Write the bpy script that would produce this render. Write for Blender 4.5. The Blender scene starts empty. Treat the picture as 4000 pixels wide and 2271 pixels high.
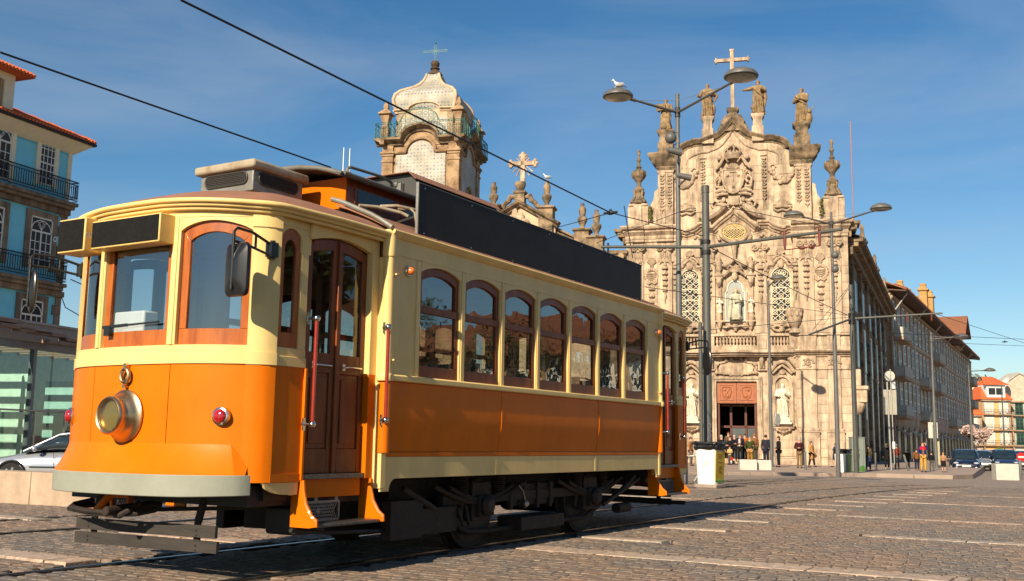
import bpy, math, random
import numpy as np
from mathutils import Vector, Matrix, noise
R = math.radians
random.seed(7)
scene = bpy.context.scene
col = scene.collection
# ---------------------------------------------------------------- camera
CAMP = (4053.5759, 0.542521, 0.144502, 0.016131, 6.302, -6.9808, 1.003)   # focal length in pixels of a 4000 px wide frame, yaw, pitch, roll, position
_f, _yaw, _pit, _rol = CAMP[:4]
CAM = Vector(CAMP[4:])
FW = Vector((-math.sin(_yaw)*math.cos(_pit), math.cos(_yaw)*math.cos(_pit), math.sin(_pit)))
_r0 = Vector((math.cos(_yaw), math.sin(_yaw), 0)); _u0 = _r0.cross(FW)
RT = _r0*math.cos(_rol)+_u0*math.sin(_rol); UP = -_r0*math.sin(_rol)+_u0*math.cos(_rol)
cd = bpy.data.cameras.new('camera'); cam = bpy.data.objects.new('camera', cd); col.objects.link(cam)
cd.sensor_width = 36; cd.lens = _f/4000*36; cd.clip_start = .1; cd.clip_end = 3000
m3 = Matrix((RT, UP, -FW)).transposed(); cam.matrix_world = Matrix.Translation(CAM) @ m3.to_4x4()
scene.camera = cam
def ray(x, y): return (FW*_f + RT*(x-2000) - UP*(y-1135.5)).normalized()
def at(x, y, dep): d = ray(x, y); return CAM + d*(dep/d.dot(FW))          # survey helper: a point of the photograph at a known distance
def atz(x, y, z): d = ray(x, y); return CAM + d*((z-CAM.z)/d.z)
def aty(x, y, Y): d = ray(x, y); return CAM + d*((Y-CAM.y)/d.y)
# ---------------------------------------------------------------- light
SUN = Vector((-.05, 1, -math.tan(R(30)))).normalized()                    # direction the sunlight travels
world = bpy.data.worlds.new('World'); scene.world = world; world.use_nodes = True
nt = world.node_tree; N = nt.nodes; L = nt.links
bg = N['Background']; sky = N.new('ShaderNodeTexSky'); sky.sky_type = 'NISHITA'; sky.sun_disc = False
sky.sun_elevation = R(30); sky.sun_rotation = math.atan2(-SUN.x, -SUN.y)
sky.altitude = 100; sky.air_density = 1.0; sky.dust_density = .12; sky.ozone_density = 2.2
tc = N.new('ShaderNodeTexCoord'); mp = N.new('ShaderNodeMapping'); mp.inputs['Scale'].default_value = (1.2, 1.2, 5.5); mp.inputs['Rotation'].default_value = (.25, .1, .6)
nz = N.new('ShaderNodeTexNoise'); nz.inputs['Scale'].default_value = 1.6; nz.inputs['Detail'].default_value = 7; nz.inputs['Roughness'].default_value = .55; nz.inputs['Distortion'].default_value = .6
cr = N.new('ShaderNodeValToRGB'); cr.color_ramp.elements[0].position = .40; cr.color_ramp.elements[1].position = .78
cr.color_ramp.elements[0].color = (0, 0, 0, 1); cr.color_ramp.elements[1].color = (.36, .36, .36, 1)
mx = N.new('ShaderNodeMixRGB'); mx.inputs['Color2'].default_value = (5.2, 5.6, 6.2, 1)
L.new(tc.outputs['Generated'], mp.inputs['Vector']); L.new(mp.outputs['Vector'], nz.inputs['Vector']); L.new(nz.outputs['Fac'], cr.inputs['Fac'])
hsv = N.new('ShaderNodeHueSaturation'); hsv.inputs['Saturation'].default_value = 1.28; hsv.inputs['Value'].default_value = 1.0
tint = N.new('ShaderNodeMixRGB'); tint.blend_type = 'MULTIPLY'; tint.inputs['Fac'].default_value = 1; tint.inputs['Color2'].default_value = (.97, 1.01, 1.0, 1); L.new(sky.outputs['Color'], tint.inputs['Color1']); L.new(tint.outputs['Color'], hsv.inputs['Color']); L.new(hsv.outputs['Color'], mx.inputs['Color1']); L.new(cr.outputs['Color'], mx.inputs['Fac']); L.new(mx.outputs['Color'], bg.inputs['Color'])
bg.inputs['Strength'].default_value = .066
sd = bpy.data.lights.new('sun', 'SUN'); sd.energy = 5.0; sd.angle = R(.5); sd.color = (1, .85, .62)
so = bpy.data.objects.new('sun', sd); col.objects.link(so); so.rotation_euler = SUN.to_track_quat('-Z', 'Y').to_euler(); so.location = (0, -20, 30)
scene.view_settings.view_transform = 'Standard'; scene.view_settings.look = 'None'; scene.view_settings.exposure = .68; scene.view_settings.gamma = 1
scene.cycles.max_bounces = 8; scene.cycles.transparent_max_bounces = 16; scene.cycles.use_denoising = True
scene.cycles.caustics_reflective = False; scene.cycles.caustics_refractive = False; scene.cycles.sample_clamp_indirect = 6
# ---------------------------------------------------------------- materials
MATS = {}
def mat(name, c, rough=.5, metal=0, var=.12, scale=4., bump=0, bscale=40., c2=None, spec=.5, coat=0, detail=5, lo=.35, hi=.7, stretch=None, emit=0, grime=0):
    """a Principled material whose colour drifts between c and c2 with object-space noise, with fine relief"""
    if name in MATS: return MATS[name]
    m = bpy.data.materials.new(name); m.use_nodes = True; n = m.node_tree.nodes; l = m.node_tree.links
    b = n['Principled BSDF']; MATS[name] = m
    b.inputs['Roughness'].default_value = rough; b.inputs['Metallic'].default_value = metal; b.inputs['Specular IOR Level'].default_value = spec
    b.inputs['Coat Weight'].default_value = coat; b.inputs['Coat Roughness'].default_value = .08
    if c2 is None: c2 = tuple(max(0, x*(1-2*var)) for x in c)
    t = n.new('ShaderNodeTexCoord'); vec = t.outputs['Object']
    if stretch:
        mpn = n.new('ShaderNodeMapping'); mpn.inputs['Scale'].default_value = stretch; l.new(vec, mpn.inputs['Vector']); vec = mpn.outputs['Vector']
    z = n.new('ShaderNodeTexNoise'); z.inputs['Scale'].default_value = scale; z.inputs['Detail'].default_value = detail; z.inputs['Roughness'].default_value = .65; l.new(vec, z.inputs['Vector'])
    r = n.new('ShaderNodeValToRGB'); r.color_ramp.elements[0].position = lo; r.color_ramp.elements[1].position = hi
    r.color_ramp.elements[0].color = (*c2, 1); r.color_ramp.elements[1].color = (*c, 1)
    l.new(z.outputs['Fac'], r.inputs['Fac']); l.new(r.outputs['Color'], b.inputs['Base Color'])
    if bump:
        z2 = n.new('ShaderNodeTexNoise'); z2.inputs['Scale'].default_value = bscale; z2.inputs['Detail'].default_value = 4; l.new(vec, z2.inputs['Vector'])
        bp = n.new('ShaderNodeBump'); bp.inputs['Strength'].default_value = bump; bp.inputs['Distance'].default_value = .02
        l.new(z2.outputs['Fac'], bp.inputs['Height']); l.new(bp.outputs['Normal'], b.inputs['Normal'])
    if grime:                                                           # rain streaks and soot, in world space
        g = n.new('ShaderNodeNewGeometry'); mg = n.new('ShaderNodeMapping'); mg.inputs['Scale'].default_value = (1.7, 1.7, .28); l.new(g.outputs['Position'], mg.inputs['Vector'])
        zg = n.new('ShaderNodeTexNoise'); zg.inputs['Scale'].default_value = 1.0; zg.inputs['Detail'].default_value = 9; zg.inputs['Roughness'].default_value = .72; l.new(mg.outputs['Vector'], zg.inputs['Vector'])
        rg = n.new('ShaderNodeValToRGB'); rg.color_ramp.elements[0].position = .36; rg.color_ramp.elements[1].position = .60; k = 1-grime; rg.color_ramp.elements[0].color = (k*.94, k*.97, k, 1); rg.color_ramp.elements[1].color = (1, 1, 1, 1); l.new(zg.outputs['Fac'], rg.inputs['Fac'])
        xg = n.new('ShaderNodeMixRGB'); xg.blend_type = 'MULTIPLY'; xg.inputs['Fac'].default_value = 1; l.new(r.outputs['Color'], xg.inputs['Color1']); l.new(rg.outputs['Color'], xg.inputs['Color2']); l.new(xg.outputs['Color'], b.inputs['Base Color'])
    if emit:
        b.inputs['Emission Color'].default_value = (*c, 1); b.inputs['Emission Strength'].default_value = emit
    return m
def glass(name, tint=(.85, .9, .9), refl=1.5, rough=.0, dark=0., wav=0.):
    if name in MATS: return MATS[name]
    m = bpy.data.materials.new(name); m.use_nodes = True; n = m.node_tree.nodes; l = m.node_tree.links; MATS[name] = m
    n.remove(n['Principled BSDF']); o = n['Material Output']
    tr = n.new('ShaderNodeBsdfTransparent'); tr.inputs['Color'].default_value = (*tint, 1)
    gl = n.new('ShaderNodeBsdfGlossy'); gl.inputs['Roughness'].default_value = rough; gl.inputs['Color'].default_value = (1, 1, 1, 1)
    fr = n.new('ShaderNodeFresnel'); fr.inputs['IOR'].default_value = refl
    gm = n.new('ShaderNodeNewGeometry'); iv = n.new('ShaderNodeMath'); iv.operation = 'SUBTRACT'; iv.inputs[0].default_value = 1; l.new(gm.outputs['Backfacing'], iv.inputs[1]); mf = n.new('ShaderNodeMath'); mf.operation = 'MULTIPLY'; l.new(fr.outputs['Fac'], mf.inputs[0]); l.new(iv.outputs[0], mf.inputs[1])    # only the outer face of a pane mirrors
    mxs = n.new('ShaderNodeMixShader'); l.new(mf.outputs[0], mxs.inputs['Fac']); l.new(tr.outputs['BSDF'], mxs.inputs[1]); l.new(gl.outputs['BSDF'], mxs.inputs[2])
    if wav:
        t = n.new('ShaderNodeTexCoord'); z = n.new('ShaderNodeTexNoise'); z.inputs['Scale'].default_value = 4.5; z.inputs['Detail'].default_value = 1.5; l.new(t.outputs['Object'], z.inputs['Vector'])
        bp = n.new('ShaderNodeBump'); bp.inputs['Strength'].default_value = wav; bp.inputs['Distance'].default_value = .03
        l.new(z.outputs['Fac'], bp.inputs['Height']); l.new(bp.outputs['Normal'], gl.inputs['Normal'])
    l.new(mxs.outputs['Shader'], o.inputs['Surface']); return m
def ramp_tex(m, kind, scale, c1, c2, **kw): pass
# ---------------------------------------------------------------- mesh builder
class MB:
    def __init__(s): s.v = []; s.f = []; s.mi = []; s.cur = 0; s.M = None
    def add(s, vs, fs):
        b = len(s.v)
        if s.M is not None: vs = [s.M @ Vector(v) for v in vs]
        s.v.extend([tuple(v) for v in vs]); s.f.extend([tuple(i+b for i in f) for f in fs]); s.mi.extend([s.cur]*len(fs)); return s
    def box(s, x0, x1, y0, y1, z0, z1):
        return s.add([(x0, y0, z0), (x1, y0, z0), (x1, y1, z0), (x0, y1, z0), (x0, y0, z1), (x1, y0, z1), (x1, y1, z1), (x0, y1, z1)],
                     [(0, 3, 2, 1), (4, 5, 6, 7), (0, 1, 5, 4), (1, 2, 6, 5), (2, 3, 7, 6), (3, 0, 4, 7)])
    def bar(s, p, q, w, h, up=(0, 0, 1)):
        p = Vector(p); q = Vector(q); d = (q-p).normalized(); u = Vector(up)
        if abs(d.dot(u)) > .98: u = Vector((1, 0, 0))
        a = d.cross(u).normalized()*w/2; b = a.cross(d).normalized()*h/2
        return s.add([p-a-b, p+a-b, p+a+b, p-a+b, q-a-b, q+a-b, q+a+b, q-a+b], [(0, 1, 2, 3), (7, 6, 5, 4), (0, 4, 5, 1), (1, 5, 6, 2), (2, 6, 7, 3), (3, 7, 4, 0)])
    def tube(s, pts, r, n=8, caps=True, closed=False):
        pts = [Vector(p) for p in pts]; k = len(pts); rs = r if isinstance(r, (list, tuple)) else [r]*k
        vs = []; a = None
        for i, p in enumerate(pts):
            if closed: d = (pts[(i+1) % k]-pts[i-1])
            else: d = pts[min(i+1, k-1)]-pts[max(i-1, 0)]
            d = d.normalized() if d.length > 1e-9 else Vector((0, 0, 1))
            if a is None:
                a = d.cross(Vector((0, 0, 1)))
                if a.length < .05: a = d.cross(Vector((1, 0, 0)))
            a = (a-d*a.dot(d)); a = a.normalized() if a.length > 1e-6 else d.orthogonal().normalized()
            b = d.cross(a)
            for j in range(n):
                t = 2*math.pi*j/n; vs.append(p+(a*math.cos(t)+b*math.sin(t))*rs[i])
        fs = []
        for i in range(k if closed else k-1):
            i2 = (i+1) % k
            for j in range(n): fs.append((i*n+j, i*n+(j+1) % n, i2*n+(j+1) % n, i2*n+j))
        if caps and not closed: fs.append(tuple(range(n))[::-1]); fs.append(tuple((k-1)*n+j for j in range(n)))
        return s.add(vs, fs)
    def cyl(s, p, q, r0, r1=None, n=12): return s.tube([p, q], [r0, r0 if r1 is None else r1], n)
    def lathe(s, prof, c=(0, 0, 0), n=16, axis='z', sq=0, a0=0):
        """profile of (radius, height); sq>0 gives a squared plan"""
        c = Vector(c); vs = []; k = len(prof)
        for r, h in prof:
            for j in range(n):
                t = 2*math.pi*(j+a0)/n; x = math.cos(t); y = math.sin(t)
                if sq: q = max(abs(x), abs(y)); x /= q; y /= q
                if axis == 'z': p = (r*x, r*y, h)
                elif axis == 'y': p = (r*x, h, r*y)
                else: p = (h, r*x, r*y)
                vs.append(c+Vector(p))
        fs = []
        for i in range(k-1):
            for j in range(n): fs.append((i*n+j, i*n+(j+1) % n, (i+1)*n+(j+1) % n, (i+1)*n+j))
        fs.append(tuple(range(n))[::-1]); fs.append(tuple((k-1)*n+j for j in range(n)))
        return s.add(vs, fs)
    def ball(s, c, r, nu=10, nv=6, rot=None):
        if not isinstance(r, (list, tuple)): r = (r, r, r)
        c = Vector(c); vs = [Vector((0, 0, -r[2]))]; fs = []
        for i in range(1, nv):
            ph = -math.pi/2+math.pi*i/nv
            for j in range(nu):
                t = 2*math.pi*j/nu; vs.append(Vector((r[0]*math.cos(ph)*math.cos(t), r[1]*math.cos(ph)*math.sin(t), r[2]*math.sin(ph))))
        vs.append(Vector((0, 0, r[2])))
        for j in range(nu): fs.append((0, 1+(j+1) % nu, 1+j)); fs.append((len(vs)-1, 1+(nv-2)*nu+j, 1+(nv-2)*nu+(j+1) % nu))
        for i in range(nv-2):
            for j in range(nu): fs.append((1+i*nu+j, 1+i*nu+(j+1) % nu, 1+(i+1)*nu+(j+1) % nu, 1+(i+1)*nu+j))
        if rot is not None: vs = [rot @ v for v in vs]
        return s.add([c+v for v in vs], fs)
    def slab(s, A, B, t):
        """solid between the polylines A and B, thickened by the vector t (or one vector per point)"""
        A = [Vector(p) for p in A]; B = [Vector(p) for p in B]; n = len(A)
        ts = [Vector(q) for q in t] if isinstance(t[0], (list, tuple, Vector)) else [Vector(t)]*n
        vs = A+B+[A[i]+ts[i] for i in range(n)]+[B[i]+ts[i] for i in range(n)]; fs = []
        for i in range(n-1):
            fs += [(i, i+1, n+i+1, n+i), (2*n+i+1, 2*n+i, 3*n+i, 3*n+i+1), (i+1, i, 2*n+i, 2*n+i+1), (n+i, n+i+1, 3*n+i+1, 3*n+i)]
        fs += [(0, n, 3*n, 2*n), (n-1, 2*n+n-1, 3*n+n-1, n+n-1)]
        return s.add(vs, fs)
    def prism(s, poly, d0, d1, axis='y'):
        """polygon in (a, b) pushed from d0 to d1; axis y: a=x b=z, axis x: a=y b=z, axis z: a=x b=y"""
        def P(a, b, d): return (a, d, b) if axis == 'y' else ((d, a, b) if axis == 'x' else (a, b, d))
        n = len(poly); vs = [P(a, b, d0) for a, b in poly]+[P(a, b, d1) for a, b in poly]
        fs = [tuple(range(n)), tuple(range(2*n-1, n-1, -1))]+[(i, n+i, n+(i+1) % n, (i+1) % n) for i in range(n)]
        return s.add(vs, fs)
    def grid(s, fn, nu, nv):
        vs = [fn(i/nu, j/nv) for i in range(nu+1) for j in range(nv+1)]
        return s.add(vs, [(i*(nv+1)+j, (i+1)*(nv+1)+j, (i+1)*(nv+1)+j+1, i*(nv+1)+j+1) for i in range(nu) for j in range(nv)])
    def loft(s, rings, caps=True):
        n = len(rings[0]); vs = [p for r_ in rings for p in r_]; fs = []
        for i in range(len(rings)-1):
            for j in range(n): fs.append((i*n+j, i*n+(j+1) % n, (i+1)*n+(j+1) % n, (i+1)*n+j))
        if caps: fs.append(tuple(range(n))[::-1]); fs.append(tuple((len(rings)-1)*n+j for j in range(n)))
        return s.add(vs, fs)
    def mesh(s, name, mats, smooth=40, fix=True):
        me = bpy.data.meshes.new(name); me.from_pydata(s.v, [], s.f)
        for m in (mats if isinstance(mats, (list, tuple)) else [mats]): me.materials.append(m)
        if any(s.mi): me.polygons.foreach_set('material_index', s.mi)
        if fix:
            import bmesh
            b = bmesh.new(); b.from_mesh(me); bmesh.ops.recalc_face_normals(b, faces=b.faces); b.to_mesh(me); b.free()
        if smooth:
            me.polygons.foreach_set('use_smooth', [True]*len(me.polygons)); me.set_sharp_from_angle(angle=R(smooth))
        return me
    def build(s, name, mats, parent=None, bevel=0, smooth=40, fix=True, seg=2):
        o = bpy.data.objects.new(name, s.mesh(name, mats, smooth, fix)); col.objects.link(o)
        if parent is not None: o.parent = parent
        if bevel:
            b = o.modifiers.new('bevel', 'BEVEL'); b.width = bevel; b.segments = seg; b.limit_method = 'ANGLE'; b.angle_limit = R(40)
        return o
def tag(o, label=None, cat=None, group=None, kind=None):
    if label: o['label'] = label
    if cat: o['category'] = cat
    if group: o['group'] = group
    if kind: o['kind'] = kind
    return o
def thing(name, label, cat, loc=(0, 0, 0), rz=0, group=None):
    o = bpy.data.objects.new(name, None); col.objects.link(o); o.location = loc; o.rotation_euler = (0, 0, rz); o.empty_display_size = .2
    return tag(o, label, cat, group)
def put(name, me, parent=None, loc=(0, 0, 0), rot=(0, 0, 0), sc=(1, 1, 1)):
    o = bpy.data.objects.new(name, me); col.objects.link(o); o.parent = parent; o.location = loc; o.rotation_euler = rot; o.scale = sc; return o
CH = {}
def kids(o): return [c for c in bpy.data.objects if c.parent == o]
def copy_tree(o, parent=None, _map=None):
    if _map is None:
        _map = {}
        for c in bpy.data.objects:
            if c.parent is not None: _map.setdefault(c.parent, []).append(c)
    c = o.copy(); col.objects.link(c); c.parent = parent
    for ch in _map.get(o, []): copy_tree(ch, c, _map)
    return c
def arc(cx, cy, r, a0, a1, n): return [(cx+r*math.cos(R(a0+(a1-a0)*i/n)), cy+r*math.sin(R(a0+(a1-a0)*i/n))) for i in range(n+1)]
def lerp(a, b, t): return a+(b-a)*t
UNIT = None
def unit_block(m, bev=.0):
    """a shared bevelled unit cube for blocks that are scaled per object"""
    key = 'unit_'+m.name
    if key in CH: return CH[key]
    b = MB(); e = .04
    b.add([(-.5, -.5, -.5), (.5, -.5, -.5), (.5, .5, -.5), (-.5, .5, -.5), (-.5, -.5, .5), (.5, -.5, .5), (.5, .5, .5), (-.5, .5, .5)],
          [(0, 3, 2, 1), (4, 5, 6, 7), (0, 1, 5, 4), (1, 2, 6, 5), (2, 3, 7, 6), (3, 0, 4, 7)])
    CH[key] = b.mesh('block', m, 0); return CH[key]
def gz(x, y):                                                             # the square falls slightly away from the camera and towards the street on the left
    return -.0093*max(0., min(y, 62.)-8.)-.33*min(1, max(0, (-9.7-x)/5.8))*min(1, max(0, (40-y)/10))
# ================================================================ GROUND
def stone_attr_mat(name, cols, rough=.75, bump=.5):
    m = bpy.data.materials.new(name); m.use_nodes = True; n = m.node_tree.nodes; l = m.node_tree.links; b = n['Principled BSDF']; b.inputs['Roughness'].default_value = rough
    oi = n.new('ShaderNodeAttribute'); oi.attribute_name = 'tone'
    r = n.new('ShaderNodeValToRGB'); e = r.color_ramp.elements; e[0].position = 0; e[1].position = 1; e[0].color = (*cols[0], 1); e[1].color = (*cols[-1], 1)
    for i, c in enumerate(cols[1:-1]): q = e.new((i+1)/(len(cols)-1)); q.color = (*c, 1)
    l.new(oi.outputs['Fac'], r.inputs['Fac'])
    t = n.new('ShaderNodeTexCoord'); g = n.new('ShaderNodeNewGeometry')
    z = n.new('ShaderNodeTexNoise'); z.inputs['Scale'].default_value = 14; z.inputs['Detail'].default_value = 6; z.inputs['Roughness'].default_value = .7; l.new(g.outputs['Position'], z.inputs['Vector'])
    z3 = n.new('ShaderNodeTexNoise'); z3.inputs['Scale'].default_value = .55; z3.inputs['Detail'].default_value = 4; l.new(g.outputs['Position'], z3.inputs['Vector'])
    r2 = n.new('ShaderNodeValToRGB'); r2.color_ramp.elements[0].position = .3; r2.color_ramp.elements[0].color = (.42, .38, .35, 1); r2.color_ramp.elements[1].position = .72; r2.color_ramp.elements[1].color = (1.08, 1.05, 1.0, 1)
    l.new(z.outputs['Fac'], r2.inputs['Fac'])
    r3 = n.new('ShaderNodeValToRGB'); r3.color_ramp.elements[0].position = .35; r3.color_ramp.elements[0].color = (.8, .84, .9, 1); r3.color_ramp.elements[1].position = .68; r3.color_ramp.elements[1].color = (1.12, .97, .87, 1)
    l.new(z3.outputs['Fac'], r3.inputs['Fac'])
    x1 = n.new('ShaderNodeMixRGB'); x1.blend_type = 'MULTIPLY'; x1.inputs['Fac'].default_value = 1; l.new(r.outputs['Color'], x1.inputs['Color1']); l.new(r2.outputs['Color'], x1.inputs['Color2'])
    x2 = n.new('ShaderNodeMixRGB'); x2.blend_type = 'MULTIPLY'; x2.inputs['Fac'].default_value = 1; l.new(x1.outputs['Color'], x2.inputs['Color1']); l.new(r3.outputs['Color'], x2.inputs['Color2'])
    l.new(x2.outputs['Color'], b.inputs['Base Color'])
    z2 = n.new('ShaderNodeTexNoise'); z2.inputs['Scale'].default_value = 60; z2.inputs['Detail'].default_value = 5; l.new(g.outputs['Position'], z2.inputs['Vector'])
    bp = n.new('ShaderNodeBump'); bp.inputs['Strength'].default_value = bump; bp.inputs['Distance'].default_value = .015; l.new(z2.outputs['Fac'], bp.inputs['Height']); l.new(bp.outputs['Normal'], b.inputs['Normal'])
    MATS[name] = m; return m
SETT_C = [(.20, .17, .15), (.25, .215, .18), (.30, .23, .18), (.22, .195, .17), (.31, .23, .175), (.27, .235, .20), (.21, .185, .165), (.28, .22, .175)]
m_sett = stone_attr_mat('granite_sett', SETT_C, .75, .16)
m_slab = stone_attr_mat('granite_slab', [(.52, .43, .345), (.60, .50, .41), (.50, .42, .355), (.56, .455, .37)], .75, .2)
m_dirt = mat('joint_dirt', (.055, .047, .038), .95, scale=9, c2=(.022, .020, .017), bump=.6, bscale=30)
m_far = mat('far_setts', (.30, .235, .185), .75, scale=7, c2=(.17, .135, .11), bump=.8, bscale=7, lo=.38, hi=.62)
m_rail = mat('rail_steel', (.20, .17, .15), .3, 1, var=.25, scale=18)
m_railrust = mat('rail_rust', (.05, .032, .022), .8, 0, var=.25, scale=20)
def gb():
    b = MB(); xs = [-400, -60, -30, -15.5, -9.7, -4, 0, 4, 9, 16, 30, 60, 400]; ys = [-300, -40, -8, 0, 8, 12, 16, 20, 24, 28, 30, 40, 50, 62, 90, 200, 1500]
    vs = [(x, y, gz(x, y)-.03) for y in ys for x in xs]; nx = len(xs)
    b.add(vs, [(j*nx+i, j*nx+i+1, (j+1)*nx+i+1, (j+1)*nx+i) for j in range(len(ys)-1) for i in range(nx-1)]); return b
ground = gb().build('ground', m_dirt, smooth=0); tag(ground, 'square paved with grey and brown granite setts', 'ground', kind='structure')
def in_view(x, y, mg=.06):
    d = Vector((x, y, gz(x, y)))-CAM; z = d.dot(FW)
    if z < 1.0: return False
    u = d.dot(RT)/z*_f/4000; v = d.dot(UP)/z*_f/2271
    return abs(u) < .5+mg and v > -.5-mg
# track centre lines: the tram's own track and the second one to its left
def trk(y):                                                            # the tram's track: straight under the car, then swinging right
    if y < 7: return 0.
    t = y-7
    return -.30*min(1, t/9)**2*(3-2*min(1, t/9)) + (max(0, y-21)**2)*.0135
def trk2(y):                                                           # a second track beside it, drawing nearer beyond the car
    return -4.40
def on_track(x, y):
    for c in (trk(y), trk2(y)):
        for s in (-1, 1):
            if abs(x-(c+s*.757)) < .13: return True
    return False
STRIPS = []                                                            # (x0, x1, y, width) granite slabs laid between the setts
for i, y in enumerate((3.3, 5.12, 6.85, 8.75, 10.62, 12.4, 14.3, 16.1, 17.9, 19.8, 21.7, 23.6)): STRIPS.append((1.03+.03*math.sin(i*2.1), 2.02+.04*math.sin(i*1.3), y, .22))
for (x0, x1, y, w) in ((2.35, 9.5, 9.05, .22), (3.5, 9.5, 5.6, .24), (1.15, 5.1, 1.85, .32), (-.45, 1.0, -.6, .0), (2.0, 4.2, -.35, .0), (2.2, 8.5, 14.9, .16), (2.6, 9.5, 20.6, .15), (-9, -4.9, -1.55, .0), (-2.9, -1.0, .55, .3), (-7, -4.9, .9, .25), (-3.1, -1.0, -1.45, .30), (-2.9, -1.1, 9, .2), (-2.9, -1.2, 12.4, .2)):
    if w: STRIPS.append((x0, x1, y, w))
def in_strip(x, y):
    for (x0, x1, ys, w) in STRIPS:
        if abs(y-ys) < w/2+.055 and x0-.1 < x < x1+.1: return True
    return False
# the setts
SETTS = []
rng = random.Random(3)
y = -5.2
while y < 30:
    h = (.098+rng.uniform(-.008, .010)) if y < 14 else .125
    lo = -9.5 if y < 14 else -6.0; hi = 9.5 if y < 20 else 14
    x = lo+rng.uniform(0, .2)
    while x < hi:
        w = rng.uniform(.10, .155) if y < 14 else rng.uniform(.15, .22)
        cx = x+w/2; cy = y+h/2
        if not on_track(cx, cy) and not in_strip(cx, cy) and in_view(cx, cy): SETTS.append((cx, cy, w, h))
        x += w+.008
    y += h+.009
SETTS.sort(key=lambda s: (s[0]-CAM.x)**2+(s[1]-CAM.y)**2)
def sett_verts(w, h, rg, zt):
    j = lambda a: rg.uniform(-a, a)
    e = .008; tl = (j(.002), j(.002), j(.002), j(.002))
    outer = [(-w/2+j(.006), -h/2+j(.005)), (w/2+j(.006), -h/2+j(.005)), (w/2+j(.006), h/2+j(.005)), (-w/2+j(.006), h/2+j(.005))]
    vs = [(a, b, -.028) for a, b in outer]+[(a*.985, b*.975, zt-.006+tl[i]*.6) for i, (a, b) in enumerate(outer)]+[(a*(1-2*e/w), b*(1-2*e/h), zt+tl[i]) for i, (a, b) in enumerate(outer)]
    fs = [(8, 9, 10, 11)]+[(i, (i+1) % 4, 4+(i+1) % 4, 4+i) for i in range(4)]+[(4+i, 4+(i+1) % 4, 8+(i+1) % 4, 8+i) for i in range(4)]
    return vs, fs
def tone_mesh(name, vs, fs, tones, m, smooth=0):
    me = bpy.data.meshes.new(name); me.from_pydata(vs, [], fs); me.materials.append(m)
    a = me.attributes.new('tone', 'FLOAT', 'POINT'); a.data.foreach_set('value', tones); return me
VARI = []
for k in range(24):
    vs, fs = sett_verts(.13, .10, rng, .003); VARI.append(tone_mesh('sett', vs, fs, [rng.random()]*len(vs), m_sett))
for cx, cy, w, h in SETTS[:290]:
    put('sett', rng.choice(VARI), ground, (cx, cy, gz(cx, cy)+rng.uniform(-.004, .004)), (0, 0, rng.uniform(-.03, .03)), (w/.13, h/.10, 1))
V, F, T = [], [], []
for cx, cy, w, h in SETTS[290:]:
    vs, fs = sett_verts(w, h, rng, rng.uniform(-.0025, .003)); b0 = len(V); g0 = gz(cx, cy); t = rng.random()
    V += [(cx+a, cy+b, c+g0) for a, b, c in vs]; F += [tuple(i+b0 for i in f) for f in fs]; T += [t]*len(vs)
o = put('sett_paving', tone_mesh('sett_paving', V, F, T, m_sett), ground); o['kind'] = 'stuff'
# far paving, too distant to tell the setts apart
b = MB(); ys = [30, 32, 36, 40, 50, 62, 90, 200, 1500]
for i in range(len(ys)-1): b.add([(-300, ys[i], gz(0, ys[i])-.004), (300, ys[i], gz(0, ys[i])-.004), (300, ys[i+1], gz(0, ys[i+1])-.004), (-300, ys[i+1], gz(0, ys[i+1])-.004)], [(0, 1, 2, 3)])
for xa, xb in ((-300, -60), (-60, -30), (-30, -15.5), (-15.5, -9.7)):
    for ya, yb in ((-300, -40), (-40, 0), (0, 8), (8, 30)): b.add([(xa, ya, gz(xa, ya)-.004), (xb, ya, gz(xb, ya)-.004), (xb, yb, gz(xb, yb)-.004), (xa, yb, gz(xa, yb)-.004)], [(0, 1, 2, 3)])
b.add([(-9.7, 14, gz(0, 14)-.004), (-6.1, 14, gz(0, 14)-.004), (-6.1, 30, gz(0, 30)-.004), (-9.7, 30, gz(0, 30)-.004)], [(0, 1, 2, 3)])
b.add([(9.6, -300, -.004), (300, -300, -.004), (300, 8, -.004), (9.6, 8, -.004)], [(0, 1, 2, 3)])
b.add([(14.1, 8, -.004), (300, 8, -.004), (300, 30, gz(0, 30)-.004), (14.1, 30, gz(0, 30)-.004)], [(0, 1, 2, 3)])
b.add([(-9.6, -300, -.004), (9.6, -300, -.004), (9.6, -6, -.004), (-9.6, -6, -.004)], [(0, 1, 2, 3)])
o = b.build('far_paving', m_far, ground, smooth=0); o['kind'] = 'stuff'
# granite strips: single slabs laid end to end
for (x0, x1, ys, w) in STRIPS:
    x = x0
    while x < x1-.05:
        l_ = min(rng.uniform(.75, 1.15), x1-x) if x1-x0 > 1.3 else x1-x0
        vs, fs = sett_verts(l_-.008, w, rng, .004); vs = [(a, b, min(c, .008)) for a, b, c in vs]
        put('granite_strip', tone_mesh('granite_strip', vs, fs, [rng.random()]*len(vs), m_slab), ground, (x+l_/2, ys, gz(0, ys)+.001)); x += l_
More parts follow.
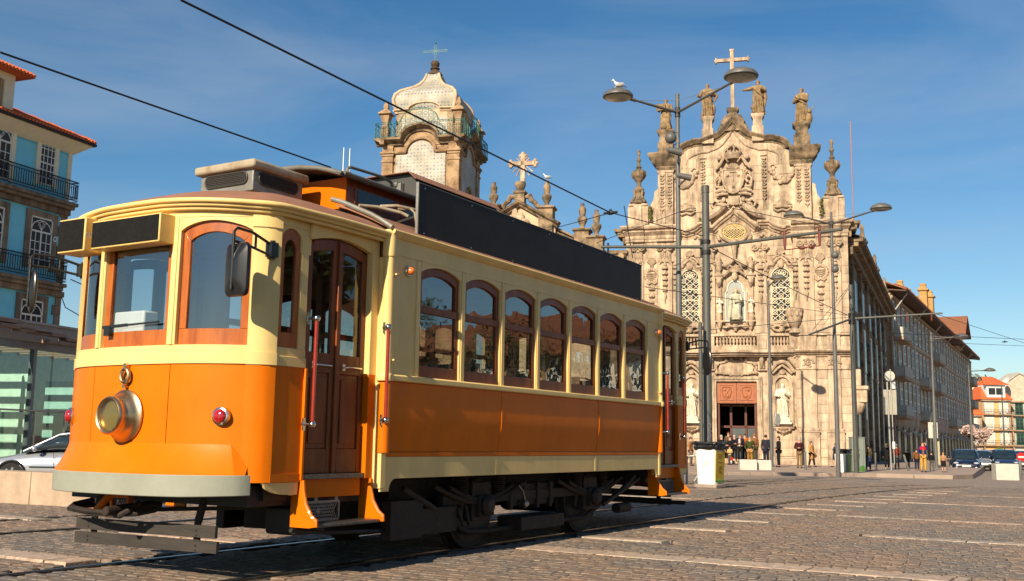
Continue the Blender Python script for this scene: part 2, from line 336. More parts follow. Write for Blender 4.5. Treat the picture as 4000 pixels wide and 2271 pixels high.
# grooved rails: head, groove and guard lip
def rail(fn, s, y0, y1, step):
    t = tag(thing('tram_rail', '', 'rail'), kind='structure')
    ys = []; y = y0
    while y < y1: ys.append(y); y += step
    ys.append(y1)
    for nm, a, b_, zt, m in (('rail_head', .7175, .772, .004, m_rail), ('rail_groove', .690, .7175, -.022, m_railrust), ('guard_lip', .668, .690, .002, m_railrust), ('rail_bed', .772, .835, -.010, m_dirt), ('rail_bed', .610, .668, -.010, m_dirt)):
        A = [(fn(y)+s*a, y, gz(0, y)+zt) for y in ys]; B = [(fn(y)+s*b_, y, gz(0, y)+zt) for y in ys]
        q = MB(); q.slab(A, B, (0, 0, -.03)); q.build(nm, m, t, smooth=0)
    return t
for fn, nm, y1 in ((trk, 'the tram stands on', 30), (trk2, 'running left of the tram', 40)):
    for s in (-1, 1):
        t = rail(fn, s, -8, y1, .5)
        t['label'] = ('right' if s > 0 else 'left')+' grooved steel rail of the track '+nm; t['category'] = 'rail'
# ================================================================ TRAM
m_or = mat('tram_orange', (.74, .168, .0010), .42, c2=(.66, .145, .001), scale=2.2, coat=.03, spec=.16, bump=.10, bscale=3.2, grime=.10)
m_cr = mat('tram_cream', (.84, .60, .245), .42, c2=(.78, .545, .21), scale=3, coat=.05, spec=.3, bump=.06, bscale=8, grime=.12)
m_sign = mat('sign_yellow', (.80, .56, .19), .5, var=.07, scale=5)
m_wood = mat('varnished_wood', (.47, .135, .022), .35, c2=(.28, .065, .012), scale=5, stretch=(3, 3, .5), coat=.15, spec=.35)
m_wdk = mat('dark_mahogany', (.27, .070, .016), .38, c2=(.14, .034, .009), scale=5, stretch=(3, 3, .45), coat=.06, spec=.3)
m_roof = mat('roof_canvas', (.31, .145, .085), .8, c2=(.23, .10, .06), scale=3, bump=.25, bscale=50)
m_bump = mat('bumper_grey', (.30, .31, .255), .5, c2=(.25, .255, .21), scale=3, bump=.08, bscale=20)
m_blk = mat('black_board', (.030, .026, .026), .6, c2=(.020, .017, .018), scale=2.5, spec=.22)
m_chalk = mat('chalkboard', (.007, .007, .008), .8, c2=(.012, .012, .012), scale=30, bump=.1, spec=.12)
m_rust = mat('rusty_iron', (.032, .016, .009), .75, c2=(.010, .007, .005), scale=9, bump=.35, bscale=40)
m_iron = mat('dark_iron', (.012, .011, .010), .6, c2=(.006, .0055, .005), scale=8, bump=.25)
m_tim = mat('weathered_plank', (.045, .036, .030), .75, c2=(.024, .020, .018), scale=6, stretch=(.5, 4, 4), bump=.3)
m_zinc = mat('aged_zinc', (.27, .275, .26), .5, c2=(.20, .185, .155), scale=4, metal=.4, bump=.1)
m_zrust = mat('rust_stained_cap', (.34, .29, .21), .65, c2=(.19, .10, .04), scale=5, lo=.3, hi=.55)
m_chr = mat('chrome', (.62, .60, .56), .16, 1, var=.05)
m_brass = mat('old_brass', (.56, .42, .26), .34, 1, c2=(.42, .29, .16), scale=6)
m_red = mat('red_lens', (.38, .008, .014), .12, var=.1, coat=1)
m_amb = mat('amber_lens', (.75, .16, .015), .12, var=.1, coat=1)
m_rodr = mat('red_rod', (.34, .022, .008), .3, c2=(.22, .016, .006), scale=8, coat=.3)
m_bpl = mat('black_plastic', (.012, .012, .013), .28, var=.1, spec=.5)
m_mesh = mat('wire_mesh', (.045, .04, .035), .6)
m_seat = mat('cane_seat', (.20, .12, .05), .6)
m_inc = mat('interior_cream', (.55, .47, .32), .6)
m_int = mat('interior_wood', (.15, .06, .022), .5, scale=4)
m_gl = glass('saloon_glass', (.72, .74, .72), 2.5, wav=.05)
m_glf = glass('windscreen_glass', (.92, .95, .97), 2.6)
m_gld = glass('door_glass', (.80, .82, .80), 1.7)
m_tread = mat('tread_plate', (.20, .19, .17), .4, .8, var=.3, scale=70, bump=.5, bscale=80)
m_white = mat('white_plastic', (.75, .74, .68), .5, var=.04)
tram = thing('tram', 'old orange and cream electric tram car with black roof boards on the square', 'tram')
LC = 4.788/2
HALF = []                                                                # every part of one half; the other half is the same turned by 180 degrees
def tp(b, name, m, parent=None, bevel=0, smooth=40, half=True, seg=2):
    o = b.build(name, m, parent or tram, bevel, smooth, seg=seg)
    if parent is None and half: HALF.append(o)
    return o
PW = .684
SX = 1.175
# ---- saloon, right side
prof = [(1.175, 1.466), (1.180, 1.38), (1.184, 1.27), (1.184, 1.18), (1.179, 1.12), (1.166, 1.05), (1.154, .98), (1.148, .905)]
for (a, c) in ((-.40, 1.362), (1.374, 3.424), (3.436, 5.188)):
    b = MB(); b.slab([(x, a, z) for x, z in prof], [(x, c, z) for x, z in prof], (-.03, 0, 0)); tp(b, 'side_panel', m_or, bevel=.004)
for yy in (1.368, 3.430):
    b = MB(); b.slab([(x+.004, yy-.012, z) for x, z in prof], [(x+.004, yy+.012, z) for x, z in prof], (-.03, 0, 0)); tp(b, 'panel_cover_strip', m_or)
b = MB(); b.box(1.125, 1.160, -.402, 5.190, .868, .904); tp(b, 'base_strip', m_or, bevel=.006)
b = MB()                                                                 # skirt with its lowered ends
def arch_pts(y0, sgn): return [(y0+sgn*.085*(1-math.cos(R(a))), .595+.099*math.sin(R(a))) for a in range(0, 91, 15)]
po = [(-.398, .867), (-.398, .595), (-.29, .595)]+[(y_, z_) for y_, z_ in arch_pts(-.29, 1)]+[(y_, z_) for y_, z_ in arch_pts(5.078, -1)[::-1]]+[(5.186, .595), (5.186, .867)]
b.prism(po, 1.135, 1.155, 'x'); tp(b, 'skirt', m_cr, bevel=.003)
for yy in (1.33, 3.39):
    b = MB(); b.box(1.1555, 1.1585, yy-.018, yy+.018, .70, .865); tp(b, 'skirt_joint_strip', m_cr)
b = MB(); b.box(1.09, 1.203, -.404, 5.192, 1.468, 1.522); tp(b, 'belt_rail', m_cr, bevel=.012)
for k in range(8):
    b = MB(); y0 = k*PW; b.box(1.105, 1.172, y0-.042, y0+.042, 1.522, 2.50); b.box(1.172, 1.180, y0-.026, y0+.026, 1.522, 2.492); tp(b, 'window_post', m_cr, bevel=.006)
for (a, c) in ((-.40, -.042), (4.83, 5.19)):
    b = MB(); b.box(1.10, 1.170, a, c, 1.522, 2.50); tp(b, 'end_panel', m_cr)
b = MB()
def side_arch(k):
    y0, y1 = k*PW+.042, (k+1)*PW-.042; n = 12
    return [(y0+(y1-y0)*i/n, 2.412+.066*math.sin(math.pi*i/n)**.8) for i in range(n+1)]
for k in range(7):
    A = side_arch(k); b.slab([(1.172, y_, z_) for y_, z_ in A], [(1.172, y_, 2.50) for y_, z_ in A], (-.07, 0, 0))
tp(b, 'arch_spandrels', m_cr)
b = MB(); b.box(1.105, 1.176, -.402, 5.19, 2.50, 2.66); tp(b, 'letterboard', m_cr)
b = MB()
gp = [(1.176, 2.632), (1.196, 2.640), (1.206, 2.655), (1.222, 2.668), (1.228, 2.684), (1.220, 2.696), (1.170, 2.700)]
b.slab([(x, -.402, z) for x, z in gp], [(x, 5.19, z) for x, z in gp], (-.05, 0, -.0)); tp(b, 'gutter_moulding', m_cr)
for k in range(7):
    y0, y1 = k*PW+.043, (k+1)*PW-.043
    # upper sash
    b = MB(); A = [(y_, z_-.002) for y_, z_ in side_arch(k)]; A = [(y_, z_) for y_, z_ in A]
    I = [(y0+.045+(y1-y0-.09)*i/12, 2.345+.062*math.sin(math.pi*i/12)**.8) for i in range(13)]
    b.slab([(1.150, *p) for p in I], [(1.150, *p) for p in A], (-.035, 0, 0))
    b.slab([(1.150, y0, 2.082), (1.150, y0, 2.412)], [(1.150, y0+.045, 2.082), (1.150, y0+.045, 2.346)], (-.035, 0, 0))
    b.slab([(1.150, y1-.045, 2.082), (1.150, y1-.045, 2.346)], [(1.150, y1, 2.082), (1.150, y1, 2.412)], (-.035, 0, 0))
    b.box(1.112, 1.158, y0, y1, 2.070, 2.130)
    s = tp(b, 'upper_sash', m_wdk, bevel=.004)
    g = MB(); g.slab([(1.128, y_, 2.125) for y_, z_ in I], [(1.128, y_, z_+.005) for y_, z_ in I], (-.005, 0, 0)); tp(g, 'pane', m_gl, s, smooth=0)
    # lower sash, leaning in at the top
    b = MB(); b.box(-.018, .018, y0, y1, 1.524, 1.622); b.box(-.018, .018, y0, y0+.028, 1.622, 2.09); b.box(-.018, .018, y1-.05, y1, 1.622, 2.09)
    b.v = [(1.140+v[0]-(v[2]-1.524)*.012, v[1], v[2]) for v in b.v]
    s = tp(b, 'lower_sash', m_wdk, bevel=.004)
    g = MB(); g.box(-.002, .002, y0+.026, y1-.048, 1.620, 2.09); g.v = [(1.140+v[0]-(v[2]-1.524)*.012, v[1], v[2]) for v in g.v]; tp(g, 'pane', m_gl, s, smooth=0)
for yy in (-.15, 5.055):
    b = MB(); b.lathe([(.046, 0), (.046, .012), (.040, .022), (.030, .022)], (1.170, yy, 2.386), 18, 'x'); s = tp(b, 'indicator_lamp', m_chr)
    b = MB(); b.lathe([(.033, .018), (.033, .04), (.027, .058), (.014, .067), (.001, .069)], (1.170, yy, 2.386), 16, 'x'); tp(b, 'lens', m_amb, s)
# ---- corner pillars, hooks and hand rails of the saloon ends (front one; the turned half gives the others)
for ye, sg in ((-.402, 1), (5.190, -1)):
    b = MB(); b.lathe([(.045, 1.522), (.045, 2.47)], (1.155, ye+sg*.02, 0), 16); b.box(1.06, 1.165, *sorted((ye-sg*.012, ye+sg*.05)), .62, 2.47)
    b.lathe([(.052, 2.47), (.056, 2.50), (.056, 2.62), (.050, 2.69), (.02, 2.70)], (1.155, ye+sg*.02, 0), 16); tp(b, 'corner_pillar', m_cr, bevel=.004)
    b = MB(); b.lathe([(.050, .90), (.050, 1.466)], (1.150, ye+sg*.025, 0), 14); tp(b, 'pillar_foot', m_or)
    b = MB(); b.lathe([(.066, 1.466), (.070, 1.48), (.070, 1.512), (.064, 1.524)], (1.150, ye+sg*.02, 0), 16); tp(b, 'belt_corner', m_cr)
    for zz in (1.575, 2.27):
        b = MB(); b.box(1.172, 1.176, ye+sg*.055-.016, ye+sg*.055+.016, zz, zz+.10); b.slab([(1.176, ye+sg*.04, zz+.05), (1.215, ye+sg*.05, zz+.056)], [(1.176, ye+sg*.075, zz+.05), (1.215, ye+sg*.09, zz+.066)], (0, 0, .012)); b.slab([(1.176, ye+sg*.055, zz+.012), (1.20, ye+sg*.055, zz+.05)], [(1.176, ye+sg*.062, zz+.012), (1.20, ye+sg*.062, zz+.05)], (0, 0, .012)); tp(b, 'board_hook', m_cr)
def handrail(x, y, z0, z1, px_, py_):
    b = MB(); b.cyl((x, y, z0), (x, y, z1), .0145, n=12); s = tp(b, 'hand_rail', m_rodr)
    for z in (z0-.012, z1+.012):
        b = MB(); b.ball((x, y, z), .027, 12, 8); b.cyl((x, y, z), (px_, py_, z), .011, n=8); b.lathe([(.012, -.0), (.024, .0), (.024, .006)], (px_, py_, z), 10, 'x')
        b.box(px_-.004, px_+.008, py_-.012, py_+.012, z-.045, z+.045); tp(b, 'rail_bracket', m_chr, s)
handrail(1.235, -.465, 1.165, 1.875, 1.165, -.43)
handrail(1.235, 5.253, 1.165, 1.875, 1.165, 5.22)
# ---- platform
def yF(x): return -1.925+.109*x*x+.20*x**4
FRONT = [(x, yF(x)) for x in [-.93+1.86*i/28 for i in range(29)]]
cor = [(.975, -1.652), (1.015, -1.618), (1.042, -1.575), (1.055, -1.52)]
PLAT = [(-x, y) for x, y in cor[::-1]]+FRONT+cor                         # outline left to right round the front
def inset(pl, d):
    out = []
    for i, p in enumerate(pl):
        a = Vector(pl[max(i-1, 0)]); c = Vector(pl[min(i+1, len(pl)-1)]); t = (c-a).normalized(); out.append((p[0]-t.y*d, p[1]+t.x*d))
    return out
def band(b, pl, z0, z1, th=.03, out=0.):
    o = inset(pl, -out); i_ = inset(pl, th)
    b.slab([(x, y, z0) for x, y in o], [(x, y, z1) for x, y in o], [(i_[k][0]-o[k][0], i_[k][1]-o[k][1], 0) for k in range(len(o))])
def sub(pl, x0, x1): return [(x0, yF(x0))]+[p for p in pl if x0+.01 < p[0] < x1-.01]+[(x1, yF(x1))]
for x0, x1 in ((-.93, -.412), (-.406, .406), (.412, .93)):
    b = MB(); band(b, sub(FRONT, x0, x1), .69, 1.510); tp(b, 'dash_panel', m_or)
for s in (-1, 1):
    pc = [(s*x, y) for x, y in [(.93, yF(.93))]+cor]; pc = pc if s > 0 else pc[::-1]
    b = MB(); band(b, pc, .69, 1.510, .03, .008); tp(b, 'dash_corner', m_or)
    b = MB(); band(b, pc, 1.512, 1.60, .06, .016); band(b, pc, 1.60, 2.50, .05, .006); band(b, pc, 2.50, 2.60, .05, .016); band(b, pc, 2.60, 2.66, .05, .008); tp(b, 'corner_post', m_cr)
    b = MB(); b.slab([(s*1.055, -1.52, .69), (s*1.055, -1.225, .69)], [(s*1.055, -1.52, 1.51), (s*1.055, -1.225, 1.51)], (-s*.03, 0, 0)); tp(b, 'quarter_panel', m_or)
    b = MB(); b.slab([(s*1.063, -1.53, .69), (s*1.063, -1.222, .69)], [(s*1.063, -1.53, .748), (s*1.063, -1.222, .748)], (-s*.03, 0, 0)); tp(b, 'quarter_base', m_or)
    b = MB(); po = [(-1.59, .687), (-1.225, .687), (-1.232, .60), (-1.30, .595)]+[(-1.31-.26*math.sin(R(a)), .60+.075*(1-math.cos(R(a)))) for a in range(0, 91, 15)]
    b.prism(po, s*1.03, s*1.05, 'x'); tp(b, 'quarter_skirt', m_cr)
    b = MB(); b.slab([(s*1.065, -1.53, 1.512), (s*1.065, -1.215, 1.512)], [(s*1.065, -1.53, 1.585), (s*1.065, -1.215, 1.585)], (-s*.06, 0, 0))
    b.slab([(s*1.055, -1.53, 1.585), (s*1.055, -1.215, 1.585)], [(s*1.055, -1.53, 1.648), (s*1.055, -1.215, 1.648)], (-s*.05, 0, 0)); tp(b, 'quarter_belt', m_cr, bevel=.004)
    # quarter window: posts, arch, frame, pane
    b = MB(); b.box(*sorted((s*1.0, s*1.053)), -1.535, -1.508, 1.648, 2.50); b.box(*sorted((s*1.0, s*1.050)), -1.292, -1.215, 1.648, 2.50)
    A = [(-1.508+.216*i/10, 2.455+.072*math.sin(math.pi*i/10)**.7) for i in range(11)]
    b.slab([(s*1.050, *p) for p in A], [(s*1.050, p[0], 2.54) for p in A], (-s*.05, 0, 0)); b.box(*sorted((s*1.0, s*1.052)), -1.535, -1.215, 2.54, 2.66); b.box(*sorted((s*.98, s*1.046)), -1.30, -1.19, 2.36, 2.655); tp(b, 'quarter_post', m_cr, bevel=.003)
    b = MB(); I = [(-1.46+.12*i/10, 2.385+.06*math.sin(math.pi*i/10)**.7) for i in range(11)]
    b.slab([(s*1.036, *p) for p in I], [(s*1.036, *p) for p in A], (-s*.03, 0, 0)); b.box(*sorted((s*1.006, s*1.036)), -1.508, -1.292, 1.648, 1.758)
    b.slab([(s*1.036, -1.508, 1.758), (s*1.036, -1.508, 2.455)], [(s*1.036, -1.46, 1.758), (s*1.036, -1.46, 2.386)], (-s*.03, 0, 0)); b.slab([(s*1.036, -1.34, 1.758), (s*1.036, -1.34, 2.386)], [(s*1.036, -1.292, 1.758), (s*1.036, -1.292, 2.455)], (-s*.03, 0, 0))
    w = tp(b, 'quarter_window', m_wood, bevel=.003)
    g = MB(); g.slab([(s*1.02, p[0], 1.755) for p in I], [(s*1.02, *p) for p in I], (-s*.004, 0, 0)); tp(g, 'pane', m_gld, w, smooth=0)
    # door opening and the folding door
    b = MB(); A = [(-1.215+.745*i/14, 2.478+.062*math.sin(math.pi*i/14)) for i in range(15)]
    b.slab([(s*1.07, *p) for p in A], [(s*1.08, p[0], 2.60) for p in A], (-s*.05, 0, 0)); b.box(*sorted((s*1.02, s*1.084)), -1.215, -.40, 2.60, 2.66)
    b.box(*sorted((s*1.02, s*1.082)), -.50, -.415, 1.51, 2.60); tp(b, 'door_head', m_cr, bevel=.003)
    for q in ((s*1.02, s*1.080, -.50, -.415), (s*1.03, s*1.076, -1.225, -1.20)): b = MB(); b.box(*sorted(q[:2]), q[2], q[3], .70, 1.51); tp(b, 'door_jamb', m_or, bevel=.004)
    for (a, c, sgn) in ((-1.20, -.855, -1), (-.850, -.502, 1)):
        xo = s*1.028; fold = .012
        b = MB(); n = 8; zt = lambda y_: 2.470+.062*math.sin(math.pi*(y_+1.215)/.745)
        b.box(*sorted((xo-s*.035, xo)), a, a+.055, .745, zt(a)-.002); b.box(*sorted((xo-s*.035, xo)), c-.055, c, .745, zt(c)-.002)
        ys_ = [a+.055+(c-a-.11)*i/n for i in range(n+1)]
        b.slab([(xo, q, zt(q)-.085) for q in ys_], [(xo, q, zt(q)) for q in ys_], (-s*.035, 0, 0))
        b.box(*sorted((xo-s*.035, xo)), a+.055, c-.055, 1.495, 1.645); b.box(*sorted((xo-s*.035, xo)), a+.055, c-.055, .745, .925)
        b.box(*sorted((xo-s*.026, xo-s*.012)), a+.055, c-.055, .925, 1.495); b.box(*sorted((xo-s*.02, xo-s*.002)), a+.085, c-.085, .965, 1.455)
        if sgn > 0: b.box(*sorted((xo, xo+s*.018)), a-.012, a+.02, .745, zt(a)-.01)
        d = tp(b, 'door_leaf', m_wdk, bevel=.004)
        g = MB(); g.slab([(xo-s*.018, q, 1.64) for q in ys_], [(xo-s*.018, q, zt(q)-.08) for q in ys_], (-s*.004, 0, 0)); tp(g, 'pane', m_gld, d, smooth=0)
        g = MB(); g.tube([(xo, a+.10, 1.545), (xo+s*.035, a+.11, 1.55), (xo+s*.035, c-.07, 1.55), (xo, c-.06, 1.545)], .008, 8); g.box(*sorted((xo-s*.002, xo+s*.006)), a+.085, a+.12, 1.525, 1.575); tp(g, 'door_handle', m_chr, d)
    handrail(s*1.155, -1.218, 1.115, 1.865, s*1.085, -1.235)
    # step well
    b = MB(); b.box(*sorted((s*.99, s*1.075)), -1.20, -.50, .705, .742); tp(b, 'door_sill', m_tread, bevel=.004)
    b = MB(); b.box(*sorted((s*1.0, s*1.03)), -1.20, -.50, .57, .704)
    for yy in (-1.205, -.435):
        pp = [(s*.98, .70), (s*1.075, .70), (s*1.085, .62), (s*1.11, .53), (s*1.165, .45), (s*1.215, .415), (s*1.215, .375), (s*1.16, .365), (s*.98, .365)]
        b.prism(pp, yy-.012, yy+.012, 'y'); b.tube([(x+s*.004, yy, z) for x, z in pp[1:7]], .015, 6)
    tp(b, 'step_well', m_or)
    b = MB(); b.box(*sorted((s*.985, s*1.205)), -1.193, -.447, .366, .392); tp(b, 'step_tread', m_tread, bevel=.010)
    b = MB()                                                            # pierced riser plate
    y0, y1, z0, z1 = -1.17, -.72, .40, .535
    for i in range(24):
        t = (y1-y0+.14)*i/24; 
        for sg in (1, -1):
            yy = y0+t-.07; yb = yy+sg*.07
            q0, q1 = (yy-.035*sg, z0), (yy+.035*sg, z1)
            if min(q0[0], q1[0]) > y0-.005 and max(q0[0], q1[0]) < y1+.005: b.bar((s*1.005, q0[0], q0[1]), (s*1.005, q1[0], q1[1]), .007, .007, (1, 0, 0))
    for (a, c, d_, e) in ((y0, z0, y1, z0), (y0, z1, y1, z1), (y0, z0, y0, z1), (y1, z0, y1, z1)): b.bar((s*1.005, a, c), (s*1.005, d_, e), .016, .018, (1, 0, 0))
    for yy in (-.98, -.75): b.box(*sorted((s*1.0, s*1.012)), yy-.018, yy+.018, .53, .615)
    b.lathe([(.028, 0), (.028, .012)], (s*1.0, -.955, .468), 4, 'x'); tp(b, 'riser_grille', m_zinc)
# front glazing: three windows on the bow
b = MB(); band(b, FRONT, 1.512, 1.585, .06, .012); tp(b, 'front_belt', m_cr, bevel=.004)
b = MB(); band(b, FRONT, 1.585, 1.648, .05, .0); tp(b, 'front_sill', m_cr)
for x0, x1 in ((-.435, -.36), (.36, .435)):
    b = MB(); band(b, [(x0, yF(x0)), (x1, yF(x1))], 1.648, 2.57, .06, .004); band(b, [(x0+.02, yF(x0+.02)), (x1-.02, yF(x1-.02))], 1.648, 2.57, .06, .012); tp(b, 'front_pillar', m_cr, bevel=.004)
def front_win(x0, x1, zs, rise, nm):
    n = 14; X = [x0+(x1-x0)*i/n for i in range(n+1)]; fr = .058
    pl = [(x, yF(x)) for x in X]; top = [zs+rise*math.sin(math.pi*i/n)**.75 for i in range(n+1)]
    Xi = [x0+fr+(x1-x0-2*fr)*i/n for i in range(n+1)]; topi = [zs-.078+rise*.95*math.sin(math.pi*i/n)**.75 for i in range(n+1)]
    P_ = lambda x, z, d: (x, yF(x)+d, z)
    b = MB(); b.slab([P_(Xi[i], topi[i], .028) for i in range(n+1)], [P_(X[i], top[i], .028) for i in range(n+1)], (0, .03, 0))
    b.slab([P_(x, 1.648, .028) for x in X], [P_(x, 1.765, .028) for x in X], (0, .03, 0))
    for a, c, ta, tc_ in ((x0, x0+fr, zs, topi[0]), (x1-fr, x1, topi[-1], zs)): b.slab([P_(a, 1.765, .028), P_(a, ta, .028)], [P_(c, 1.765, .028), P_(c, tc_, .028)], (0, .03, 0))
    w = tp(b, nm, m_wood, bevel=.004)
    g = MB(); g.slab([P_(x, 1.76, .045) for x in Xi], [P_(Xi[i], topi[i]+.003, .045) for i in range(n+1)], (0, .005, 0)); tp(g, 'pane', m_glf, w)
    b = MB(); b.slab([P_(X[i], top[i], 0) for i in range(n+1)], [P_(X[i], 2.572, 0) for i in range(n+1)], (0, .05, 0)); tp(b, 'window_head', m_cr)
front_win(-.36, .36, 2.49, .03, 'windscreen')
front_win(.436, .928, 2.478, .068, 'side_windscreen'); front_win(-.928, -.436, 2.478, .068, 'side_windscreen')
b = MB(); band(b, FRONT, 2.572, 2.66, .05, .004); tp(b, 'front_fascia', m_cr)
# platform roof and its eaves
EAVE = inset([(-1.10, -.41), (-1.10, -1.0)]+PLAT+[(1.10, -1.0), (1.10, -.41)], -.075)
def ez(x, y): return 2.700-.035*min(1, max(0, (abs(x)-.3)/.8))
nE = len(EAVE)
b = MB()
def roofpt(i, r):
    x, y = EAVE[i]; cx = x*.35 if y > -1.0 else x*.35; cy = max(y, -1.02) if y > -1.02 else -1.02
    k = 1-r; zz = ez(x, y)+.005+(.235)*(1-r**2.0)
    return (lerp(cx, x, r), lerp(cy, y, r), zz)
RR = [0, .2, .4, .55, .7, .8, .9, .96, 1.0]
vs = [roofpt(i, r) for r in RR for i in range(nE)]; fs = [(j*nE+i, j*nE+i+1, (j+1)*nE+i+1, (j+1)*nE+i) for j in range(len(RR)-1) for i in range(nE-1)]
b.add(vs, fs); b.add([roofpt(i, 0) for i in range(nE)], [tuple(range(nE))]); tp(b, 'platform_roof', m_roof, smooth=60)
b = MB()
for dz, dr, rr in ((-.008, .004, .019), (-.034, -.020, .016), (-.058, -.048, .018)):
    E2 = inset(EAVE, -dr); b.tube([(x, y, ez(x, y)+dz) for x, y in E2], rr, 8)
Ei = inset(EAVE, .075); b.slab([(x, y, ez(x, y)-.012) for x, y in EAVE], [(x, y, ez(x, y)-.05) for x, y in Ei], (0, 0, -.012)); tp(b, 'eaves_moulding', m_cr, smooth=60)
# vent box on the platform roof
b = MB(); b.box(-.30, .30, -1.09, -.51, 2.97, 3.165); vb = tp(b, 'roof_vent_box', m_zinc, bevel=.008)
b = MB(); b.slab([(-.345, -1.135, 3.15), (-.345, -.47, 3.15)], [(.345, -1.135, 3.15), (.345, -.47, 3.15)], (0, 0, .075)); tp(b, 'vent_cap', m_zrust, vb, bevel=.025, seg=3)
def grille(b, ax, c0, c1, d, z0, z1):
    n = 22
    P_ = (lambda t, z: (t, d, z)) if ax == 'x' else (lambda t, z: (d, t, z))
    rr = (z1-z0)/2; zc = (z0+z1)/2
    def half(t):
        e = min(t-c0, c1-t); return rr if e >= rr else math.sqrt(max(0, rr*rr-(rr-e)**2))
    for i in range(1, n): t = c0+(c1-c0)*i/n; h = half(t); b.bar(P_(t, zc-h), P_(t, zc+h), .005, .005)
    for j in range(1, 7):
        z = z0+(z1-z0)*j/7; e = rr-math.sqrt(max(0, rr*rr-(z-zc)**2)); b.bar(P_(c0+e, z), P_(c1-e, z), .005, .005)
    pts = [P_(c0+rr-rr*math.cos(R(a)) if False else (c0+rr+rr*math.cos(R(a)) if 90 <= a <= 270 else c1-rr+rr*math.cos(R(a))), zc+rr*math.sin(R(a))) for a in range(0, 360, 15)]
    b.tube(pts, .007, 6, closed=True)
def ovalplate(b, ax, c0, c1, d, z0, z1):
    rr = (z1-z0)/2; zc = (z0+z1)/2
    pts = [((c0+rr+rr*math.cos(R(a)) if 90 <= a <= 270 else c1-rr+rr*math.cos(R(a))), zc+rr*math.sin(R(a))) for a in range(0, 360, 15)]
    if ax == 'x': b.prism(pts, d-.001, d+.003, 'y')
    else: b.prism(pts, d-.003, d+.001, 'x')
b = MB(); ovalplate(b, 'x', -.24, .24, -1.0935, 3.035, 3.135); ovalplate(b, 'y', -1.03, -.58, .3035, 3.035, 3.135); ovalplate(b, 'y', -1.03, -.58, -.3015, 3.035, 3.135); tp(b, 'vent_opening', m_iron, vb)
b = MB(); grille(b, 'x', -.24, .24, -1.098, 3.035, 3.135); grille(b, 'y', -1.03, -.58, .307, 3.035, 3.135); grille(b, 'y', -1.03, -.58, -.307, 3.035, 3.135); tp(b, 'vent_grille', m_mesh, vb)
# fender and bumper
def yB(x): return -2.10+.12*x*x+.30*x**4
xs_ = [-.94+1.88*i/28 for i in range(29)]
def endx(i, k): return xs_[i]*k
b = MB(); ft = [(x*.93, yF(x*.93)-.006, .955-.004*abs(x)) for x in xs_]; fm = [(x*.965, lerp(yF(x*.93), yB(x), .45), .855) for x in xs_]; fb = [(x*1.01, yB(x), .742) for x in xs_]

FL = [[(lerp(x*.93, x*1.01, q/8), lerp(yF(x*.93)-.006, yB(x), (q/8)**1.25), lerp(.955-.006*abs(x), .742, q/8)) for x in xs_] for q in range(9)]
b.add([p for r_ in FL for p in r_], [(j*29+i, j*29+i+1, (j+1)*29+i+1, (j+1)*29+i) for j in range(8) for i in range(28)]); tp(b, 'fender_flare', m_or, smooth=70)
for s in (-1, 1):
    b = MB(); b.add([(s*.874, yF(.874)-.006, .949)]+[(lerp(s*.874, s*.949, q/8), lerp(yF(.874)-.006, yB(.94), (q/8)**1.25), lerp(.949, .742, q/8)) for q in range(1, 9)]+[(s*.985, -1.69, .742), (s*.975, -1.66, .80)], [tuple(range(11))]); tp(b, 'fender_cheek', m_or, smooth=0)
BP = [(x*1.012, yB(x)-.004) for x in xs_]; BP = [(-.995, -1.64), (-.985, -1.70)]+BP+[(.985, -1.70), (.995, -1.64)]
b = MB(); bi = inset(BP, .03); b.slab([(x, y, .592+.03*max(0, abs(x)-.7)) for x, y in BP], [(x, y, .742) for x, y in BP], [(bi[k][0]-BP[k][0], bi[k][1]-BP[k][1], 0) for k in range(len(BP))]); tp(b, 'bumper', m_bump, bevel=.006)
# headlight
b = MB(); b.lathe([(.19, 0), (.19, -.012), (.178, -.020), (.165, -.028), (.155, -.045), (.135, -.075), (.126, -.085), (.122, -.105), (.112, -.11)], (0, -1.93, 1.142), 32, 'y'); hl = tp(b, 'headlight', m_brass, smooth=50)
b = MB(); b.lathe([(.112, -.105), (.134, -.108), (.140, -.122), (.137, -.142), (.124, -.155), (.112, -.150), (.108, -.140), (.108, -.11)], (0, -1.93, 1.142), 32, 'y'); tp(b, 'headlight_rim', m_brass, hl, smooth=50)
b = MB(); b.lathe([(.108, -.125), (.085, -.095), (.05, -.072), (.001, -.065)], (0, -1.93, 1.142), 28, 'y'); tp(b, 'reflector', mat('lamp_reflector', (.80, .70, .48), .3, 1, var=.05), hl, smooth=60)
b = MB(); b.lathe([(.110, -.142), (.08, -.152), (.045, -.159), (.001, -.161)], (0, -1.93, 1.142), 28, 'y'); tp(b, 'headlight_glass', glass('lamp_glass', (.92, .86, .72), 1.4), hl, smooth=60)
b = MB(); b.ball((0, -2.025, 1.142), (.018, .03, .018)); tp(b, 'bulb', m_white, hl)
b = MB(); pts = [(.042*math.cos(R(a)), -1.955, 1.432+.048*math.sin(R(a))) for a in range(0, 360, 20)]; b.tube(pts, .014, 8, closed=True); b.box(-.014, .014, -1.962, -1.93, 1.47, 1.515); b.box(-.012, .012, -1.960, -1.93, 1.345, 1.385); b.cyl((0, -1.93, 1.505), (0, -1.965, 1.505), .018); b.cyl((0, -1.93, 1.355), (0, -1.965, 1.355), .015); tp(b, 'lamp_bracket_ring', m_brass)
for s in (-1, 1):
    c = (s*.812, yF(.812), 1.145); d = Vector((s*.32, -1, 0)).normalized(); q = Vector(c)
    b = MB(); b.tube([q, q+d*.028, q+d*.034], [.066, .064, .052], 20); ml = tp(b, 'marker_lamp', m_chr)
    b = MB(); b.tube([q+d*.026, q+d*.045, q+d*.055, q+d*.060], [.051, .046, .03, .004], 18); tp(b, 'lens', m_red, ml, smooth=60)
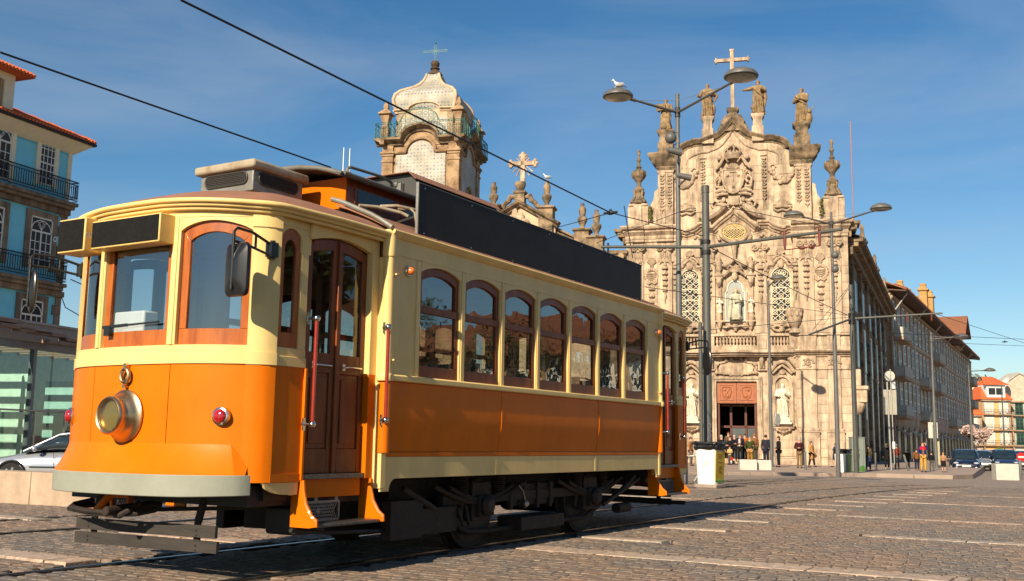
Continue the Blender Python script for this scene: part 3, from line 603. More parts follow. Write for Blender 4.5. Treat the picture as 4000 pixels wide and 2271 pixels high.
# signs
b = MB(); b.box(-.375, .375, -2.045, -1.905, 2.378, 2.592); sb_ = tp(b, 'destination_box', m_sign, bevel=.008)
b = MB(); b.box(-.365, .365, -2.051, -2.046, 2.392, 2.580); tp(b, 'destination_face', m_chalk, sb_, bevel=.002)
b = MB(); b.box(-.772, -.455, -2.045, -1.84, 2.378, 2.640); sb_ = tp(b, 'route_box', m_sign, bevel=.008)
b = MB(); b.box(-.762, -.468, -2.051, -2.046, 2.392, 2.628); tp(b, 'route_face', m_chalk, sb_, bevel=.002)
for xx in (-.785, -.385):
    b = MB(); b.tube([(xx, -2.055+.0, 2.50+.018*math.sin(R(a))) if False else (xx+.018*math.cos(R(a)), -2.06, 2.49+.018*math.sin(R(a))) for a in range(0, 360, 30)], .0035, 5, closed=True); tp(b, 'sign_ring', m_chr)
# mirrors
def mirror(s):
    bx, by, bz = s*1.05, -1.60, 2.30
    b = MB(); b.box(bx-.03, bx+.03, by-.04, by+.03, bz-.02, bz+.085); b.cyl((bx, by, bz-.035), (bx, by, bz+.10), .02, n=10)
    ox, oy = (1.055, -1.98) if s > 0 else (-1.22, -1.96)
    b.tube([(bx, by-.02, bz+.07), (lerp(bx, ox, .55), lerp(by, oy, .55), bz+.125), (ox, oy+.03, bz+.13), (ox, oy, bz+.10), (ox, oy, bz-.30)], .011, 8)
    b.tube([(bx, by-.02, bz-.01), (lerp(bx, ox, .7), lerp(by, oy, .7), bz+.03), (ox, oy, bz+.035)], .010, 8); b.cyl((lerp(bx, ox, .45), lerp(by, oy, .45), bz+.02), (lerp(bx, ox, .45), lerp(by, oy, .45), bz+.118), .009, n=8)
    mr = tp(b, 'rear_view_mirror', m_bpl if s > 0 else m_iron)
    cx, cy, cz = ox, oy+.035, bz-.16
    if s > 0:
        rings = []
        for t, kx, kz in ((0, 1, 1), (.012, 1.02, 1.02), (.03, .96, .97), (.055, .5, .55), (.062, .16, .3)):
            pts = []
            for j in range(24):
                a = 2*math.pi*j/24; ca, sa = math.cos(a), math.sin(a); p4 = .28
                pts.append((cx+kx*.105*math.copysign(abs(ca)**p4, ca)+.01, cy-t+.02, cz+kz*.185*math.copysign(abs(sa)**p4, sa)))
            rings.append(pts)
        b = MB(); b.loft(rings); hs = tp(b, 'mirror_housing', m_bpl, mr, smooth=35)
        b = MB(); b.box(cx-.085, cx+.105, cy+.02, cy+.024, cz-.165, cz+.165); tp(b, 'mirror_glass', m_chr, mr)
    else:
        b = MB(); q = Matrix.Rotation(R(-22), 3, 'Z'); b.ball((0, 0, 0), (.095, .032, .19), 16, 10); b.v = [tuple(Vector((cx, cy, cz))+q @ Vector(v)) for v in b.v]; tp(b, 'mirror_housing', m_bpl, mr)
mirror(1); mirror(-1)
b = MB(); b.bar((-.33, -1.925, 1.80), (.30, -1.935, 1.815), .010, .014); b.bar((-.33, -1.92, 1.80), (-.05, -1.925, 1.808), .014, .022); b.box(-.30, -.24, -1.935, -1.905, 1.735, 1.80); tp(b, 'wiper', m_bpl)
# lifeguard boards and the gear hung under the front
for z0, z1, x0, x1 in ((.288, .372, -.765, .735), (.185, .268, -.775, .755)):
    b = MB(); b.slab([(x0, -1.70, z0), (x1, -1.70, z0+.012)], [(x0, -1.70, z1), (x1, -1.70, z1+.012)], (0, .028, 0)); lb = tp(b, 'lifeguard_board', m_tim, bevel=.003)
    b = MB()
    for xx in (-.62, .55):
        for zz in (z0+.025, z1-.025): b = MB(); b.ball((xx, -1.702, zz), (.008, .005, .008), 8, 4); tp(b, 'board_bolt', m_iron, lb)
b = MB()
for xx in (-.60, .52): b.box(xx-.03, xx+.03, -1.668, -1.655, .20, .40); b.bar((xx, -1.66, .40), (xx, -1.60, .60), .05, .03)
b.tube([(-.72, -1.45, .46), (-.76, -1.62, .46), (-.70, -1.80, .455), (-.40, -1.90, .45), (.0, -1.92, .445), (.10, -1.85, .45), (.12, -1.70, .47)], .020, 8); b.bar((-.6, -1.66, .43), (1.0, -1.0, .50), .025, .03)
tp(b, 'lifeguard_hanger', m_rust)
b = MB(); b.slab([(-.72, -1.80, .425), (-.4, -1.90, .42), (.0, -1.93, .415)], [(-.72, -1.80, .465), (-.4, -1.90, .46), (.0, -1.93, .455)], (0, .02, 0)); b.tube([(-.72, -1.80, .445), (-.80, -1.70, .47), (-.76, -1.56, .50)], .022, 8); b.tube([(.0, -1.93, .43), (.07, -1.90, .47), (.06, -1.80, .52)], .022, 8); tp(b, 'coupling_hoop', m_rust)
b = MB(); b.cyl((-.02, -2.02, .468), (-.02, -1.55, .50), .034, n=14); b.cyl((-.02, -2.03, .467), (-.02, -2.02, .467), .030, .036, n=14); tp(b, 'draw_bar', m_rust)
b = MB(); b.tube([(-.42, -1.80, .43), (-.36, -1.76, .53), (-.30, -1.74, .57), (-.12, -1.74, .57), (-.12, -1.74, .46), (-.42, -1.78, .43)], .03, 8); tp(b, 'gong_bracket', m_or)
b = MB(); b.box(-.95, .95, -1.62, -.42, .52, .66); b.box(-.92, -.80, -1.55, -1.0, .54, .60); b.box(.80, .98, -1.5, -1.2, .56, .66); b.box(-.75, .75, -1.82, -1.60, .60, .66); tp(b, 'platform_underframe', m_iron)
b = MB(); b.box(.70, 1.0, -1.18, -.85, .30, .50); tp(b, 'sand_box', m_iron, bevel=.02)
b = MB(); b.tube([(1.02, -1.25, .345), (.98, -.8, .30), (.95, -.2, .27), (.85, .4, .26)], [.016, .018, .018, .014], 8); tp(b, 'tray_tube', m_iron)
# platform floor, controller, fare box and interior bulkhead
b = MB(); b.box(-1.0, 1.0, -1.60, -.44, .70, .745); tp(b, 'platform_floor', m_int)
b = MB(); b.lathe([(.16, .745), (.16, 1.55), (.13, 1.62), (.02, 1.66)], (-.05, -1.55, 0), 14); b.cyl((-.05, -1.55, 1.66), (.10, -1.50, 1.70), .012); tp(b, 'controller', m_iron)
b = MB(); b.box(-.40, .02, -1.84, -1.70, 1.70, 1.925); tp(b, 'fare_box', m_white, bevel=.015)
b = MB()
for s in (-1, 1): b.box(*sorted((s*.40, s*.47)), -.40, -.34, .75, 2.62); b.box(*sorted((s*.47, s*1.08)), -.40, -.35, .75, 1.6); b.box(*sorted((s*1.0, s*1.09)), -.40, -.35, 1.6, 2.62); b.box(*sorted((s*.47, s*1.0)), -.40, -.35, 2.42, 2.62)
b.box(-.40, .40, -.40, -.34, 2.45, 2.62); tp(b, 'bulkhead', m_int, bevel=.004)
b = MB(); b.box(-1.04, 1.04, -1.55, -.40, 2.655, 2.668); tp(b, 'platform_ceiling', m_inc)
# ---- roof of the saloon: lower deck, clerestory, upper deck (one side; turned for the other)
ld = [(1.200, 2.700), (1.12, 2.745), (1.0, 2.805), (.85, 2.872), (.72, 2.925), (.60, 2.965)]
b = MB(); b.slab([(x, -.41, z) for x, z in ld], [(x, 5.20, z) for x, z in ld], (0, 0, -.02)); tp(b, 'lower_roof', m_roof, smooth=60)
b = MB(); b.slab([(.0, -.30, 2.96), (.0, 5.09, 2.96)], [(.62, -.30, 2.96), (.62, 5.09, 2.96)], (0, 0, -.02)); tp(b, 'clerestory_base', m_roof)
b = MB(); b.box(.585, .610, -.30, 5.09, 2.95, 3.215); tp(b, 'clerestory_side', m_wdk)
for k in range(8):
    y0 = -.20+k*.66; b = MB(); b.box(.6105, .616, y0, y0+.56, 3.01, 3.16); w = tp(b, 'clerestory_window', m_wdk, bevel=.002)
    b = MB(); b.box(.616, .619, y0+.035, y0+.525, 3.03, 3.142); tp(b, 'pane', mat('dark_glass', (.03, .035, .032), .08, var=.1), w)
b = MB(); b.box(-.610, .610, -.315, -.29, 2.95, 3.22); tp(b, 'clerestory_end', m_or)
ud = [(0, 3.335), (.25, 3.325), (.45, 3.295), (.60, 3.255), (.70, 3.222)]
b = MB(); b.slab([(x, -.50, z-.015) for x, z in ud], [(x, 5.29, z-.015) for x, z in ud], (0, 0, -.022)); tp(b, 'upper_roof', mat('roof_felt', (.085, .078, .068), .8, c2=(.05, .046, .042), scale=5, bump=.3), smooth=60)
b = MB(); b.tube([(.70, y_, 3.215) for y_ in (-.45, 2, 5.24)], .020, 8); b.tube([(x, -.505+.03*(x/.7)**2, z-.02) for x, z in [(-p, q) for p, q in ud[::-1]]+ud[1:]], .022, 8); tp(b, 'upper_gutter', mat('lead_grey', (.16, .15, .125), .55, c2=(.11, .10, .085), scale=8), smooth=60)
# roof rim where the platform roof meets the saloon roof
b = MB(); rim = [(1.205, 2.705), (1.10, 2.770), (.98, 2.835), (.82, 2.905), (.66, 2.975), (.55, 3.01)]; b.tube([(x, -.415, z) for x, z in rim], .022, 8); tp(b, 'roof_rib', m_zinc)
# pipes of the trolley-rope rack on the near edge of the roof
b = MB(); b.tube([(.80, -.36, 2.94), (.86, -.20, 2.955), (.98, -.02, 2.93), (1.03, .02, 2.90)], .015, 8); b.tube([(.78, -.05, 3.0), (.92, .0, 3.0), (1.0, .12, 2.985), (1.0, .70, 2.985)], .014, 8)
for yy in (.10, .55): b.tube([(.86, yy, 3.0), (1.0, yy, 2.98), (1.03, yy+.01, 2.95), (1.06, yy+.02, 2.78), (1.12, yy+.02, 2.745)], .010, 6)
b.tube([(1.0, .18, 3.0), (1.05, .2, 2.90), (1.08, .42, 2.88), (1.05, .5, 2.98)], .009, 6); tp(b, 'roof_pipe_rack', m_zrust, smooth=60)
b = MB(); b.tube([(.30, .05, 3.31), (.30, .06, 3.42), (.30, .10, 3.445), (.30, .55, 3.46), (.30, .70, 3.44), (.30, .78, 3.32)], .015, 8); tp(b, 'roof_grab_rail', mat('lead_grey', (.16, .15, .125)))
# advertising board
b = MB(); b.box(1.112, 1.128, .03, 4.690, 2.716, 3.188); ab = tp(b, 'roof_board', m_blk, bevel=.002)
b = MB(); b.box(1.108, 1.134, .018, .032, 2.712, 3.192); b.box(1.110, 1.132, .03, 4.69, 3.186, 3.192); b.box(1.110, 1.132, 4.688, 4.70, 2.712, 3.192); tp(b, 'board_edge', m_zinc, ab)
b = MB()
for i in range(7):
    for zz in (2.76, 3.155): b.ball((1.129, .12+i*.74, zz), (.004, .008, .008), 8, 4)
tp(b, 'board_screw', m_chr, ab)
b = MB()
for yy in (.3, 1.6, 2.9, 4.2): b.bar((1.11, yy, 3.0), (.70, yy, 2.93), .02, .02); b.bar((1.112, yy, 2.72), (1.15, yy, 2.735), .03, .02)
tp(b, 'board_stay', m_iron, ab)
# ---- turn the half
for o in list(HALF):
    if o.name.split('.')[0] in ('rear_view_mirror',) and False: continue
    c = copy_tree(o, tram); c.matrix_local = Matrix.Translation((0, 2*LC, 0)) @ Matrix.Rotation(math.pi, 4, 'Z') @ o.matrix_local
# ---- single parts: cooling unit on the roof, floor, ceiling, seats
b = MB(); b.prism([(-.50, 3.20), (.50, 3.20), (.50, 3.46), (.40, 3.545), (-.40, 3.545), (-.50, 3.46)], .86, 2.35, 'y'); ac = tp(b, 'cooling_unit', mat('unit_grey', (.060, .058, .055), .5, var=.1), half=False, bevel=.006)
b = MB(); b.slab([(-.43, .80, 3.548), (-.43, 2.37, 3.548)], [(.43, .80, 3.548), (.43, 2.37, 3.548)], (0, 0, .008)); b.slab([(.43, .80, 3.548), (.43, 2.37, 3.548)], [(.515, .80, 3.470), (.515, 2.37, 3.470)], (.004, 0, .006)); tp(b, 'unit_lid', m_roof, ac)
b = MB(); b.box(-.42, .34, .845, .862, 3.22, 3.455); fp = tp(b, 'unit_face', mat('unit_dark', (.030, .030, .032), .5), ac)
b = MB(); b.cyl((.02, .846, 3.40), (.02, .832, 3.40), .052, n=16); b.box(.27, .32, .83, .85, 3.25, 3.46); b.tube([(.28, .838, 3.45), (.25, .836, 3.45)], .025, 8); b.tube([(.30, .80, 3.36), (.24, .78, 3.375), (.12, .78, 3.355), (.02, .79, 3.30), (-.02, .80, 3.24)], .022, 8); b.cyl((.30, .83, 3.29), (.30, .81, 3.29), .02); tp(b, 'unit_fitting', m_zinc, ac)
b = MB(); b.cyl((.502, 1.05, 3.42), (.53, 1.05, 3.42), .02); tp(b, 'unit_knob', m_zinc, ac)
b = MB(); b.box(-1.10, 1.10, -.40, 5.19, .74, .78); tp(b, 'saloon_floor', m_int, half=False)
b = MB(); b.box(-1.10, 1.10, -.39, 5.18, 2.64, 2.655); tp(b, 'saloon_ceiling', m_inc, half=False)
for k in range(7):
    for s in (-1, 1):
        y0 = .25+k*.68
        b = MB(); b.box(*sorted((s*.30, s*1.05)), y0-.2, y0+.2, 1.18, 1.24); b.slab([(s*.30, y0+.16, 1.24), (s*.30, y0+.22, 1.72)], [(s*1.05, y0+.16, 1.24), (s*1.05, y0+.22, 1.72)], (0, .03, 0)); b.tube([(s*.30, y0+.20, 1.60), (s*.28, y0+.21, 1.78), (s*.40, y0+.22, 1.80), (s*.60, y0+.22, 1.74)], .012, 6); b.box(*sorted((s*.36, s*.98)), y0-.1, y0+.1, .78, 1.18); tp(b, 'seat', m_seat, half=False, bevel=.01)
# ---- truck
b = MB()
for s in (-1, 1):
    xs = s*.86
    b.box(xs-.035, xs+.035, .85, 4.35, .42, .52); b.box(xs-.02, xs+.02, 2.05, 2.95, .36, .58)
    for k in range(4): b.box(xs+s*.02-.03, xs+s*.02+.03, 2.0+k*.27, 2.05+k*.27, .33, .60)
    b.tube([(xs, .95, .30), (xs, 1.30, .16), (xs, 1.7, .15), (xs, 3.2, .17), (xs, 3.7, .17), (xs, 4.2, .33)], .028, 8)
    for yw in (1.45, 3.74): b.box(xs-.06, xs+.06, yw-.16, yw+.16, .26, .62); b.tube([(xs, yw-.28, .30), (xs, yw-.22, .58), (xs, yw, .64), (xs, yw+.22, .58), (xs, yw+.28, .30)], .03, 6)
truck = tp(b, 'truck_frame', m_rust, half=False, bevel=.008)
for s in (-1, 1):
    for yw in (1.45, 3.74):
        b = MB(); b.lathe([(.07, 0), (.09, s*.05), (.10, s*.10), (.06, s*.14)], (s*.90, yw, .405), 16, 'x'); b.box(*sorted((s*.88, s*.97)), yw-.10, yw+.10, .30, .50); tp(b, 'axle_box', m_rust, truck, bevel=.01)
        w = MB(); w.lathe([(.435, s*.0), (.432, s*.02), (.41, s*.03), (.402, s*.10)], (s*.690, yw, .405), 40, 'x'); wh = tp(w, 'wheel', m_rust, half=False)
        w = MB(); w.lathe([(.352, .0), (.352, s*.004), (.13, s*.012), (.12, s*.06)], (s*.792, yw, .405), 32, 'x'); tp(w, 'wheel_disc', m_iron, wh)
        for yo in (-.32, .32):
            b = MB()
            for i in range(9): b.lathe([(.062, .51+i*.021), (.070, .518+i*.021), (.062, .526+i*.021)], (s*.90, yw+yo, 0), 12)
            tp(b, 'coil_spring', m_rust, truck)
        b = MB(); b.tube([(s*.93, yw-.8+.1*k, .60-.17*math.sin(math.pi*k/16)) for k in range(17)], .022, 6); b.tube([(s*.93, yw-.55+.069*k, .58-.12*math.sin(math.pi*k/16)) for k in range(17)], .020, 6); tp(b, 'leaf_spring', m_rust, truck)
b = MB()
for yw in (1.45, 3.74): b.cyl((-.86, yw, .405), (.86, yw, .405), .06); b.cyl((-.4, yw+.35, .42), (.5, yw+.35, .42), .24, n=18)
tp(b, 'axle', m_iron, truck)
b = MB()
for s in (-1, 1):
    b.tube([(s*1.0, .10, .60), (s*.98, .50, .45), (s*.92, .85, .32)], .03, 8); b.tube([(s*1.0, 4.75, .62), (s*.97, 4.45, .45), (s*.92, 4.2, .34)], .03, 8); b.bar((s*.95, 4.0, .30), (s*1.0, 4.9, .58), .03, .04)
    b.box(*sorted((s*.62, s*.98)), .35, .95, .20, .42); b.box(*sorted((s*.7, s*.98)), 2.1, 3.0, .13, .26); b.tube([(s*.99, .95, .40), (s*1.0, 1.02, .25), (s*.99, 1.14, .22), (s*.97, 1.10, .42)], .018, 6)
    b.cyl((s*.9, 4.45, .24), (s*.9, 4.78, .24), .06, n=12); b.box(*sorted((s*.9, s*1.0)), -.05, .4, .18, .50)
b.box(-.7, .7, .3, 4.5, .48, .66); b.box(-.5, .5, -.2, 1.0, .22, .5); b.box(-.5, .5, 4.0, 4.9, .30, .5); tp(b, 'brake_rigging', m_rust, half=False, bevel=.008)
b = MB(); b.lathe([(.035, 0), (.035, .10), (.02, .115)], (.985, 2.02, .40), 12, 'x'); b.tube([(1.03, 2.08, .42), (1.04, 2.02, .52), (1.03, 1.95, .58)], [.012, .010, .008], 6); tp(b, 'grease_cup', mat('worn_steel', (.42, .38, .32), .35, 1, var=.2), half=False)
b = MB(); b.box(-.9, 1.0, 6.40, 6.45, .20, .25); tp(b, 'rear_guard_bar', m_iron, half=False)
# ================================================================ CHURCH WITH CARVED GRANITE FRONT
def rand_mat(name, c, c2, rough=.8, spread=.25, scale=1.5, bump=.4, bscale=18):
    """stone whose tone differs from block to block and drifts with weathering"""
    m = mat(name, c, rough, c2=c2, scale=scale, bump=bump, bscale=bscale, detail=7, spec=.25, grime=.55)
    n = m.node_tree.nodes; l = m.node_tree.links; b = n['Principled BSDF']; src = b.inputs['Base Color'].links[0].from_socket
    oi = n.new('ShaderNodeObjectInfo'); mr = n.new('ShaderNodeMapRange'); mr.inputs['To Min'].default_value = 1-spread; mr.inputs['To Max'].default_value = 1+spread*.6
    l.new(oi.outputs['Random'], mr.inputs['Value']); x = n.new('ShaderNodeMixRGB'); x.blend_type = 'MULTIPLY'; x.inputs['Fac'].default_value = 1
    l.new(src, x.inputs['Color1']); l.new(mr.outputs['Result'], x.inputs['Color2']); l.new(x.outputs['Color'], b.inputs['Base Color']); return m
m_st = rand_mat('granite_ashlar', (.68, .51, .36), (.52, .38, .265), spread=.16, scale=1.3)
m_st2 = mat('granite_trim', (.65, .485, .34), .8, c2=(.38, .27, .19), scale=2.2, bump=.5, bscale=14, detail=8, lo=.32, hi=.6, spec=.25, grime=.62)
m_carv = mat('granite_carving', (.62, .465, .33), .85, c2=(.36, .26, .18), scale=4.5, bump=.6, bscale=24, spec=.2, grime=.5)
m_moss = mat('weathered_granite', (.38, .265, .165), .9, c2=(.075, .062, .045), scale=1.8, bump=.6, bscale=14, detail=8, lo=.35, hi=.62, spec=.2, grime=.5)
m_stat = mat('ochre_statue_stone', (.36, .245, .13), .85, c2=(.15, .10, .055), scale=3, bump=.5, bscale=20, spec=.2)
m_marb = mat('white_statue_stone', (.74, .68, .55), .7, c2=(.55, .48, .37), scale=4, bump=.2)
m_dark = mat('window_dark', (.018, .02, .024), .15, var=.1)
m_wir = mat('white_ironwork', (.72, .66, .50), .5, c2=(.55, .45, .28), scale=6)
m_grn = mat('moss', (.10, .12, .02), .95, scale=20, c2=(.05, .06, .012), bump=1, bscale=40)
TH = R(16.5)
_o = at(2872, 1800, 66); CO = Vector((_o.x+.13*math.cos(TH), _o.y+.13*math.sin(TH), -.30))
church = thing('church', 'tall carved granite baroque church with statues and a cross on its gable', 'church', CO, TH)
def cp(b, name, m=m_st2, parent=None, bevel=0, smooth=40): return b.build(name, m, parent or church, bevel, smooth)
def sym(): return (-1, 1)
YC = .50                                                               # the middle bay stands back by this much
# ---- walls
b = MB(); b.prism([(-7.10, 0), (-3.72, 0), (-3.72, 15.2), (-7.10, 15.2)], .03, 1.5); cp(b, 'wall')
b = MB(); b.prism([(7.10, 0), (3.72, 0), (3.72, 15.2), (7.10, 15.2)], .03, 1.5); cp(b, 'wall')
b = MB(); b.box(-3.72, -1.28, YC+.03, 1.5, 0, 15.2); cp(b, 'wall')
b = MB(); b.box(1.28, 3.72, YC+.03, 1.5, 0, 15.2); cp(b, 'wall')
b = MB(); b.box(-1.28, 1.28, YC+.03, 1.5, 5.38, 15.2); cp(b, 'wall')
def top_curve(n=10):
    """upper outline of the gable from the middle outwards (right side)"""
    p = []
    p = [(0, 23.02), (.12, 22.85), (.3, 22.58), (.5, 22.33), (.75, 22.06), (1.0, 21.86), (1.3, 21.72), (1.6, 21.64), (1.95, 21.52)]      # ogee down from the point
    p += [(2.62, 21.50)]
    for i in range(1, n+1): a = R(90*i/n); p.append((2.62+.98*math.sin(a)**1.0, 21.36-.62*math.sin(a)-.0 if False else 21.42-.68*(1-math.cos(a))))
    return p
TC = top_curve()
ax_ = [(x, z-.35) for x, z in TC]+[(5.0, 20.4), (5.0, 15.4)]
poly = [(-x, z) for x, z in ax_[::-1]]+ax_[1:]
b = MB(); b.prism(poly, .38, 1.45); cp(b, 'attic_wall')
for s in sym():
    b = MB(); b.prism([(s*5.0, 15.5), (s*7.0, 15.5), (s*7.0, 17.1), (s*5.75, 17.1), (s*5.5, 17.25), (s*5.3, 17.6), (s*5.22, 18.2), (s*5.0, 18.35)], .35, 1.4); cp(b, 'side_attic')
    b = MB(); b.box(*sorted((s*5.62, s*7.0)), .12, .36, 15.6, 17.18); b.box(*sorted((s*5.66, s*6.95)), .05, .32, 17.18, 17.34); b.box(*sorted((s*6.05, s*6.6)), .0, .3, 15.6, 17.2); cp(b, 'attic_pedestal', bevel=.03)
    b = MB(); b.box(*sorted((s*5.2, s*5.6)), .30, .36, 16.5, 16.9); b.tube([(s*(5.4+.12*math.cos(R(a))), .30, 17.0+.12*math.sin(R(a))) for a in range(0, 360, 40)], .05, 6, closed=True); b.ball((s*5.4, .3, 17.0), .09, 8, 6); cp(b, 'attic_rosette', m_carv)
    # pier of the attic with its heavy cornice
    b = MB(); b.box(*sorted((s*3.95, s*4.95)), .10, .40, 15.6, 19.55); b.box(*sorted((s*3.88, s*5.02)), .05, .42, 19.4, 19.55); b.box(*sorted((s*4.45, s*4.95)), .03, .12, 15.6, 19.5); cp(b, 'attic_pier', bevel=.02)
    cpz = [(0, 19.55), (-.06, 19.75), (-.02, 19.85), (-.18, 20.0), (-.30, 20.2), (-.34, 20.38), (-.44, 20.5), (-.48, 20.66), (-.40, 20.74)]
    b = MB(); b.slab([(s*(3.62-.3*(-y_ / .48)*0), .12+y_, z_) for y_, z_ in cpz], [(s*(5.02-y_*1.25), .12+y_, z_) for y_, z_ in cpz], (0, 1.2, 0)); cp(b, 'attic_cornice', m_moss, smooth=30)
# ---- cornice running over the gable
def sweep(b, path, prof, flip=1):
    """path of (x, z) on the front, profile of (out, up)"""
    n = len(path); A = []
    rings = []
    for i, (x, z) in enumerate(path):
        a = Vector(path[max(i-1, 0)]); c = Vector(path[min(i+1, n-1)]); t = (c-a); t = t.normalized() if t.length else Vector((1, 0)); nn = Vector((-t.y, t.x))
        if nn.y < 0: nn = -nn
        rings.append([(x+nn.x*u, -o_, z+nn.y*u) for o_, u in prof])
    b.loft(rings)
gp_ = [(-.45, -.38), (-.02, -.38), (.04, -.30), (.04, -.24), (.18, -.16), (.22, -.08), (.34, 0), (.38, .08), (.36, .14), (-.45, .14)]
path = [(-x, z) for x, z in TC[::-1]]+TC[1:]
b = MB(); b.M = Matrix.Translation((0, .38, 0)); sweep(b, path, gp_); cp(b, 'gable_cornice', m_moss, smooth=30)
inner = [(x*.86, z-.78) for x, z in TC]; inner = [(-x, z) for x, z in inner[::-1]]+inner[1:]
b = MB(); b.M = Matrix.Translation((0, .36, 0)); sweep(b, inner, [(-.05, -.06), (.05, -.06), (.08, 0), (.05, .05), (-.05, .05)]); cp(b, 'gable_moulding', m_st2)
# ---- middle cornice: straight over the side bays, sweeping up over the oval window
def mid_path():
    p = [(0, 16.82)]
    for i in range(1, 9): t = i/8; p.append((1.42*t, 16.82-1.33*(t**.75)*(1-.12*math.sin(math.pi*t))))
    p += [(1.50, 15.50), (1.54, 15.80), (2.25, 15.80), (2.40, 15.68)]
    for i in range(1, 6): t = i/5; p.append((2.40+.75*t, 15.68-.34*t**.6))
    p += [(3.25, 15.36), (3.30, 15.46), (3.62, 15.46)]
    return p
MPH = mid_path(); path = [(-x, z) for x, z in MPH[::-1]]+MPH[1:]
mp_ = [(-.2, -.62), (.0, -.62), (.05, -.5), (.05, -.42), (.16, -.36), (.20, -.26), (.34, -.2), (.38, -.12), (.50, -.05), (.54, .04), (.50, .1), (-.2, .1)]
b = MB(); b.M = Matrix.Translation((0, YC, 0)); sweep(b, path, mp_); cp(b, 'middle_cornice', m_st2, smooth=30)
for s in sym():
    pr = [(0, 14.62), (-.06, 14.66), (-.06, 14.80), (-.10, 14.84), (-.12, 14.95), (-.08, 15.05), (-.22, 15.22), (-.30, 15.30), (-.30, 15.38), (-.48, 15.48), (-.56, 15.62), (-.54, 15.70), (-.2, 15.74)]
    b = MB(); b.slab([(s*3.60, y_, z_) for y_, z_ in pr], [(s*(7.10-y_*.6), y_, z_) for y_, z_ in pr], (0, 1.4, 0)); cp(b, 'side_entablature', m_st2, smooth=30)
    for u, w in ((4.5, .56), (6.28, .40)):
        b = MB(); b.slab([(s*(u-w-.05*0), y_-.10, z_) for y_, z_ in pr], [(s*(u+w), y_-.10, z_) for y_, z_ in pr], (0, .3, 0)); cp(b, 'entablature_break', m_st2, smooth=30)
    b = MB(); b.box(*sorted((s*7.0, s*7.9)), -.1, 1.6, 15.40, 15.62); b.box(*sorted((s*7.0, s*7.7)), .0, 1.6, 15.05, 15.40); b.box(*sorted((s*7.0, s*7.35)), .1, 1.6, 14.6, 15.05); cp(b, 'cornice_return', m_moss, bevel=.03)
# ---- lower cornice and balustrade
pl_ = [(0, 6.92), (-.08, 6.95), (-.08, 7.02), (-.22, 7.08), (-.26, 7.16), (-.42, 7.22), (-.48, 7.30), (-.46, 7.36), (-.1, 7.40)]
for s in sym():
    b = MB(); b.slab([(s*3.72, y_, z_) for y_, z_ in pl_], [(s*(7.10-y_*.3), y_, z_) for y_, z_ in pl_], (0, .8, 0)); cp(b, 'lower_cornice', m_st2, smooth=30)
    b = MB(); b.box(*sorted((s*3.75, s*7.08)), -.12, .5, 7.38, 7.60); b.box(*sorted((s*3.75, s*7.08)), -.02, .5, 7.60, 8.28); b.box(*sorted((s*3.72, s*7.12)), -.18, .5, 8.28, 8.42)
    for u, w in ((4.5, .52), (6.05, .40)): b.box(*sorted((s*(u-w), s*(u+w))), -.16, .0, 7.38, 8.28); b.box(*sorted((s*(u-w-.04), s*(u+w+.04))), -.24, .0, 8.28, 8.43)
    cp(b, 'parapet', m_st2, bevel=.02)
def bal_line(n=40):
    """plan of the middle balcony: bowed out over the door"""
    out = []
    for i in range(n+1):
        x = -3.74+7.48*i/n; d = .10-.36*math.cos(math.pi*x/2.6)*(1 if abs(x) < 1.3 else 0)-.0; d = YC-.42-(.34*max(0, math.cos(math.pi*x/2.8)) if abs(x) < 1.4 else 0); out.append((x, d))
    return out
BL = bal_line()
def bl_band(b, z0, z1, o, th): b.slab([(x, y-o, z0) for x, y in BL], [(x, y-o, z1) for x, y in BL], (0, th+o, 0))
b = MB(); bl_band(b, 6.95, 7.05, .0, 1.0); bl_band(b, 7.05, 7.18, .14, 1.0); bl_band(b, 7.18, 7.36, .30, 1.0); cp(b, 'balcony_cornice', m_st2, bevel=.03)
b = MB(); bl_band(b, 7.36, 7.66, .06, .30); cp(b, 'balustrade_base', m_st2, bevel=.02)
b = MB(); bl_band(b, 8.26, 8.44, .10, .34); cp(b, 'balustrade_rail', m_st2, bevel=.03)
bq = MB(); bq.lathe([(.075, 0), (.075, .06), (.05, .08), (.06, .14), (.095, .24), (.085, .33), (.05, .42), (.075, .50), (.075, .54), (.06, .56), (.08, .60)], (0, 0, 0), 10); bal_me = bq.mesh('baluster', m_st2)
def bly(x): return min(BL, key=lambda p: abs(p[0]-x))[1]
for x0, x1, n in ((-1.28, 1.28, 12), (2.15, 3.35, 6), (-3.35, -2.15, 6)):
    for i in range(n):
        x = x0+(x1-x0)*(i+.5)/n; put('baluster', bal_me, church, (x, bly(x)+.12, 7.66))
for u in (-3.55, -1.72, 1.72, 3.55):
    b = MB(); w = .38 if abs(u) < 2 else .2; b.box(u-w, u+w, bly(u)-.10, bly(u)+.30, 7.36, 8.26); b.box(u-w*.6, u+w*.6, bly(u)-.14, bly(u), 7.44, 8.20); cp(b, 'balustrade_pier', m_st2, bevel=.02)
# ---- plinth, steps
for s in sym():
    b = MB(); b.box(*sorted((s*1.95, s*7.14)), -.10, .6, 0, .52); b.box(*sorted((s*1.95, s*7.12)), -.04, .6, .52, .62); cp(b, 'plinth', m_st2, bevel=.04)
    for u, w in ((4.5, .58), (6.05, .52)): b = MB(); b.box(*sorted((s*(u-w), s*(u+w))), -.22, .2, .0, 2.16); b.box(*sorted((s*(u-w-.04), s*(u+w+.04))), -.26, .2, 2.16, 2.26); b.box(*sorted((s*(u-w+.03), s*(u+w-.03))), -.20, .2, 2.26, 2.42); cp(b, 'pedestal', m_st2, bevel=.025)
for i, (w, d, z) in enumerate(((2.1, 1.5, .16), (1.9, 1.15, .31), (1.7, .8, .46))): b = MB(); b.box(-w, w, -d, .8, z-.155, z); cp(b, 'door_step', m_st2, bevel=.02)
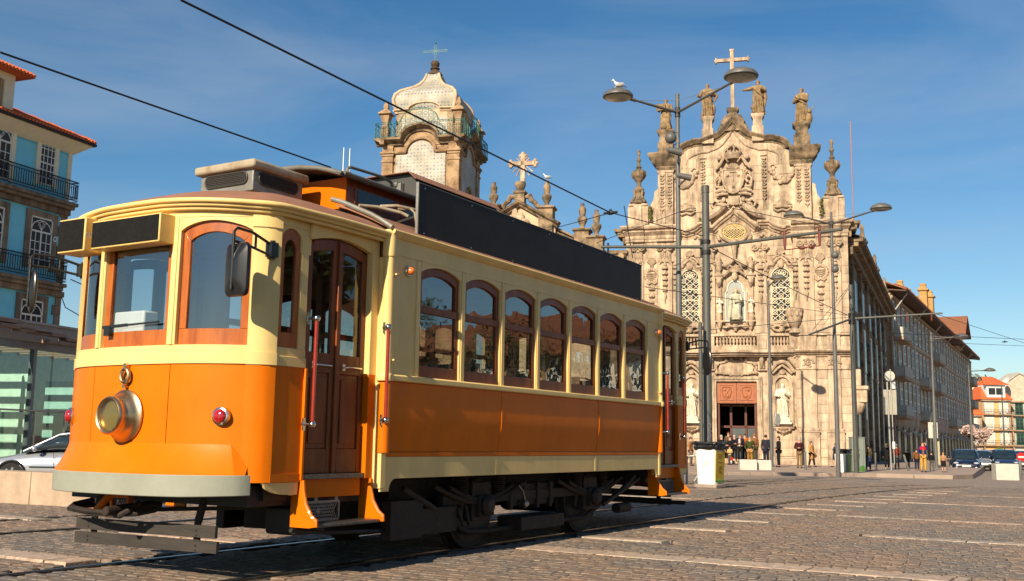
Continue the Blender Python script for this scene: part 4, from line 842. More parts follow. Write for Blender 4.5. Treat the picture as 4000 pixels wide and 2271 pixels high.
# ---- pilasters with ionic capitals and hanging carved drops
def capital(u, y, z, w):
    b = MB(); b.box(u-w, u+w, y-.05, y+.3, z+.98, z+1.10); b.box(u-w*.78, u+w*.78, y-.02, y+.3, z, z+.98); b.box(u-w*.9, u+w*.9, y-.06, y+.3, z-.06, z+.02)
    for s in (-1, 1):
        cx, cz = u+s*w*.72, z+.80
        pts = []
        for k in range(26): a = k*.42; r = .23*(1-k/30); pts.append((cx-s*r*math.cos(a)*-1, y-.10-.002*k, cz+r*math.sin(a)))
        b.tube(pts, .05, 6); b.ball((cx, y-.11, cz), (.07, .07, .07), 8, 6); b.cyl((cx, y+.2, cz), (cx, y-.06, cz), .21, n=12)
    b.tube([(u-w*.7, y-.07, z+.92), (u, y-.05, z+.80), (u+w*.7, y-.07, z+.92)], .05, 6)
    for k in range(5): b.ball((u-w*.5+w*.25*k, y-.03, z+.30+.10*(k % 2)), (.07, .06, .24), 6, 6)
    b.ball((u, y-.08, z+.62), (.12, .08, .10), 8, 6); b.ball((u, y-.08, z+.98), (.10, .09, .16), 8, 6)
    return cp(b, 'capital', m_carv)
def drop(u, y, z1, z0, w, n=5):
    b = MB(); H_ = z1-z0; hd = H_*.70
    for s in (-1, 1): b.tube([(u, y-.04, z1), (u+s*w*.9, y-.07, z1-.02), (u+s*w*1.25, y-.05, z1-.20)], [.05, .06, .02], 6)
    b.tube([(u, y-.05, z1+.05), (u, y-.09, z1-.3)], [.05, .13], 8)
    for i in range(n):
        zt = z1-.22-hd*i/n*.95; h = hd/n*.80; ww = w*(1-.06*i)
        b.lathe([(ww*.30, zt), (ww*.52, zt-h*.25), (ww*.68, zt-h*.55), (ww*.80, zt-h*.86), (ww*.66, zt-h), (ww*.2, zt-h*.9)], (u, y-.01, 0), 8)
        for k in range(3): b.ball((u+(k-1)*ww*.5, y-.10, zt-h*.80), (ww*.24, .07, h*.18), 6, 5)
    zt = z0+H_*.24; b.tube([(u, y-.06, zt+.1), (u+w*.1, y-.09, zt-H_*.06), (u-w*.05, y-.08, z0+H_*.06), (u, y-.05, z0)], [.05, w*.30, w*.16, .03], 6)
    return cp(b, 'carved_drop', m_carv)
for s in sym():
    for (u, w, y) in ((4.5, .47, -.10), (6.28, .36, -.10)):
        b = MB(); b.box(*sorted((s*(u-w), s*(u+w))), y, .05, 8.9, 13.3); b.box(*sorted((s*(u-w-.06), s*(u+w+.06))), y-.05, .05, 8.44, 8.72); b.box(*sorted((s*(u-w-.03), s*(u+w+.03))), y-.025, .05, 8.72, 8.92); b.box(*sorted((s*(u-w-.03), s*(u+w+.03))), y-.03, .05, 13.26, 13.34); cp(b, 'pilaster', m_st, bevel=.015)
        capital(s*u, y, 13.38, w*1.02); drop(s*u, y, 13.28, 10.5, w*.62)
    u, w, y = 1.65, .37, YC-.12
    b = MB(); b.box(*sorted((s*(u-w), s*(u+w))), y, YC+.05, 8.5, 13.3); b.box(*sorted((s*(u-w-.05), s*(u+w+.05))), y-.04, YC+.05, 8.5, 8.85); b.box(*sorted((s*(u-w-.03), s*(u+w+.03))), y-.03, YC+.05, 13.2, 13.28); cp(b, 'pilaster', m_st, bevel=.015)
    capital(s*u, y, 13.30, .44); drop(s*u, y, 13.2, 10.4, .28)
    b = MB(); b.box(*sorted((s*3.72, s*3.98)), -.02, .3, 8.44, 13.6); cp(b, 'corner_strip', m_st); drop(s*3.82, -.02, 13.3, 10.6, .24)
    # large cartouche pendant of the side bay
    b = MB(); y = .0; u = s*5.38
    for k in range(7):
        a = R(-60+20*k); b.tube([(u, y-.05, 13.05), (u+.32*math.sin(a), y-.09, 13.05+.52*math.cos(a))], [.06, .07], 6)
    b.lathe([(.02, 13.08), (.16, 13.0), (.10, 12.85)], (u, y, 0), 8)
    for k in range(16):
        a = 2*math.pi*k/16; b.ball((u+.40*math.cos(a), y-.06, 12.35+.42*math.sin(a)), (.12, .08, .12), 6, 5)
    for k in range(4): b.tube([(u-.28, y-.07, 12.15+.12*k), (u, y-.12, 12.10+.13*k), (u+.28, y-.07, 12.15+.12*k)], .045, 6)
    for q in (-1, 1): b.tube([(u, y-.06, 11.9), (u+q*.2, y-.10, 11.8), (u+q*.34, y-.08, 11.92), (u+q*.30, y-.06, 12.05)], .06, 6)
    z = 11.75
    for h, ww in ((.42, .26), (.48, .24), (.36, .20), (.30, .17), (.26, .14)):
        b.lathe([(ww*.3, z), (ww*.85, z-h*.5), (ww, z-h*.8), (ww*.5, z-h)], (u, y, 0), 8); z -= h*1.02
    b.tube([(u, y-.05, z), (u, y-.06, z-.25)], [.07, .02], 6); cp(b, 'carved_pendant', m_carv)
    # lower storey pilasters
    for (u, w) in ((4.5, .47), (6.05, .38)):
        b = MB(); b.box(*sorted((s*(u-w), s*(u+w))), -.10, .05, 2.42, 6.95); cp(b, 'pilaster', m_st, bevel=.015)
        b = MB(); b.box(*sorted((s*(u-w-.05), s*(u+w+.05))), -.16, .05, 6.10, 6.20); cp(b, 'impost', m_st2, bevel=.02)
        b = MB(); uu = s*u
        for k in range(22): a = k*.36; r = .26*(1-k/26); b.ball((uu+r*math.cos(a)*1.1, -.12, 6.55+r*math.sin(a)), (.075, .06, .075), 6, 5)
        for k in range(5): a = R(70+72*k); b.ball((uu+.34*math.cos(a), -.11, 6.55+.26*math.sin(a)), (.11, .05, .07), 6, 5)
        cp(b, 'frieze_carving', m_carv)
    b = MB(); b.box(*sorted((s*3.72, s*7.1)), -.05, .1, 6.12, 6.19); cp(b, 'string_course', m_st2)
    b = MB(); b.box(*sorted((s*1.95, s*2.25)), YC-.10, YC+.05, .6, 6.9); cp(b, 'door_pilaster', m_st, bevel=.015); b = MB(); b.box(*sorted((s*1.35, s*2.30)), YC-.16, YC+.05, 6.08, 6.18); cp(b, 'impost', m_st2)
    for u in (1.62, 2.10):
        b = MB(); b.box(*sorted((s*(u-.16), s*(u+.16))), YC-.22, YC+.05, 6.2, 6.95); b.tube([(s*u, YC-.20, 6.9), (s*u, YC-.32, 6.7), (s*u, YC-.24, 6.45), (s*u, YC-.20, 6.25)], [.12, .14, .10, .06], 8); cp(b, 'console', m_carv, bevel=.02)
    # slanting volute console beside the niche
    b = MB(); b.tube([(s*3.30, YC-.1, 6.92), (s*3.50, YC-.3, 6.75), (s*3.78, YC-.42, 6.35), (s*3.82, YC-.40, 6.2)], [.14, .2, .17, .1], 8); b.tube([(s*(3.72+.12*math.cos(a*.5)), YC-.45, 6.85+.12*math.sin(a*.5)) for a in range(13)], .05, 6); cp(b, 'volute_console', m_carv)
# ---- ashlar blocks
ub = unit_block(m_st); rb = random.Random(11); nblk = 0
def ashlar(x0, x1, z0, z1, y, ch=.56, avoid=()):
    global nblk
    nz_ = max(1, round((z1-z0)/ch)); h = (z1-z0)/nz_
    for j in range(nz_):
        x = x0; first = True
        while x < x1-.02:
            w = rb.uniform(.75, 1.25) if not (first and j % 2) else rb.uniform(.4, .7); first = False
            if x1-x-w < .35: w = x1-x
            zc = z0+h*(j+.5); xc = x+w/2
            if not any(a < xc+w*.3 and xc-w*.3 < c and d < zc+h*.3 and zc-h*.3 < e for a, c, d, e in avoid) and nblk < 298:
                put('stone_block', ub, church, (xc, y+.045-rb.uniform(0, .008), zc), (0, 0, 0), (w-.014, .12, h-.014)); nblk += 1
            x += w
for s in sym():
    X = lambda a, c: tuple(sorted((s*a, s*c)))
    ashlar(*X(4.99, 5.64), .64, 6.08, .0); ashlar(*X(6.45, 7.09), .64, 6.08, .0); ashlar(*X(3.74, 4.01), 2.5, 6.08, .0, .6)
    ashlar(*X(4.99, 5.90), 8.46, 13.25, .0); ashlar(*X(6.66, 7.09), 8.46, 13.25, .0)
    ashlar(*X(2.28, 3.70), .64, 2.2, YC); ashlar(*X(1.28, 1.94), 13.4, 14.6, YC); ashlar(*X(2.05, 3.68), 13.6, 14.9, YC)
    ashlar(*X(1.3, 3.9), 15.95, 18.0, .35, .6, [(*X(2.6, 3.7), 16.4, 17.8)]); ashlar(*X(1.3, 2.0), 18.0, 20.2, .35, .6); ashlar(*X(5.1, 5.6), 15.8, 17.0, .33, .55)
    ashlar(*X(2.4, 3.9), 19.0, 20.3, .35, .6)
ashlar(-1.2, 1.2, 12.7, 14.2, YC, .56, [(-.75, .75, 12.0, 13.9)])
# ---- big windows with white lattice
def lattice(u, z0, z1, hw, y, rise=.6):
    g = MB()
    zs = z1-rise
    out = [(u-hw, y, z0), (u-hw, y, zs)]+[(u-hw*math.cos(R(a)), y, zs+rise*math.sin(R(a))) for a in range(15, 180, 15)]+[(u+hw, y, zs), (u+hw, y, z0)]
    g.tube(out, .05, 6, closed=True)
    n = 8; dz = (zs-z0)/n
    for i in range(n):
        za, zb = z0+dz*i, z0+dz*(i+1)
        for j in range(3):
            xa = u-hw+2*hw*j/3; xb = u-hw+2*hw*(j+1)/3
            g.bar((xa, y, za), (xb, y, zb), .035, .035); g.bar((xb, y, za), (xa, y, zb), .035, .035)
            if (i+j) % 2: cx, cz = (xa+xb)/2, (za+zb)/2; g.tube([(cx+.15*math.cos(R(a)), y-.02, cz+.15*math.sin(R(a))) for a in range(0, 360, 45)], .022, 5, closed=True)
        if i % 2 == 0: g.bar((u-hw, y, za), (u+hw, y, za), .04, .04)
    for k in range(5):
        a = R(30+30*k); cx, cz = u-hw*.58*math.cos(a), zs+rise*.52*math.sin(a); g.tube([(cx+.15*math.cos(R(q)), y, cz+.15*math.sin(R(q))) for q in range(0, 360, 45)], .024, 5, closed=True); g.bar((u, y, zs), (cx, y, cz), .03, .03)
    return g
for s in sym():
    u = s*2.92; y = YC
    b = MB(); b.box(u-.64, u+.64, y-.015, y+.02, 9.25, 12.9); w = cp(b, 'window', m_dark)
    cp(lattice(u, 9.28, 12.78, .60, y-.06), 'window_grille', m_wir, w, smooth=0)
    b = MB()
    fo = [(u-.78, 9.1), (u-.78, 12.35)]+[(u-.78*math.cos(R(a)), 12.35+.72*math.sin(R(a))) for a in range(15, 180, 15)]+[(u+.78, 12.35), (u+.78, 9.1)]
    fi = [(u-.64, 9.25), (u-.64, 12.2)]+[(u-.64*math.cos(R(a)), 12.2+.65*math.sin(R(a))) for a in range(15, 180, 15)]+[(u+.64, 12.2), (u+.64, 9.25)]
    b.slab([(x, y-.12, z) for x, z in fi], [(x, y-.12, z) for x, z in fo], (0, .2, 0)); b.box(u-.85, u+.85, y-.18, y+.05, 9.0, 9.24); cp(b, 'window_surround', m_st2, w)
    b = MB()
    top = [(u-.98, 12.55), (u-.80, 12.95), (u-.5, 12.92), (u-.3, 13.25), (u, 13.45), (u+.3, 13.25), (u+.5, 12.92), (u+.80, 12.95), (u+.98, 12.55)]
    b.tube([(x, y-.20, z) for x, z in top], .10, 8); b.tube([(x*1.0, y-.12, z-.14) for x, z in top], .07, 8)
    for k in range(7): a = R(-66+22*k); b.tube([(u, y-.22, 13.62), (u+.30*math.sin(a), y-.28, 13.62+.40*math.cos(a))], [.05, .075], 6)
    for q in (-1, 1):
        b.tube([(u+q*.08, y-.2, 13.55), (u+q*.30, y-.28, 13.50), (u+q*.52, y-.26, 13.25), (u+q*.42, y-.26, 13.10), (u+q*.28, y-.24, 13.20)], .075, 6)
        for k in range(6): b.ball((u+q*(.88+.06*math.sin(k*2)), y-.12, 12.3+.14*k), (.12, .09, .11), 6, 5)
        b2 = MB()
        for k in range(5): b2.ball((u+q*(.90+.05*math.sin(k*1.7)), y-.10, 10.35+.15*k), (.11, .09, .12), 6, 5)
        cp(b2, 'side_foliage', m_carv, w)
    b.ball((u, y-.2, 13.0), (.22, .10, .28), 8, 6); cp(b, 'window_crest', m_carv, w)
    b = MB()
    for q in (-1, 1): b.tube([(u, y-.15, 8.85), (u+q*.3, y-.2, 8.98), (u+q*.62, y-.18, 8.85), (u+q*.75, y-.15, 8.98), (u+q*.5, y-.16, 8.72), (u+q*.2, y-.15, 8.62)], .075, 6)
    b.ball((u, y-.16, 8.75), (.18, .08, .2), 8, 6); cp(b, 'window_apron', m_carv, w)
# ---- oval window
b = MB(); b.M = Matrix.Translation((0, YC-.02, 15.20)); b.prism([(.74*math.cos(R(a)), .50*math.sin(R(a))) for a in range(0, 360, 15)], -.06, .05); ov = cp(b, 'oval_window', m_dark)
g = MB(); y = YC-.12; z = 15.20
g.tube([(.72*math.cos(R(a)), y, z+.48*math.sin(R(a))) for a in range(0, 360, 15)], .05, 6, closed=True)
for k in range(-3, 4):
    for sg in (-1, 1):
        p = []
        for t in range(-20, 21):
            x = .19*k+t*.035; zz = sg*t*.028
            if (x/.72)**2+(zz/.48)**2 < 1: p.append((x, y, z+zz))
        if len(p) > 1: g.bar(p[0], p[-1], .028, .028)
for k in range(12): a = R(30*k); g.tube([(.60*math.cos(a)+.07*math.cos(R(q)), y-.01, z+.39*math.sin(a)+.07*math.sin(R(q))) for q in range(0, 360, 60)], .018, 5, closed=True)
cp(g, 'oval_grille', mat('gilded_iron', (.70, .52, .22), .5, c2=(.5, .34, .12), scale=6), ov, smooth=0)
b = MB(); b.tube([(.88*math.cos(R(a)), YC-.08, z+.62*math.sin(R(a))) for a in range(0, 360, 12)], .11, 8, closed=True)
for k in range(10):
    for q in (-1, 1): b.ball((q*(.98+.06*math.sin(k)), YC-.12, 14.75+.11*k), (.13, .10, .10), 6, 5)
for k in range(5): a = R(-50+25*k); b.tube([(0, YC-.15, 15.85), (.22*math.sin(a), YC-.2, 15.85+.28*math.cos(a))], [.05, .07], 6)
b.ball((0, YC-.16, 14.45), (.28, .12, .30), 8, 6); b.tube([(0, YC-.15, 14.4), (0, YC-.2, 13.9), (0, YC-.12, 13.3)], [.20, .16, .08], 8); cp(b, 'oval_surround', m_carv, ov)
for q in (-1, 1):
    b = MB()
    for k in range(9): b.ball((q*(1.75+.10*k), YC-.08, 14.95+.12*math.sin(k*1.2)), (.12, .08, .13), 6, 5)
    cp(b, 'foliage_spray', m_carv)
# ---- middle niche with its frame
y = YC
b = MB()
po = [(-.62, 9.3), (-.62, 11.2), (-.52, 11.25), (-.50, 11.4)]+[(-.50*math.cos(R(a)), 11.4+.58*math.sin(R(a))) for a in range(15, 180, 15)]+[(.50, 11.4), (.52, 11.25), (.62, 11.2), (.62, 9.3)]
b.prism(po, y-.03, y+.025); nc = cp(b, 'glazed_niche', mat('niche_back', (.30, .32, .29), .4, var=.08))
b = MB(); b.tube([(x, y-.06, z) for x, z in po], .05, 6, closed=True); cp(b, 'niche_frame', m_white, nc)
b = MB(); po2 = [(x*1.28, 9.1+(z-9.3)*1.13) for x, z in po]; b.slab([(x, y-.10, z) for x, z in po], [(x, y-.10, z) for x, z in po2], (0, .16, 0)); cp(b, 'niche_surround', m_st2, nc)
for s in sym():
    b = MB(); u = s*1.02; b.box(u-.16, u+.16, y-.14, y+.05, 9.0, 11.6); b.box(u-.30, u+.30, y-.30, y+.05, 12.28, 12.42); b.box(u-.24, u+.24, y-.24, y+.05, 12.1, 12.28); b.tube([(u, y-.22, 12.1), (u, y-.26, 11.85), (u, y-.16, 11.55)], [.2, .2, .08], 8); cp(b, 'niche_bracket', m_carv, nc, bevel=.02)
    b = MB(); b.lathe([(.16, 12.42), (.10, 12.55), (.22, 12.8), (.20, 12.98), (.26, 13.1), (.26, 13.22), (.12, 13.3), (.14, 13.5), (.03, 13.6)], (u, y-.14, 0), 10); cp(b, 'niche_urn', m_carv, nc)
    b = MB(); b.tube([(s*.10, y-.18, 12.55), (s*.30, y-.22, 12.60), (s*.62, y-.2, 12.35), (s*.72, y-.2, 12.22)], [.06, .1, .09, .07], 8); b.tube([(s*.05, y-.2, 13.35), (s*.30, y-.26, 13.10), (s*.60, y-.24, 12.95), (s*.8, y-.2, 13.0)], .10, 8); b.tube([(s*.12, y-.2, 12.85), (s*.35, y-.26, 12.95), (s*.46, y-.24, 12.75), (s*.3, y-.24, 12.68)], .075, 6); cp(b, 'niche_scroll', m_carv, nc)
    # cherub brackets beside the niche
    b = MB(); u = s*1.0; b.lathe([(.22, 9.25), (.16, 9.1), (.10, 8.9), (.03, 8.75)], (u, y-.16, 0), 10); b.box(u-.26, u+.26, y-.34, y+.02, 9.24, 9.34)
    b.tube([(u, y-.18, 9.34), (u+s*.05, y-.2, 9.6), (u, y-.2, 9.9)], [.16, .2, .12], 8); cp(b, 'figure_bracket', m_carv, nc)
b = MB(); b.ball((0, y-.2, 12.25), (.20, .14, .30), 8, 6)
for k in range(7): a = R(-66+22*k); b.tube([(0, y-.2, 12.5), (.42*math.sin(a), y-.26, 12.5+.36*math.cos(a))], [.05, .08], 6)
for q in (-1, 1): b.tube([(0, y-.15, 8.85), (q*.35, y-.2, 9.0), (q*.6, y-.18, 8.85), (q*.8, y-.15, 8.95)], .08, 6)
b.lathe([(.22, 9.08), (.18, 8.9), (.08, 8.65)], (0, y-.1, 0), 8); cp(b, 'niche_crest', m_carv, nc)
# ---- doorway
b = MB(); b.box(-3, 3, 6.9, 7.0, 0, 5.6); b.box(-3, -2.9, 1.55, 7, 0, 5.6); b.box(2.9, 3, 1.55, 7, 0, 5.6); b.box(-3, 3, 1.55, 7, 5.5, 5.6); b.box(-3, 3, 1.3, 7, .38, .455); dr = cp(b, 'door_recess', mat('church_gloom', (.022, .008, .004), .7))  # near-black walls: the deep interior's darkness is put into the colour
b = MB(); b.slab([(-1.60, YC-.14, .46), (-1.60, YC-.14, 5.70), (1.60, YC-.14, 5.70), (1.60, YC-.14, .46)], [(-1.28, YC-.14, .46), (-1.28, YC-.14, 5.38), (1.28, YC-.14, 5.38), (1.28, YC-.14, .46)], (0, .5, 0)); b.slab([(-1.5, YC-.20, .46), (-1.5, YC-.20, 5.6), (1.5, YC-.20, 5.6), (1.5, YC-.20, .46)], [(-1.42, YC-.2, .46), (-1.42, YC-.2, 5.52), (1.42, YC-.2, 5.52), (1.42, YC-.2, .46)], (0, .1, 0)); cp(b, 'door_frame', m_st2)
m_dw = mat('red_brown_door', (.36, .115, .042), .5, c2=(.27, .08, .03), scale=4)
for s in sym():
    b = MB(); x0, x1 = sorted((s*.012, s*1.26)); b.box(x0, x1, YC+.05, YC+.12, 3.98, 5.36); p = cp(b, 'transom_panel', m_dw)
    b = MB(); cx = (x0+x1)/2
    for w, h, d in ((.56, .62, .02), (.46, .50, .04)): b.slab([(cx-w, YC+.05-d, 4.67-h), (cx-w, YC+.05-d, 4.67+h), (cx+w, YC+.05-d, 4.67+h), (cx+w, YC+.05-d, 4.67-h), (cx-w, YC+.05-d, 4.67-h)], [(cx-w+.05, YC+.05-d, 4.67-h+.05), (cx-w+.05, YC+.05-d, 4.67+h-.05), (cx+w-.05, YC+.05-d, 4.67+h-.05), (cx+w-.05, YC+.05-d, 4.67-h+.05), (cx-w+.05, YC+.05-d, 4.67-h+.05)], (0, .05, 0))
    sh = [(cx-.26, 5.02), (cx+.26, 5.02), (cx+.30, 4.75), (cx+.20, 4.38), (cx, 4.25), (cx-.20, 4.38), (cx-.30, 4.75)]; b.tube([(x, YC+.03, z) for x, z in sh], .03, 6, closed=True); b.bar((cx-s*.22, YC+.03, 4.98), (cx+s*.18, YC+.03, 4.4), .06, .06); b.ball((cx-s*.05, YC+.03, 4.45), (.12, .04, .1), 8, 6); b.ball((cx+s*.1, YC+.03, 4.85), (.1, .04, .1), 8, 6)
    cp(b, 'carved_shield', m_dw, p)
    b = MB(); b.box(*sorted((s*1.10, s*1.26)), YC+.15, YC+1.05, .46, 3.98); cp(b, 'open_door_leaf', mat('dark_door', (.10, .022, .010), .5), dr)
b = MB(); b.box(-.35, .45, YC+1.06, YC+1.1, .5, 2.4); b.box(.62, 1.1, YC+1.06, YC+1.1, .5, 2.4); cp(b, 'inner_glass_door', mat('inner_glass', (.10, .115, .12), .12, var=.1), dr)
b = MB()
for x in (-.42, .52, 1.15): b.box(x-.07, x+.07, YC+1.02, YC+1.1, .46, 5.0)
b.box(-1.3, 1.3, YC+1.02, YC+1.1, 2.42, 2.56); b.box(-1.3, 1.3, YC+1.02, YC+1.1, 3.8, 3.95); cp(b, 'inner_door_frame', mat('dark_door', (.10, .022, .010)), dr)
# big cartouche over the door
b = MB(); pts = [(-1.2, 5.95), (-1.28, 6.3), (-1.15, 6.55), (-.7, 6.62), (-.6, 6.72), (.6, 6.72), (.7, 6.62), (1.15, 6.55), (1.28, 6.3), (1.2, 5.95), (.5, 5.86), (0, 5.80), (-.5, 5.86)]
b.prism([(x*.86, 6.27+(z-6.27)*.8) for x, z in pts], YC-.10, YC+.04); ct = cp(b, 'door_cartouche', m_st2)
b = MB(); b.tube([(x, YC-.12, z) for x, z in pts], .085, 8, closed=True)
for q in (-1, 1):
    for (x, z, r) in ((1.2, 6.5, .14), (1.25, 5.95, .12), (.62, 6.75, .14), (.3, 6.85, .12), (.75, 5.85, .10), (.35, 5.78, .10)): b.ball((q*x, YC-.16, z), (r, .10, r), 8, 6)
cp(b, 'cartouche_scrolls', m_carv, ct)
# ---- lower niches
for s in sym():
    u = s*2.88; y = YC
    b = MB(); po = [(u-.44, 2.9), (u-.44, 5.2)]+[(u-.44*math.cos(R(a)), 5.2+.46*math.sin(R(a))) for a in range(15, 180, 15)]+[(u+.44, 5.2), (u+.44, 2.9)]
    n = len(po); b.slab([(x, y-.03, z) for x, z in po], [(u+(x-u)*.75, y+.32, z) for x, z in po], (0, .02, 0)); b.prism([(u+(x-u)*.75, z) for x, z in po], y+.31, y+.36); ni = cp(b, 'statue_niche', m_st2)
    b = MB(); po2 = [(u-.66, 2.6), (u-.66, 4.9), (u-.60, 5.2)]+[(u-.60*math.cos(R(a)), 5.2+.62*math.sin(R(a))) for a in range(15, 180, 15)]+[(u+.60, 5.2), (u+.66, 4.9), (u+.66, 2.6)]; po1 = [po[0], (u-.44, 4.9)]+po[1:-1]+[(u+.44, 4.9), po[-1]]
    b.slab([(x, y-.12, z) for x, z in po1], [(x, y-.12, z) for x, z in po2], (0, .12, 0)); cp(b, 'niche_surround', m_st2, ni)
    b = MB(); b.box(u-.74, u+.74, y-.30, y+.02, 2.52, 2.64); b.box(u-.66, u+.66, y-.22, y+.02, 2.40, 2.52); b.lathe([(.5, 2.4), (.34, 2.25), (.22, 2.1), (.06, 1.95)], (u, y-.02, 0), 12)
    for k in range(5): b.ball((u+(k-2)*.18, y-.24, 2.2-.06*abs(k-2)*-1), (.12, .1, .12), 6, 5)
    cp(b, 'niche_sill', m_carv, ni)
    b = MB(); b.tube([(u-.78, y-.18, 6.0), (u-.62, y-.22, 6.15), (u-.36, y-.26, 6.50), (u-.1, y-.3, 6.62), (u+.1, y-.3, 6.62), (u+.36, y-.26, 6.50), (u+.62, y-.22, 6.15), (u+.78, y-.18, 6.0)], .13, 8); b.tube([(u-.6, y-.12, 5.9), (u-.3, y-.18, 6.2), (u, y-.2, 6.42), (u+.3, y-.18, 6.2), (u+.6, y-.12, 5.9)], .09, 8)
    for k in range(5): a = R(-60+30*k); b.tube([(u, y-.15, 5.85), (u+.22*math.sin(a), y-.2, 5.85+.28*math.cos(a))], [.06, .07], 6)
    cp(b, 'niche_hood', m_carv, ni)
# ---- attic carvings: crest, strips, swags
y = .33
b = MB(); pts = [(-.62, 19.35), (.62, 19.35), (.66, 18.9), (.52, 18.35), (.28, 17.95), (0, 17.85), (-.28, 17.95), (-.52, 18.35), (-.66, 18.9)]; b.prism(pts, y-.20, y+.06); cr_ = cp(b, 'crest_shield', m_st2, bevel=.06)
b = MB(); b.bar((0, y-.22, 18.55), (0, y-.22, 19.2), .05, .03); b.bar((-.22, y-.22, 19.2), (.22, y-.22, 19.2), .05, .03)
for (cx, cz) in ((-.34, 18.95), (.34, 18.95), (0, 18.2)):
    for k in range(3): a = R(60*k); b.bar((cx-.12*math.cos(a), y-.22, cz-.12*math.sin(a)), (cx+.12*math.cos(a), y-.22, cz+.12*math.sin(a)), .04, .03)
cp(b, 'crest_charges', m_moss, cr_)
b = MB(); b.tube([(x*1.08, y-.16, 18.6+(z-18.6)*1.08) for x, z in pts], .09, 8, closed=True)
for q in (-1, 1):
    b.tube([(q*.3, y-.2, 19.9), (q*.55, y-.24, 20.25), (q*.85, y-.2, 19.75), (q*1.15, y-.18, 19.45)], [.08, .12, .13, .09], 8)
    b.tube([(q*.75, y-.18, 18.2), (q*1.15, y-.24, 18.25), (q*1.20, y-.24, 18.75), (q*.95, y-.22, 18.95), (q*.82, y-.22, 18.7), (q*.95, y-.22, 18.5)], .10, 8)
    b.tube([(q*.45, y-.18, 17.95), (q*.8, y-.26, 18.0), (q*1.2, y-.24, 17.9)], [.10, .16, .08], 8); b.tube([(q*.35, y-.18, 17.75), (q*.75, y-.24, 17.75), (q*1.15, y-.2, 17.65)], [.08, .13, .07], 8)
    for k in range(7): b.ball((q*(.80+.07*math.sin(k*2.0)), y-.18, 18.75+.12*k), (.11, .09, .09), 6, 5)
    b.ball((q*.88, y-.20, 20.25), (.20, .14, .2), 8, 6)
for k in range(7): a = R(-75+25*k); b.tube([(0, y-.2, 19.45), (.42*math.sin(a), y-.28, 19.45+.36*math.cos(a))], [.06, .09], 6)
b.box(-.34, .34, y-.18, y+.02, 17.0, 17.6); cp(b, 'crest_mantling', m_carv, cr_)
b = MB(); b.lathe([(.46, 20.10), (.50, 20.16), (.50, 20.26), (.56, 20.34), (.58, 20.50), (.52, 20.52)], (0, y-.05, 0), 16)
for k in range(8): a = R(45*k+10); b.tube([(.52*math.cos(a), y-.05+.52*math.sin(a), 20.5), (.60*math.cos(a), y-.05+.6*math.sin(a), 20.75), (.30*math.cos(a), y-.05+.3*math.sin(a), 20.95), (0, y-.05, 20.98)], .055, 6)
b.lathe([(.08, 20.95), (.15, 21.05), (.10, 21.15), (.03, 21.28)], (0, y-.05, 0), 8); cp(b, 'crown', m_carv, cr_)
def flower_strip(u, z1, z0, w, y):
    b = MB(); n = int((z1-z0)/.24)
    for i in range(n):
        z = z1-(z1-z0)*(i+.5)/n
        if i % 3 == 1:
            for k in range(5): a = R(72*k); b.ball((u+w*.55*math.cos(a), y-.05, z+w*.5*math.sin(a)), (w*.34, .06, w*.34), 6, 4)
        else:
            for q in (-1, 1): b.ball((u+q*w*.4, y-.04, z), (w*.42, .06, .10), 6, 4, Matrix.Rotation(q*.7, 3, 'Y'))
    b.tube([(u, y-.04, z0+.1), (u, y-.05, z0-.12)], [.06, .015], 6); return cp(b, 'flower_strip', m_carv)
